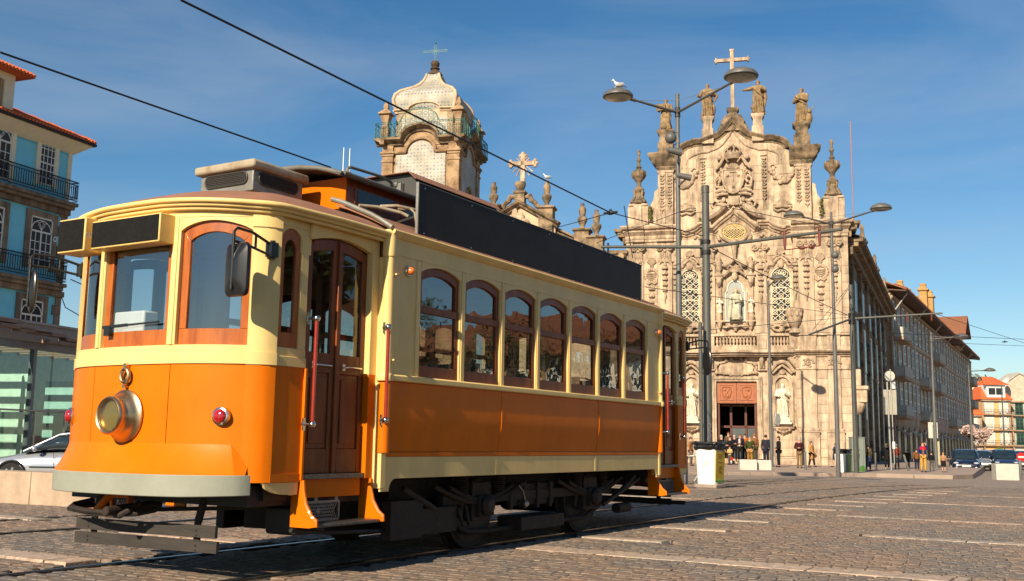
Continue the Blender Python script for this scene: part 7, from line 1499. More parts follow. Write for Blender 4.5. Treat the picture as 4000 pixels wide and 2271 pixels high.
eL = at(2347, 965, 30)-Vector((pa.x, pa.y, g0)); eR = at(3290, 897, 27.1)-Vector((pa.x, pa.y, g0))
b = MB(); b.tube([(0, 0, zb), eL], [.050, .042], 12); b.build('cantilever', m_pole2, t); b = MB(); b.tube([(0, 0, zb), eR], [.052, .042], 12); arm = b.build('cantilever', m_pole2, t)
b = MB(); b.cyl((0, 0, zb-.22), (0, 0, zb-.10), .135, n=20); b.cyl((0, 0, zb+.10), (0, 0, zb+.20), .135, n=20); b.box(-.16, -.10, -.05, .05, zb-.3, zb+.25); b.build('pole_clamp', m_iron, t)
m_ins = mat('rust_red_insulator', (.16, .035, .02), .5)
for f in (.60, .845):
    c = Vector((0, 0, zb)).lerp(eR, f); b = MB(); b.tube([c+Vector((0, 0, .16)), c, c-Vector((0, 0, .36))], [.03, .05, .03], 8); b.bar(c+Vector((-.1, -.1, .1)), c+Vector((.05, .05, .18)), .03, .03); b.build('insulator', m_ins, t)
c0 = Vector((0, 0, zb)).lerp(eR, .60)-Vector((0, 0, .36)); c1 = Vector((0, 0, zb)).lerp(eR, .845)-Vector((0, 0, .36)); b = MB(); b.tube([c0, c1], .015, 6); b.ball(c0.lerp(c1, .75), .06); b.ball(c0.lerp(c1, .5), (.10, .05, .05)); b.build('registration_arm', m_ins, t)
cL = Vector((0, 0, zb)).lerp(eL, .93); b = MB(); b.tube([cL+Vector((0, 0, .12)), cL-Vector((0, 0, .18))], .03, 6); b.build('insulator', m_iron, t)
m_graf = mat('pink_graffiti', (.45, .25, .45), .6)
b = MB(); q = [(0, 0), (.04, .16), (.09, .02), (.12, .2), (.04, .26), (.13, .34), (.03, .42), (.12, .5), (.12, .62), (.05, .66)]
fd = Vector((CAM.x-pa.x, CAM.y-pa.y, 0)).normalized(); sd2 = Vector((-fd.y, fd.x, 0)); b.tube([fd*.122+sd2*(x-.02)*.8+Vector((0, 0, 1.25+z*.7)) for x, z in q], .006, 4); b.build('graffiti_tag', m_graf, t)
pb2 = at(2742, 1890, 28.4); t = thing('service_pipe', 'slender hooked pipe standing against the thick overhead line pole', 'pipe', (pb2.x, pb2.y, gz(pb2.x, pb2.y))); h_ = at(2737, 1250, 28.4).z-gz(pb2.x, pb2.y); b = MB(); b.tube([(0, 0, 0), (0, 0, h_)], .055, 12); b.build('pipe', m_pole2, t); b = MB(); b.tube([Vector((0, 0, h_)), Vector((0, 0, h_+.06))-RT*.02, Vector((0, 0, h_+.16))-RT*.05, Vector((0, 0, h_+.20))-RT*.12, Vector((0, 0, h_+.14))-RT*.17, Vector((0, 0, h_+.05))-RT*.14], .012, 6); b.build('pipe_hook', m_pole2, t)
pc = at(3345, 1820, 47); g0 = gz(pc.x, pc.y); zt = at(3316, 1097, 47).z-g0
t = thing('tramway_pole', 'dark overhead line pole beside the grey cabinet at the church corner', 'pole', (pc.x, pc.y, g0), 0, 'overhead line poles'); b = MB(); b.tube([(0, 0, 0), (0, 0, zt*.97), (0, 0, zt)], [.115, .10, .10], 14); b.build('pole', m_pole2, t)
zb2 = at(3322, 1235, 47).z-g0; V0 = Vector((pc.x, pc.y, g0))
for (ex_, ey_, ed) in ((3160, 1308, 44.5), (3682, 1224, 46.5)):
    e = at(ex_, ey_, ed)-V0; b = MB(); b.tube([(0, 0, zb2), e], [.05, .04], 10); b.build('cantilever', m_pole2, t)
    if ex_ > 3500:
        for f in (.62, .88): c = Vector((0, 0, zb2)).lerp(e, f); b = MB(); b.tube([c+Vector((0, 0, .1)), c-Vector((0, 0, .3))], .035, 6); b.build('insulator', m_ins, t)
b = MB(); b.cyl((0, 0, zb2-.25), (0, 0, zb2+.25), .15, n=14); b.build('pole_clamp', m_iron, t)
for (a0_, b0_) in (((3310, 1125), (3170, 1290)), ((3310, 1140), (3215, 1265))): pass
# ---- wires
def wz(x, y, z): return atz(x, y, z)
wire('overhead_wire', 'long black trolley wire crossing the sky above the bell tower', (wz(705, 0, 6.0), wz(2385, 832, 6.0)), .016)
wire('overhead_wire', 'lower black trolley wire running down to the tram roof at left', (wz(0, 205, 6.0), wz(1292, 655, 6.0), ), .016)
J = wz(2385, 832, 6.0)
pj = Vector((pa.x, pa.y, g0))
wire('overhead_wire', 'wire from the trolley wire joint to the thick pole', (J, at(2745, 922, 28.8)), .012)
wire('overhead_wire', 'wire from the joint down behind the roof board', (J, at(2130, 902, 34)), .012)
wire('overhead_wire', 'thin wire rising past the church corner left of the thick pole', (at(2330, 950, 30), at(2700, 812, 29)), .010)
wire('overhead_wire', 'wire passing from the thick pole across the church to the right', (at(2765, 795, 28.8), at(3205, 882, 27.3)), .010)
wire('overhead_wire', 'sagging wire across the church niche to the dark pole', (at(2770, 965, 28.8), at(3312, 1232, 47)), .014, sag=.05)
wire('overhead_wire', 'upper thin wire across the church at niche height', (at(2520, 1122, 27), at(3312, 1232, 47)), .010)
wire('overhead_wire', 'lower thin wire across the church below the balcony', (at(2760, 1290, 30), at(3312, 1240, 47)), .010)
wire('overhead_wire', 'wire leaving the long cantilever towards the right edge', (at(3650, 1225, 47), at(4000, 1340, 60)), .012)
wire('overhead_wire', 'upper wire over the far street at the right edge', (at(3440, 1300, 47), at(4000, 1326, 70)), .014)
wire('overhead_wire', 'middle wire over the far street at the right edge', (at(3460, 1330, 47), at(4000, 1352, 70)), .012)
wire('overhead_wire', 'stay wire to the short cantilever, outer one', (at(3312, 1125, 47), at(3170, 1295, 44.8)), .010)
wire('overhead_wire', 'stay wire to the short cantilever, inner one', (at(3313, 1130, 47), at(3218, 1268, 45.6)), .010)
wire('overhead_wire', 'rusty cable hanging at the left church corner', (at(2438, 805, 60), at(2472, 1010, 60)), .03)
for (px_, py_, dp) in ((2385, 832, 0), (3735, 1312, 58), (3925, 1336, 64)):
    c = J if dp == 0 else at(px_, py_, dp); b = MB(); b.ball((0, 0, 0), (.10, .06, .05)); b.cyl((-.16, 0, 0), (.16, 0, 0), .03, n=6); b.cyl((0, 0, 0), (0, 0, .08), .03, n=6); o = b.build('wire_clamp', m_wire); o.location = c; tag(o, {2385: 'black clamp joining the trolley wires', 3735: 'wire clamp over the far street, left of the two', 3925: 'wire clamp over the far street, right of the two'}[px_], 'clamp', 'wire clamps')
# ---- litter bins with black liners
def litter_bin(px_, py_, label, side_m, h=1.16, rz=0., graf=True):
    p = gpt(px_, py_); t = thing('litter_bin', label, 'litter bin', p, rz, 'white litter bins with black liners')
    b = MB(); b.box(-.32, .32, -.30, .30, 0, .10); b.build('stone_base', mat('bin_base', (.33, .26, .21), .9), t, .02)
    def rr(w, d, z, n=20): return [(w*math.copysign(abs(math.cos(2*math.pi*j/n))**.35, math.cos(2*math.pi*j/n)), d*math.copysign(abs(math.sin(2*math.pi*j/n))**.35, math.sin(2*math.pi*j/n)), z) for j in range(n)]
    b = MB(); b.loft([rr(.255, .25, .10), rr(.27, .265, .5), rr(.305, .30, h-.16)]); b.build('bin_body', m_binw, t, smooth=50)
    b = MB(); rg = random.Random(int(px_)); R_ = []
    for k, (w, z) in enumerate(((.325, h-.20), (.35, h-.13), (.335, h-.08), (.37, h-.05), (.36, h), (.30, h-.02), (.28, h-.2))): R_.append([(x*(1+rg.uniform(-.05, .05)), y*(1+rg.uniform(-.05, .05)), z+rg.uniform(-.022, .022)) for x, y, z in rr(w, w*.97, z, 26)])
    b.loft(R_); b.build('bin_liner', mat('bin_bag', (.014, .014, .015), .35, var=.2, bump=.3, bscale=25), t, smooth=0)
    b = MB(); b.slab([(.275, -.26, .16), (.315, -.29, h-.24)], [(.275, .26, .16), (.315, .29, h-.24)], (.006, 0, 0)); pn = b.build('side_panel', side_m, t)
    if graf:
        b = MB()
        for j, (y0, y1, z) in enumerate(((-.16, .16, .86), (-.13, .14, .81), (-.14, .10, .77), (-.12, .13, .66), (-.08, .10, .55), (-.12, .12, .50), (-.10, .05, .44), (-.05, .12, .40))): xx = .275+.04*(z-.16)/(h-.40)+.008; b.bar((xx, y0, z), (xx, y1, z), .004, .012 if j < 3 else .022)
        b.build('panel_print', mat('dark_print', (.20, .13, .02), .6), pn)
        b = MB()
        for k in range(9): y = -.24+.06*k; b.ball((.285, y, .18+.03*math.sin(k*2.1)), (.012, .04, .035), 6, 4)
        b.build('panel_splash', mat('green_splash', (.10, .30, .05), .6), pn)
    b = MB(); b.tube([(-.05, -.283, .52), (.0, -.286, .66), (.05, -.29, .58), (.06, -.29, .74), (.0, -.288, .76), (-.04, -.287, .86), (.06, -.293, .90)], .005, 4); b.build('scrawl', mat('grey_scrawl', (.45, .45, .43), .7), t)
    return t
m_binw = mat('bin_white', (.80, .78, .72), .45, c2=(.70, .67, .60), scale=3)
litter_bin(2772, 1906, 'white litter bin with yellow side panel below the thick pole', mat('bin_yellow', (.72, .44, .01), .5), 1.18, R(-4))
litter_bin(3293, 1860, 'white litter bin with green side panel below the farther lamp post', mat('bin_green', (.05, .13, .035), .5), 1.22, R(-10), False)
# hoops beside the bins
def hoop(px_, py_, label, w=.5, h=.8, rz=0.): p = gpt(px_, py_); t = thing('steel_hoop', label, 'barrier', p, rz, 'steel hoop barriers'); b = MB(); b.tube([(0, 0, 0), (0, 0, h-.12), (.03, 0, h-.04), (.12, 0, h), (w, 0, h), (w+.09, 0, h-.04), (w+.12, 0, h-.12), (w+.12, 0, 0)], .035, 10); b.build('hoop_tube', m_gal, t, smooth=60); return t
hoop(2683, 1890, 'steel hoop between the tram tail and the nearer bin', .55, .80, R(8)); hoop(3275, 1858, 'steel hoop just left of the farther litter bin', .35, .85, R(60))
p = gpt(2722, 1895); t = thing('bent_hoop', 'curved grey tube leaning at the nearer white bin', 'barrier', p, R(14)); b = MB(); b.tube([(-.02, -.36, .12), (.10, -.37, .3), (.14, -.38, .5), (.10, -.37, .72), (0, -.36, .84)], .035, 8); b.build('hoop_tube', m_gal, t, smooth=60)
# ---- granite blocks
m_gb = mat('pale_granite_block', (.55, .52, .46), .8, c2=(.44, .41, .36), scale=3, bump=.25, bscale=30)
def gblock(px0, px1, py_, ytop, label, rz=R(25)):
    p = gpt((px0+px1)/2, py_); dep = (p-CAM).dot(FW); w = (px1-px0)/_f*dep; h = (py_-ytop)/_f*dep; b = MB(); b.box(-w/2, w/2, 0, w*.85, -.05, h); o = b.build('granite_block', m_gb, None, .02); o.location = p; o.rotation_euler = (0, 0, rz); tag(o, label, 'stone block', 'pale granite blocks')
gblock(2892, 2958, 1850, 1797, 'left of the two pale granite blocks before the church door'); gblock(2961, 3014, 1851, 1799, 'right of the two pale granite blocks before the church door')
gblock(3896, 3980, 1876, 1814, 'large pale granite block in front of the parked cars at right', R(20))
# ---- bollards
def bollard(px_, pyb, pyt, label, lean=0.): p = gpt(px_, pyb); dep = (p-CAM).dot(FW); h = (pyb-pyt)/_f*dep; b = MB(); b.lathe([(.06, -.05), (.06, h-.02), (.05, h), (.01, h+.005)], (0, 0, 0), 12); o = b.build('bollard', m_gal if 0 else m_pole, None); o.location = p; o.rotation_euler = (0, lean, R(31)); tag(o, label, 'bollard', 'grey steel bollards')
bollard(3147, 1851, 1767, 'grey bollard in front of the man in the maroon coat'); bollard(3423, 1856, 1770, 'grey bollard left of the round sign post'); bollard(3556, 1858, 1775, 'grey bollard leaning to the left', -.28)
bollard(3988, 1873, 1800, 'grey bollard beside the large granite block at right')
# ---- cabinet
p = gpt(3352, 1858); dep = (p-CAM).dot(FW); t = thing('utility_cabinet', 'grey green street cabinet with scrawled graffiti behind the farther bin', 'cabinet', p, R(31)); sc = dep/_f
b = MB(); b.box(-20*sc, 32*sc, 0, .5, 0, 146*sc); b.build('cabinet_body', mat('cabinet_grey', (.20, .23, .20), .6, var=.08), t, .02); b = MB(); b.box(-21*sc, 33*sc, -.02, .52, 146*sc, 149*sc); b.build('cabinet_lid', mat('cabinet_grey', (.20, .23, .20)), t)
b = MB(); b.tube([(-.05, -.01, .75), (.0, -.01, .9), (.08, -.01, .8), (.1, -.01, 1.0), (.0, -.01, 1.1), (.12, -.01, 1.25)], .012, 4); b.build('graffiti_tag', mat('black_scrawl', (.05, .05, .05), .7), t); b = MB(); b.ball((.2, -.01, .28), (.16, .012, .2), 10, 6); b.build('paint_blot', mat('green_paint', (.06, .18, .03), .7), t); b = MB(); b.ball((.32, -.01, .1), (.10, .012, .12), 10, 6); b.build('paint_blot', mat('purple_paint', (.15, .03, .12), .7), t)
p = gpt(3330, 1840); t = thing('black_case', 'black box standing at the foot of the grey cabinet', 'box', p, R(31)); b = MB(); b.box(-.35, .5, -.5, -.1, 0, .35); b.build('case_body', m_bpl, t, .03); b = MB(); b.tube([(-.5+.0, -.55, .2), (-.38, -.58, .65), (-.15, -.58, .8), (.05, -.58, .6)], .05, 8); b.build('case_handle', m_bpl, t)
# ---- signs seen from behind
m_sgb = mat('sign_back', (.46, .43, .34), .5, .2, c2=(.38, .35, .28), scale=3)
p = gpt(3483, 1855); dep = (p-CAM).dot(FW); sc = dep/_f; t = thing('road_sign', 'round road sign on grey post seen from behind, with square plate below', 'road sign', p, R(31), 'road signs seen from behind'); b = MB(); b.tube([(0, 0, 0), (-5*sc, 0, 362*sc)], .045, 10); b.build('post', m_gal, t); b = MB(); b.tube([(12*sc, -.03, 40*sc), (8*sc, -.03, 412*sc)], .028, 8); b.build('post', m_gal, t)
b = MB(); b.M = Matrix.Translation((7*sc, .02, 385*sc)); b.lathe([(.27, -.01), (.275, 0), (.27, .012)], (0, 0, 0), 24, 'y'); b.build('round_plate', mat('pale_sign_back', (.62, .60, .52), .5, .1), t); b = MB(); b.box(-20*sc, 31*sc, .02, .04, 233*sc, 331*sc); b.build('square_plate', m_sgb, t, .01); b = MB(); b.box(12*sc, 26*sc, -.05, -.03, 335*sc, 362*sc); b.build('small_plate', mat('white_plate', (.7, .7, .68), .5), t)
b = MB(); b.box(6*sc, 16*sc, -.06, -.035, 100*sc, 128*sc); b.build('sticker', m_white, t)
p = gpt(3656, 1846); dep = (p-CAM).dot(FW); sc = dep/_f; t = thing('road_sign', 'square road sign on post seen from behind, right of the man in yellow trousers', 'road sign', p, R(31), 'road signs seen from behind'); b = MB(); b.tube([(0, 0, 0), (-4*sc, 0, 185*sc)], .05, 10); b.build('post', m_gal, t); b = MB(); b.box(-22*sc, 15*sc, .03, .05, 132*sc, 194*sc); b.build('square_plate', mat('pale_sign_back', (.62, .60, .52)), t, .01); b = MB(); b.box(4*sc, 18*sc, -.02, .02, 30*sc, 120*sc); b.build('bill_strip', mat('torn_bills', (.55, .50, .30), .7, c2=(.3, .3, .2), scale=20), t)
p = gpt(3990, 1840); t = thing('no_entry_sign', 'red no entry disc with white bar at the right edge', 'road sign', at(3990, 1800, 62)-Vector((0, 0, .9)), R(31)); b = MB(); b.lathe([(.27, 0), (.275, .01), (.27, .02)], (0, 0, at(3990, 1786, 62).z-at(3990, 1800, 62).z+.9), 24, 'y'); zc_ = at(3990, 1786, 62).z-at(3990, 1800, 62).z+.9; b.build('disc', mat('sign_red', (.55, .02, .02), .4), t); b = MB(); b.box(-.19, .19, -.012, -.002, zc_-.05, zc_+.05); b.build('white_bar', m_white, t); b = MB(); b.cyl((0, .05, -1), (0, .05, zc_+.2), .03, n=8); b.build('post', m_gal, t)
p = at(3038, 1640, 58.2); t = thing('round_sign', 'pale round sign plate on the slim lamp post seen edge on', 'road sign', (p.x, p.y, -.15)); b = MB(); b.M = Matrix.Translation((0, 0, p.z+.15)) @ Matrix.Rotation(R(78), 4, 'Z'); b.lathe([(.33, -.01), (.335, 0), (.33, .012)], (0, 0, 0), 20, 'y'); b.build('round_plate', mat('pale_sign_back', (.62, .60, .52)), t); b = MB(); b.cyl((-.16, 0, p.z+.1), (.05, 0, p.z+.1), .02, n=6); b.cyl((-.16, 0, p.z+.5), (.05, 0, p.z+.5), .02, n=6); b.cyl((-.18, 0, 0), (-.18, 0, p.z+.6), .03, n=6); b.build('bracket', m_gal, t)
# leaf-shaped info stele with a tapering foot against the church
p = gpt(3222, 1822); dep = (p-CAM).dot(FW); sc = dep/_f; t = thing('information_stele', 'tapering grey information stele near the woman in the ochre coat', 'stele', (p.x, p.y, -.15), R(20)); b = MB(); b.prism([(-4*sc, 0), (4*sc, 0), (6*sc, 70*sc), (17*sc, 130*sc), (10*sc, 132*sc), (2*sc, 92*sc), (-6*sc, 95*sc), (-14*sc, 150*sc), (-16*sc, 135*sc), (-8*sc, 75*sc)], -.05, .05); b.build('stele_body', mat('stele_grey', (.12, .10, .08), .5), t, .01); b = MB(); b.prism([(-14*sc, 100*sc), (12*sc, 92*sc), (14*sc, 130*sc), (-14*sc, 148*sc)], -.02, .02); b.build('stele_panel', mat('stele_panel', (.36, .25, .15), .4), t); b = MB(); b.box(-.2, .2, -.12, .12, 0, .03); b.build('stele_foot', m_pole, t)
p = gpt(3391, 1835); t = thing('dark_post', 'tall thin black post against the shaded church side', 'post', at(3391, 1770, 62)-Vector((0, 0, 1.2))); b = MB(); b.box(-.06, .06, -.06, .06, 0, at(3391, 1640, 62).z-at(3391, 1770, 62).z+1.2); b.build('post', m_bpl, t)
# ---- gulls
def gull(c, label, s=1., rz=0.):
    t = thing('gull', label, 'gull', c, rz, 'gulls'); m_w = mat('gull_white', (.80, .79, .76), .7, var=.04); m_g = mat('gull_grey', (.38, .38, .39), .7)
    b = MB(); rings = []
    for (x, z, r) in ((-.21, .13, .02), (-.15, .15, .05), (-.05, .175, .085), (.05, .20, .09), (.11, .25, .065), (.135, .30, .048), (.15, .335, .052), (.17, .35, .045), (.20, .35, .018)): rings.append([(x*s+.0, r*s*math.cos(2*math.pi*j/12), (z+r*.95*math.sin(2*math.pi*j/12)-.0)*s) for j in range(12)])
    b.loft(rings); b.build('body', m_w, t, smooth=80)
    for q in (-1, 1):
        b = MB(); b.ball((-.06*s, q*.075*s, .18*s), (.17*s, .028*s, .07*s), 10, 6, Matrix.Rotation(.22, 3, 'Y')); b.build('wing', m_g, t); b = MB(); b.cyl((.0, q*.03*s, 0), (.0, q*.03*s, .12*s), .007*s, n=6); b.box(-.01*s, .05*s, (q*.03-.02)*s, (q*.03+.02)*s, 0, .006*s); b.build('leg', mat('gull_leg', (.5, .35, .25), .6), t)
        b = MB(); b.ball((.185*s, q*.036*s, .362*s), .007*s, 6, 4); b.build('eye', m_bpl, t)
    b = MB(); b.tube([(.19*s, 0, .348*s), (.235*s, 0, .342*s), (.25*s, 0, .33*s)], [.014*s, .010*s, .003*s], 6); b.build('beak', mat('gull_beak', (.7, .45, .05), .5), t); b = MB(); b.slab([(-.2*s, -.03*s, .13*s), (-.31*s, -.02*s, .10*s)], [(-.2*s, .03*s, .13*s), (-.31*s, .02*s, .10*s)], (0, 0, .012*s)); b.build('tail', m_bpl, t); return t
gull(heads[0]+Vector((0, 0, .17)), 'white gull standing on the left lamp of the near lamp post', .82, R(215))
gu = gl_(2131, 699); gull((gq.x+gu[0]*math.cos(TG)-.4*math.sin(TG), gq.y+gu[0]*math.sin(TG)+.4*math.cos(TG), gu[1]-.4), 'white gull perched on the urn right of the radiant cross', 1.15, R(205))
# ================================================================ STATUES
def robed(b, h, rg, arms, seated=False, lean=0.):
    """a robed stone figure of height h: folded drapery, arms, bearded head; -y is its front"""
    rings = []; n = 36
    prof = [(0, .17), (.06, .165), (.2, .145), (.34, .14), (.46, .15), (.56, .135), (.64, .13), (.72, .15), (.79, .165), (.83, .13), (.855, .06), (.87, .048)]
    for t, r in prof:
        rr = []
        for j in range(n):
            a = 2*math.pi*j/n; f = 1+(.11*math.sin(7*a+t*5)+.07*math.sin(11*a-t*9))*max(0, 1-t*1.15)
            x = r*h*math.cos(a)*f*1.08; y = r*h*math.sin(a)*f*.82
            if seated and t < .5: y -= .10*h*math.sin(math.pi*min(1, t/.5))
            rr.append((x+lean*t*h, y, t*h))
        rings.append(rr)
    b.loft(rings)
    hz = h*.93; hx = lean*h*.93
    b.ball((hx, -.01*h, hz), (.052*h, .060*h, .072*h), 12, 9); b.ball((hx, -.05*h, hz-.055*h), (.038*h, .035*h, .055*h), 8, 6); b.ball((hx, .015*h, hz+.02*h), (.06*h, .058*h, .062*h), 10, 7); b.ball((hx, -.068*h, hz), (.012*h, .014*h, .018*h), 6, 4)
    for s, el, ha in arms:
        sh = Vector((s*.135*h+lean*h*.8, 0, .79*h)); el = Vector(el)*h; ha = Vector(ha)*h; b.tube([sh, el, ha], [.062*h, .052*h, .030*h], 10); b.ball(ha, (.032*h, .028*h, .035*h), 8, 6)
        for k in range(4): b.tube([ha, ha+Vector((.012*(k-1.5), -.04, .012*(k-1.5)))*h], [.010*h, .007*h], 5)
    # a diagonal sash and falling folds
    b.tube([(-.13*h, -.09*h, .78*h), (0, -.135*h, .62*h), (.13*h, -.08*h, .5*h), (.15*h, .04*h, .46*h)], [.03*h, .035*h, .035*h, .02*h], 8)
    for k in range(6): x = (-.11+.045*k)*h; b.tube([(x*.7, -.125*h, .52*h), (x, -.14*h, .28*h), (x*1.15, -.135*h, .03*h)], [.014*h, .02*h, .022*h], 6)
def statue(u, z, y, h, label, arms, extra=None, m=None, seated=False, rz=0., lean=0., hollow=None, halo=None):
    w = church.matrix_world if False else Matrix.Translation(CO) @ Matrix.Rotation(TH, 4, 'Z'); p = w @ Vector((u, y, z))
    t = thing('statue', label, 'statue', p, TH+rz, 'stone saints of the church front'); b = MB(); robed(b, h, random.Random(int(u*10)), arms, seated, lean); b.build('figure', m or m_stat, t, smooth=50)
    b = MB(); b.lathe([(h*.17, -.0), (h*.18, .05), (h*.17, .12)], (0, 0, -.05), 10); b.build('statue_base', m or m_stat, t)
    if extra: b = MB(); extra(b, h); b.build('attribute', m or m_stat, t)['kind'] = 'stuff'
    if halo:
        b = MB()
        for k in range(17): a = R(-20+220*k/16); b.bar((0, .04*h, .93*h), (.13*h*math.cos(a), .04*h, .93*h+.13*h*math.sin(a)), .012*h, .008*h)
        b.build('rayed_halo', halo, t)
    return t
statue(-4.45, 22.42, .55, 2.25, 'seated stone saint holding an open tablet, leftmost on the church gable', ((-1, (-.20, -.08, .62), (-.20, -.16, .68)), (1, (.20, -.06, .60), (.02, -.18, .60))), lambda b, h: (b.box(-.27*h, -.12*h, -.20*h, -.17*h, .60*h, .80*h), b.box(-.12*h, .0, -.19*h, -.16*h, .61*h, .80*h), b.ball((-.05*h, -.16*h, .08*h), (.09*h, .09*h, .10*h), 8, 6)), seated=True)
statue(-1.64, 23.2, .55, 2.35, 'standing bearded stone saint left of the gable cross, hand held out', ((-1, (-.22, -.05, .62), (-.26, -.16, .60)), (1, (.20, -.06, .62), (.10, -.17, .66))), lambda b, h: (b.box(.02*h, .16*h, -.22*h, -.17*h, .64*h, .72*h), b.tube([(.15*h, 0, .75*h), (.26*h, .0, .62*h), (.20*h, 0, .45*h)], [.05*h, .06*h, .02*h], 8), b.ball((.17*h, 0, .22*h), (.06*h, .07*h, .16*h), 8, 6)))
statue(1.70, 23.2, .55, 2.35, 'standing stone saint right of the gable cross with outstretched arm', ((-1, (-.24, -.06, .74), (-.40, -.12, .70)), (1, (.20, -.04, .66), (.08, -.17, .70))), lambda b, h: (b.ball((-.13*h, -.1*h, .18*h), (.08*h, .09*h, .09*h), 8, 6), b.tube([(-.13*h, -.1*h, .12*h), (-.12*h, -.08*h, .0)], [.05*h, .04*h], 8), b.tube([(.15*h, 0, .8*h), (.20*h, .02*h, .5*h), (.17*h, .02*h, .2*h)], [.05*h, .06*h, .03*h], 8)))
statue(4.50, 22.46, .55, 2.35, 'standing stone saint with a horned ox, rightmost on the church gable', ((-1, (-.19, -.08, .60), (-.02, -.18, .64)), (1, (.19, -.08, .60), (.03, -.18, .66))), lambda b, h: (b.ball((.20*h, .0, .10*h), (.10*h, .12*h, .18*h), 10, 7), b.ball((.24*h, -.04*h, .27*h), (.06*h, .09*h, .07*h), 8, 6), b.tube([(.27*h, -.02*h, .32*h), (.32*h, -.02*h, .36*h), (.34*h, -.02*h, .42*h)], [.018*h, .014*h, .005*h], 6), b.tube([(.21*h, -.02*h, .32*h), (.19*h, -.02*h, .38*h)], [.018*h, .006*h], 6)), rz=R(-25))
for s, lab in ((1, 'white stone saint with rayed halo in the niche right of the church door'), (-1, 'white stone saint with rayed halo in the niche left of the church door')):
    statue(s*2.88, 3.10, YC-.02, 2.15, lab, ((-1, (-.20, -.06, .64), (-.10, -.17, .62)), (1, (.19, -.06, .62), (.06, -.18, .70))), lambda b, h: b.lathe([(.24*h, -.20*h), (.25*h, -.14*h), (.20*h, -.13*h), (.21*h, -.05*h), (.18*h, -.04*h), (.18*h, .0)], (0, 0, 0), 4, sq=1, a0=.5), m=m_marb, halo=mat('green_bronze', (.18, .24, .12), .6))
t = statue(.05, 9.42, YC-.28, 1.95, 'seated pale figure with golden halo and child in the middle church niche', ((-1, (-.19, -.08, .60), (-.14, -.18, .50)), (1, (.19, -.08, .60), (-.02, -.2, .55))), lambda b, h: (b.ball((-.16*h, -.14*h, .50*h), (.07*h, .07*h, .13*h), 8, 6), b.ball((-.17*h, -.15*h, .66*h), (.05*h, .05*h, .06*h), 8, 6), b.tube([(-.17*h, -.14*h, .42*h), (-.2*h, -.16*h, .2*h), (-.22*h, -.14*h, .02*h)], [.08*h, .07*h, .06*h], 8)), m=mat('pale_green_stone', (.50, .48, .36), .8, c2=(.38, .36, .27), scale=4), seated=True, halo=mat('gilt_halo', (.60, .30, .06), .5))
for s, lab in ((-1, 'small white cherub on the bracket left of the middle niche'), (1, 'small white cherub on the bracket right of the middle niche')): statue(s*1.0, 9.88, YC-.2, .95, lab, ((-1, (-.2, -.06, .64), (-.1, -.2, .68)), (1, (.2, -.06, .62), (.08, -.2, .60))), m=m_marb)
# ================================================================ PEOPLE
SKINS = []
def skin(name, V, E, rad, m, parent, sub=1):
    """one continuous surface grown round a skeleton of joints"""
    me = bpy.data.meshes.new('tmp'); me.from_pydata(V, E, []); ob = bpy.data.objects.new(name, me); ob.parent = parent; ob.modifiers.new('skin', 'SKIN'); sv = me.skin_vertices[0].data
    for i, r in enumerate(rad): sv[i].radius = r if isinstance(r, tuple) else (r, r); sv[i].use_root = (i == 0)
    ss = ob.modifiers.new('sub', 'SUBSURF'); ss.levels = sub; ss.render_levels = sub; col.objects.link(ob); SKINS.append((ob, m, name)); return ob
def bake_skins():
    dg = bpy.context.evaluated_depsgraph_get(); dg.update()
    new = [bpy.data.meshes.new_from_object(ob.evaluated_get(dg)) for ob, m, n_ in SKINS]
    for (ob, m, n_), m2 in zip(SKINS, new):
        ob.modifiers.clear(); old = ob.data; m2.name = n_; m2.materials.clear(); m2.materials.append(m); m2.polygons.foreach_set('use_smooth', [True]*len(m2.polygons)); ob.data = m2; bpy.data.meshes.remove(old)
SK = mat('skin', (.52, .28, .19), .6, var=.06)
def cloth(name, c): return mat('cloth_'+name, c, .9, var=.2, scale=6, bump=.25, bscale=30, spec=.15)
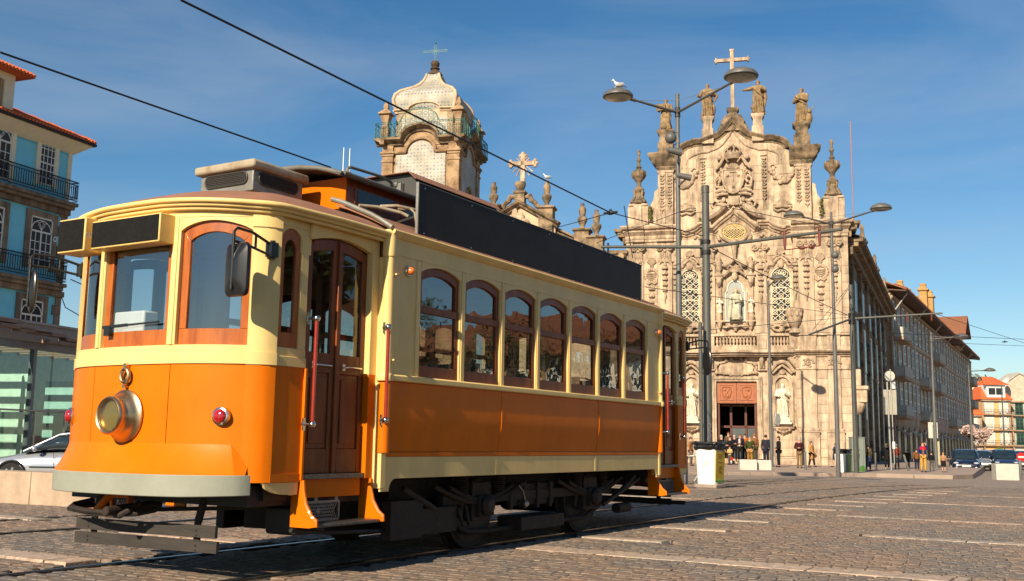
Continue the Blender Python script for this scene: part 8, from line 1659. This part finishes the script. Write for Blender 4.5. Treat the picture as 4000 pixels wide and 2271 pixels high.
def person(px_, pyf, pyt, z, label, top, bot, hair, rz=14, coat=.0, arms='down', stride=.0, extra=None, group='people by the church', shoe=(.02, .016, .014), long_hair=0, bag=None, skirt=False, lean=0., dep=None):
    v = atz(px_, pyf, z) if dep is None else at(px_, pyf, dep); dep = (v-CAM).dot(FW); h = at(px_, pyt, dep).z-z; h = max(.8, min(1.86, h)); v = Vector((v.x, v.y, z)); t = thing('person', label, 'person', v, R(rz), group); H_ = h
    k = lambda x, y, q: (x*H_, y*H_, q*H_)
    st = stride*.5
    J = {'pel': k(0, 0, .53), 'wai': k(lean*.3, 0, .62), 'che': k(lean*.7, 0, .75), 'nk': k(lean, 0, .835), 'hd': k(lean, -.015, .885), 'hd2': k(lean, -.012, .965)}
    for s, q in ((-1, 'l'), (1, 'r')):
        f = -s*st
        J['hp'+q] = k(s*.052, 0, .50); J['kn'+q] = k(s*.055, f*.5-.012, .28); J['an'+q] = k(s*.058, f, .045); J['to'+q] = k(s*.068, f-.075, .018); J['sh'+q] = k(s*.105+lean, 0, .80)
        if arms == 'down': e, w = (s*.135, .02, .635), (s*.14, -.03, .49)
        elif arms == 'pockets': e, w = (s*.165, .02, .64), (s*.10, -.06, .525)
        elif arms == 'front': e, w = (s*.15, -.02, .64), (s*.03, -.13, .65)
        elif arms == 'phone' and s > 0: e, w = (.16, -.05, .70), (.085, -.07, .87)
        elif arms == 'walk': e, w = (s*.13, s*st*.3+.02, .64), (s*.13, s*st*.7-.04, .51)
        else: e, w = (s*.145, .01, .64), (s*.10, -.09, .57)
        J['el'+q] = k(*e); J['wr'+q] = k(*w); dv = (Vector(J['wr'+q])-Vector(J['el'+q])).normalized(); J['ha'+q] = tuple(Vector(J['wr'+q])+dv*.055*H_)
    names = list(J); ix = {n_: i for i, n_ in enumerate(names)}
    E = [('pel', 'wai'), ('wai', 'che'), ('che', 'nk'), ('nk', 'hd'), ('hd', 'hd2')]
    for q in 'lr': E += [('che', 'sh'+q), ('sh'+q, 'el'+q), ('el'+q, 'wr'+q), ('wr'+q, 'ha'+q), ('pel', 'hp'+q), ('hp'+q, 'kn'+q), ('kn'+q, 'an'+q), ('an'+q, 'to'+q)]
    RD = {'pel': (.082, .06), 'wai': (.075, .055), 'che': (.088, .06), 'nk': .034, 'hd': (.046, .052), 'hd2': (.036, .04)}
    for q in 'lr': RD.update({'hp'+q: .052, 'kn'+q: .036, 'an'+q: .022, 'to'+q: .018, 'sh'+q: .036, 'el'+q: .026, 'wr'+q: .017, 'ha'+q: (.020, .012)})
    sc = lambda r, f=1., a=0.: tuple((x*f+a)*H_ for x in (r if isinstance(r, tuple) else (r, r)))
    skin('body', [J[n_] for n_ in names], [(ix[a], ix[c]) for a, c in E], [sc(RD[n_]) for n_ in names], SK, t)
    # hands: fingers and thumb rooted in the palm
    b = MB()
    for s, q in ((-1, 'l'), (1, 'r')):
        p = Vector(J['ha'+q]); d = (p-Vector(J['wr'+q])).normalized(); a = d.cross(Vector((0, 1, 0))); a = a.normalized() if a.length > .1 else Vector((1, 0, 0))
        for i, l_ in enumerate((.030, .036, .034, .026)): o_ = p+a*(.009*(i-1.5))*H_; b.tube([o_-d*.008*H_, o_+d*l_*.6*H_, o_+d*l_*H_+Vector((0, -.006, 0))*H_], [.0048*H_, .0045*H_, .003*H_], 5)
        b.tube([p-d*.03*H_-a*s*.012*H_, p-d*.005*H_-a*s*.024*H_], [.006*H_, .004*H_], 5)
    b.build('fingers', SK, t)
    mt = cloth(*top); mb = cloth(*bot); mh = mat('hair_'+hair[0], hair[1], .7, var=.25, scale=25)
    # upper garment
    U = ['che', 'wai', 'pel', 'nk']+['sh'+q for q in 'lr']+['el'+q for q in 'lr']+['wr'+q for q in 'lr']; jv = [J[n_] for n_ in U]; jr = [sc(RD[n_], 1.12, .012) for n_ in U]; jr[3] = sc(.040); jv[3] = k(lean, .004, .825)
    e = [(0, 1), (1, 2), (0, 3), (0, 4), (4, 6), (6, 8), (0, 5), (5, 7), (7, 9)]
    for i in (8, 9): jr[i] = sc(.026)
    for i in (6, 7): jr[i] = sc(.036)
    if coat > 0: jv.append(k(0, 0, .53-coat*.5)); jr.append(sc((.100, .078))); e.append((2, len(jv)-1)); jv.append(k(0, 0, .53-coat)); jr.append(sc((.112, .09))); e.append((len(jv)-2, len(jv)-1))
    skin('coat' if coat > .06 else 'jacket', jv, e, jr, mt, t)
    # trousers or skirt
    if skirt: b = MB(); b.lathe([(.10*H_, .58*H_), (.115*H_, .45*H_), (.12*H_, .30*H_), (.06*H_, .31*H_)], (0, 0, 0), 14); b.build('skirt', mb, t, smooth=60)
    else:
        U = ['pel']+[a+q for q in 'lr' for a in ('hp', 'kn', 'an')]; jr = [sc((.088, .066))]+[sc(r) for q in 'lr' for r in (.058, .045, .038)]; skin('trousers', [J[n_] for n_ in U], [(0, 1), (1, 2), (2, 3), (0, 4), (4, 5), (5, 6)], jr, mb, t)
    for q in 'lr':
        a = Vector(J['an'+q]); b = MB(); rg = []
        for (y, r, zz) in ((.03, .020, .022), (.0, .028, .03), (-.04, .028, .024), (-.075, .026, .018), (-.10, .012, .012)): rg.append([(a.x+r*H_*math.cos(2*math.pi*j/10), a.y+y*H_, max(0, zz*H_+r*.9*H_*math.sin(2*math.pi*j/10))) for j in range(10)])
        b.loft(rg); b.build('shoe', cloth('shoe%02d' % int(shoe[0]*99), shoe), t, smooth=60)
    # head: hair, ears, eyes, nose, mouth
    hc = Vector(k(lean, -.005, .925)); b = MB(); b.ball(hc+Vector(k(0, .010, .014)), (.050*H_, .054*H_, .052*H_), 12, 8)
    if long_hair: b.ball(hc+Vector(k(0, .024, -.02-.02*long_hair)), (.056*H_, .040*H_, (.055+.035*long_hair)*H_), 12, 8)
    if hair[0] != 'bald': b.build('hair', mh, t, smooth=80)
    b = MB(); b.ball(hc+Vector(k(0, -.062, -.012)), (.008*H_, .010*H_, .014*H_), 6, 5)
    for s in (-1, 1): b.ball(hc+Vector(k(s*.048, .004, -.008)), (.006*H_, .010*H_, .015*H_), 6, 5)
    b.build('nose_and_ears', SK, t)
    b = MB()
    for s in (-1, 1): b.ball(hc+Vector(k(s*.018, -.054, .002)), (.006*H_,)*3, 6, 4)
    b.build('eyes', m_bpl, t); b = MB(); b.ball(hc+Vector(k(0, -.054, -.034)), (.013*H_, .005*H_, .004*H_), 6, 4); b.build('mouth', mat('lips', (.35, .10, .08), .6), t)
    if bag:
        m = thing('handbag', bag[1], 'bag', tuple(Vector(v)), R(rz)); s = bag[0]; b = MB(); c = k(s*.15, -.08, .42); b.ball(c, (.075*H_, .05*H_, .075*H_), 10, 7); b.build('bag_body', cloth('bag', bag[2]), m); b = MB(); b.tube([Vector(c)+Vector((-.05*H_, 0, .05*H_)), Vector(k(s*.125, -.02, .60)), Vector(c)+Vector((.05*H_, 0, .05*H_))], .008*H_, 5); b.build('bag_strap', cloth('bag', bag[2]), m)
    return t, H_, k
D4 = lambda x, y: (2680+x/3.466, 1560+y/3.466)
Z5 = lambda x, y: (3350+x/2.6, 1400+y/2.6)
HB = ('black', (.02, .015, .012)); HG = ('grey', (.45, .43, .40)); HR = ('auburn', (.16, .045, .015)); HBR = ('brown', (.07, .035, .018)); HBL = ('blonde', (.55, .34, .09)); HBA = ('bald', (.5, .4, .3))
def P4(x, f, h, *a, **k): p = D4(x, f); q = D4(x, h); return person(p[0], p[1], q[1], k.pop('z', -.15), *a, **k)
def P5(x, f, h, *a, **k): p = Z5(x, f); q = Z5(x, h); k.setdefault('group', 'people along the shaded terrace'); return person(p[0], p[1], q[1], k.pop('z', -.15), *a, **k)
NAVY = ('navy', (.018, .022, .05)); BLK = ('black', (.014, .014, .017)); JEAN = ('jeans', (.035, .06, .14)); KHA = ('khaki', (.24, .155, .075)); CHA = ('charcoal', (.03, .028, .04)); GRY = ('grey', (.12, .11, .10))
P4(482, 880, 478, 'person in dark coat and blue jeans seen from behind, nearest the yellow bin', BLK, JEAN, HG, 150, .10)
P4(658, 815, 478, 'grey haired person in black coat with a brown shoulder bag at the church door', BLK, BLK, HG, 30, .14, 'front', bag=(1, 'brown leather shoulder bag of the grey haired person', (.20, .09, .03)), z=.01, dep=63.8)
t, H_, k_ = P4(735, 815, 464, 'person in white blouse and red cardigan under navy jacket at the church door', NAVY, BLK, HR, 5, .0, 'front', long_hair=1, z=.01, dep=63.6)
b = MB(); b.loft([[k_(x, y, z) for x, y in ((-.03, -.098), (.03, -.098), (.03, -.088), (-.03, -.088))] for z in (.55, .80)]); b.build('blouse', cloth('white', (.72, .68, .62)), t); b = MB()
for s in (-1, 1): b.loft([[k_(s*x, y, z) for x, y in ((.03, -.097), (.055, -.09), (.055, -.075), (.03, -.085))] for z in (.56, .80)])
b.build('cardigan', cloth('red', (.35, .05, .03)), t)
P4(800, 812, 463, 'dark haired person in orange jumper behind the others at the church door', ('orange', (.42, .13, .03)), BLK, HB, 350, z=.01, dep=64.3)
P4(868, 845, 496, 'balding person in green jumper and ochre trousers, hands in pockets', ('green', (.055, .06, .018)), ('ochre', (.36, .17, .03)), HBA, 12, .0, 'pockets', z=-.15, dep=58.5)
P4(930, 808, 460, 'person in rust brown jumper turned away at the right door jamb', ('rust', (.26, .11, .045)), ('olive', (.06, .06, .03)), ('ginger', (.35, .14, .04)), 220, z=.01, dep=63.6)
P4(602, 840, 490, 'dark haired person in black with patterned scarf beside the child', BLK, BLK, HB, 330, .12, 'front', long_hair=1, z=-.14, dep=61.8)
P4(578, 790, 436, 'person standing inside the dark church doorway', ('taupe', (.12, .085, .05)), BLK, HBR, 10, .08, z=.16, dep=65.0)
t, H_, k_ = P4(595, 890, 634, 'small child in pale yellow coat holding a red toy', ('pale_yellow', (.62, .42, .18)), GRY, HR, 350, .10, 'front', long_hair=1)
v = t.location; tt = thing('toy_bundle', 'red and white toy bundle held by the child in yellow', 'toy', (v.x+.18, v.y-.15, v.z+.28)); b = MB(); b.ball((0, 0, .06), (.11, .09, .12), 10, 7); b.build('red_cloth', cloth('bright_red', (.5, .02, .02)), tt); b = MB(); b.ball((-.04, -.02, -.08), (.05, .04, .13), 8, 6); b.ball((.1, -.02, .02), (.06, .04, .05), 8, 6); b.build('white_cloth', cloth('white', (.72, .68, .62)), tt)
P4(1085, 880, 474, 'person in long charcoal overcoat seen from behind left of the slim lamp post', CHA, NAVY, HB, 170, .12, z=-.15, dep=58)
P4(1258, 920, 494, 'person in black hooded coat facing left beside the slim lamp post', BLK, BLK, HB, 300, .10, 'low', long_hair=.4)
P4(1540, 930, 518, 'grey haired person in maroon coat and khaki trousers reading in hands', ('maroon', (.055, .014, .016)), KHA, HG, 10, .10, 'front')
P4(1702, 915, 564, 'person in long ochre coat walking right with a dark bag', ('camel', (.50, .26, .075)), BLK, HR, 75, .30, 'low', .18, long_hair=.4, bag=(1, 'dark brown handbag of the person in ochre coat', (.05, .025, .015)))
P4(2030, 920, 588, 'person in navy blue coat and dark skirt stepping left of the farther bin', ('royal', (.03, .035, .16)), NAVY, HB, 260, .10, 'walk', .22, skirt=True, long_hair=.3)
P4(2395, 965, 512, 'person in brown coat and pale scarf right of the grey cabinet', ('brown', (.11, .055, .03)), NAVY, HB, 330, .10)
P4(2470, 965, 610, 'person with blue jeans and tan shoes behind the one in brown coat', ('taupe', (.18, .12, .08)), JEAN, HBR, 200, .08, 'walk', .2, shoe=(.45, .25, .06))
P5(302, 1125, 863, 'blonde person in long black coat seen from behind at the round sign', BLK, BLK, HBL, 195, .22, shoe=(.6, .57, .5))
P5(402, 1130, 870, 'person in dark red jacket and grey trousers right of the round sign', ('dark_red', (.20, .05, .035)), GRY, HG, 200, .05, 'low')
P5(512, 1120, 925, 'person in dark brown clothes behind the leaning bollard', ('umber', (.045, .025, .015)), BLK, HB, 190, .08)
P5(606, 1140, 915, 'person in brown jacket with orange boots left of the yellow trousers', ('sienna', (.24, .10, .035)), NAVY, HBR, 190, .04, shoe=(.40, .15, .03))
t, H_, k_ = P5(672, 1158, 840, 'person in red and navy jacket and yellow trousers with a phone', ('deep_blue', (.02, .028, .12)), ('yellow', (.62, .34, .07)), HBR, 15, .0, 'phone')
b = MB(); b.lathe([(.118*H_, .715*H_), (.128*H_, .75*H_), (.120*H_, .80*H_), (.06*H_, .83*H_), (.04*H_, .832*H_)], (0, 0, 0), 16); b.v = [(x, y*.72, z) for x, y, z in b.v]; b.build('jacket_yoke', cloth('scarlet', (.50, .015, .03)), t, smooth=60); b = MB(); b.loft([[k_(x, y, z) for x, y in ((-.022, -.094), (.022, -.094), (.022, -.08), (-.022, -.08))] for z in (.52, .74)]); b.build('jumper', cloth('tan', (.28, .13, .04)), t)
P5(756, 1145, 948, 'person in black jacket walking away left of the square sign', BLK, GRY, HB, 200, .05, 'walk', .2)
P5(876, 1158, 955, 'person in tan jacket and dark skirt right of the square sign', ('tan2', (.45, .24, .12)), BLK, HBL, 190, .04, skirt=True)
P4(66, 900, 505, 'person in brown jacket half hidden behind the tram tail', ('sienna', (.24, .10, .035)), GRY, HBR, 100, .05)
bake_skins()
# ================================================================ CARS
m_tyre = mat('tyre', (.014, .014, .015), .85); m_rim = mat('alloy', (.45, .45, .45), .3, .8); m_cgl = mat('car_glass', (.02, .035, .045), .05, var=.2, spec=.9); m_hl = mat('headlamp', (.65, .66, .68), .12, .3)
def car(name, loc, rz, paint, label, L_=4.2, W_=1.74, H_=1.45, group='cars parked down the street', detail=True, plate=True, badge=True):
    """hatchback / saloon; +x is its front"""
    t = thing('parked_car', label, 'car', loc, rz, group)
    def ring(x, z0, zt, w, wt, n=20):
        pts = []
        for j in range(n):
            a = 2*math.pi*j/n; c, s = math.cos(a), math.sin(a); ww = lerp(w, wt, max(0, s)); pts.append((x, ww*math.copysign(abs(c)**.45, c), lerp(z0, zt, .5+.5*math.copysign(abs(s)**.55, s))))
        return pts
    hl_ = L_/2; w = W_/2
    S = [(-hl_, .38, .70, .82), (-hl_+.06, .26, .88, .93), (-hl_+.3, .20, .96, .98), (-hl_*.45, .18, .95, 1.0), (0, .18, .93, 1.0), (hl_*.38, .18, .92, 1.0), (hl_*.62, .18, .84, .99), (hl_-.25, .20, .72, .95), (hl_-.06, .24, .62, .86), (hl_, .32, .52, .76)]
    b = MB(); b.loft([ring(x, z0, zt, w*f, w*f*.93) for x, z0, zt, f in S]); bd = b.build('body', paint, t, smooth=50)
    b = MB(); G = [(-hl_*.86, .90, .94), (-hl_*.70, .92, 1.28), (-hl_*.35, .92, H_-.03), (0, .92, H_), (hl_*.14, .92, H_-.05), (hl_*.52, .88, .90)]
    b.loft([ring(x, z0, zt, w*.93, w*.70) for x, z0, zt in G]); b.build('glasshouse', m_cgl, t, smooth=50)
    b = MB(); b.loft([ring(x, zt-.07, zt+.012, w*.76, w*.66) for x, zt in ((-hl_*.68, 1.30), (-hl_*.35, H_-.03), (0, H_), (hl_*.13, H_-.045))]); b.build('roof', paint, t, smooth=50)
    for s in (-1, 1):
        b = MB(); b.tube([(hl_*.52, s*w*.83, .90), (hl_*.14, s*w*.70, H_-.06), (0, s*w*.69, H_-.02), (-hl_*.35, s*w*.69, H_-.05), (-hl_*.70, s*w*.74, 1.26), (-hl_*.86, s*w*.84, .94)], .035, 8); b.build('pillar_rail', paint, t, smooth=60); b = MB(); b.bar((-.1, s*w*.88, .93), (-.16, s*w*.70, H_-.04), .05, .03); b.build('door_pillar', m_bpl, t)
        b = MB(); b.box(-hl_*.5, hl_*.42, *sorted((s*w*1.0, s*w*1.012)), .50, .535); b.build('side_moulding', m_bpl, t)
        b = MB(); b.ball((hl_*.36, s*(w+.09), .98), (.07, .10, .075), 10, 7); b.build('door_mirror', paint, t)
        b = MB(); b.tube([(.30, s*w*1.003, .30), (.33, s*w*1.003, .60), (.36, s*w*.985, .90)], .006, 4); b.tube([(-.6, s*w*1.003, .32), (-.58, s*w*1.003, .60), (-.55, s*w*.985, .92)], .006, 4); b.build('door_gap', m_bpl, t)
        for xw in (-hl_*.62, hl_*.62):
            b = MB(); b.lathe([(.20, s*.0), (.29, s*.0), (.315, s*.03), (.315, s*.15), (.29, s*.18), (.20, s*.18)], (xw, s*(w-.17), .315), 28, 'x' if False else 'y'); wh = b.build('wheel', m_tyre, t); b = MB(); b.lathe([(.20, s*.165), (.20, s*.17), (.06, s*.175), (.01, s*.18)], (xw, s*(w-.17), .315), 20, 'y')
            for k in range(7): a = R(360/7*k); b.bar((xw, s*(w+.01), .315), (xw+.19*math.cos(a), s*(w+.005), .315+.19*math.sin(a)), .05, .02, (0, 1, 0))
            b.build('rim', m_rim, wh); b = MB(); b.tube([(xw+.35*math.cos(R(a)), s*(w-.01), .315+.35*math.sin(R(a))) for a in range(-10, 191, 20)], .035, 6); b.build('wheel_arch', m_bpl, t)
        b = MB(); b.ball((hl_-.16, s*w*.66, .62), (.16, .17, .075), 12, 8, Matrix.Rotation(s*-.35, 3, 'Z')); b.build('headlight', m_hl, t); b = MB(); b.ball((hl_-.03, s*w*.64, .36), (.05, .09, .06), 10, 6); b.build('fog_light', m_hl, t); b = MB(); b.ball((-hl_+.08, s*w*.72, .80), (.08, .15, .10), 10, 6); b.build('tail_light', m_red, t)
    b = MB(); b.box(hl_-.06, hl_+.012, -w*.60, w*.60, .28, .40); b.build('lower_grille', m_bpl, t, .02); b = MB(); b.box(hl_-.10, hl_-.015, -.32, .32, .53, .60); b.build('grille', m_bpl, t, .01); b = MB(); b.box(hl_-.02, hl_+.012, -.34, .34, .555, .568); b.build('grille_bar', m_chr, t)
    if badge: b = MB(); b.tube([(hl_+.0, 0, .62), (hl_+.02, .05, .565), (hl_+.0, 0, .51), (hl_+.02, -.05, .565)], .012, 6, closed=True); b.build('badge', m_chr, t)
    if plate: b = MB(); b.box(hl_+.005, hl_+.022, -.26, .26, .40, .51); pl2 = b.build('number_plate', m_white, t); b = MB(); b.box(hl_+.006, hl_+.024, -.26, -.22, .40, .51); b.build('plate_band', mat('plate_yellow', (.7, .5, .02), .5), pl2)
    b = MB(); b.bar((hl_*.50, -.4, .905), (hl_*.30, .1, 1.10), .012, .012); b.build('wiper', m_bpl, t); return t
def paint(n, c, metal=.3): return mat('paint_'+n, c, .22, metal, var=.03, coat=1, scale=2)
def carat(px_, py_, face, dep, *a, **k): p = at(px_, py_, dep); return car('c', (p.x, p.y, gz(p.x, p.y)-.0), face, *a, **k)
carat(3771, 1850, R(-80), 66, paint('night_blue', (.008, .012, .04)), 'dark blue hatchback facing the square, nearest of the parked cars', 4.0, 1.72, 1.48)
carat(3838, 1840, R(-80), 75, paint('silver', (.36, .37, .39), .6), 'silver car parked behind the dark blue hatchback', 4.2, 1.72, 1.44)
carat(3925, 1838, R(-80), 72, paint('mid_blue', (.018, .035, .10)), 'mid blue car behind the large granite block', 4.3, 1.74, 1.5)
carat(3868, 1820, R(-80), 96, paint('slate', (.03, .04, .06)), 'small dark car farthest back between silver and blue cars', 4.0, 1.7, 1.45)
carat(3996, 1835, R(-80), 80, paint('teal', (.0, .10, .09)), 'teal car cut by the right edge', 4.0, 1.7, 1.42)
# the silver saloon behind the low wall
p = at(75, 1850, 27); car('s', (p.x+1.05, p.y+.95, gz(-20, 10)), R(31+180+6), paint('bright_silver', (.52, .54, .60), .55), 'silver saloon car partly hidden behind the tram nose and low wall', 4.4, 1.75, 1.40, group='car behind the wall', badge=False)
# ================================================================ THE RIGHT SIDE OF THE SQUARE, seen mirrored in the tram windows, plus added sky-blocking trees
def sidehouse(ang, dist, Ln, H_, wm, label, bays):
    c = Vector((1.2+dist*math.sin(R(ang)), 2+dist*math.cos(R(ang)), 0)); d = Vector((math.cos(R(ang)), -math.sin(R(ang)), 0)); l_ = c-d*Ln/2
    return row_house((l_.x, l_.y, -.3), R(-ang), Ln, label, [(1.3, 4.3), (4.9, 7.7)], H_, wm, bays, 'town', (), shop=False, group='houses on the right side of the square')
sidehouse(20, 66, 15, 8.6, mat('white_render', (.72, .66, .55), .85), 'white house on the right side of the square mirrored in the rear tram windows', 5)
sidehouse(33, 64, 14, 8.2, mat('yellow_render', (.66, .36, .10)), 'yellow house on the right side of the square mirrored in the middle tram windows', 5)
sidehouse(46, 62, 15, 8.8, mat('cream_render', (.70, .52, .28), .85), 'cream house on the right side of the square mirrored in the front tram windows', 5)
m_palm = mat('palm_green', (.05, .085, .02), .6, c2=(.09, .10, .03), scale=3)
def palm(x, y, h, seed, label):
    rg = random.Random(seed); t = thing('palm_tree', label, 'tree', (x, y, gz(x, y)), 0, 'palms on the right side of the square'); b = MB(); b.tube([(.1*math.sin(i*.5), .05*i/6, h*i/12) for i in range(13)], [.28+.03*(i % 2)-.006*i for i in range(13)], 10); b.build('trunk', m_bark, t); V, F = [], []
    for k in range(22):
        a = R(360/22*k+rg.uniform(-6, 6)); up = rg.uniform(.1, 1.1); l_ = rg.uniform(2.3, 3.0); pts = []
        for i in range(15): s = i/14; pts.append(Vector((math.cos(a)*l_*s*(1-.15*s), math.sin(a)*l_*s*(1-.15*s), h+up*l_*s-1.5*l_*s*s*.8)))
        sd = Vector((-math.sin(a), math.cos(a), 0))
        for i in range(1, 14):
            w = .5*math.sin(math.pi*(i/14)**.7)+.06; d = (pts[i+1]-pts[i-1]).normalized()
            for q in (-1, 1): n = len(V); e = pts[i]+sd*q*w+d*.18-Vector((0, 0, .16)); V += [pts[i], pts[i]+d*.07, e]; F.append((n, n+1, n+2))
    q = MB(); q.v = [tuple(v) for v in V]; q.f = F; q.mi = [0]*len(F); q.build('crown', m_palm, t, smooth=0, fix=False)
palm(14.0, 23.0, 4.6, 1, 'nearer palm on the right side of the square mirrored in the tram windows'); palm(17.5, 21.5, 5.4, 2, 'farther palm on the right side of the square mirrored in the tram windows')
m_evg = mat('evergreen_leaf', (.045, .075, .02), .7, c2=(.075, .095, .025), scale=1)
for i, (x, y, h) in enumerate(((14, -7, 8), (15, 0, 9), (14.5, 7, 8.5), (17, 13, 9))): tree('sky_blocker_tree', ('first', 'second', 'third', 'fourth')[i]+' unseen evergreen tree added on the right to block sky light, counted from behind the camera', (x, y, 0), h, .8, m_evg, .22, 2600, 80+i, group='unseen trees added to block sky light')  # out of view, placed to keep sky light off the tram's side
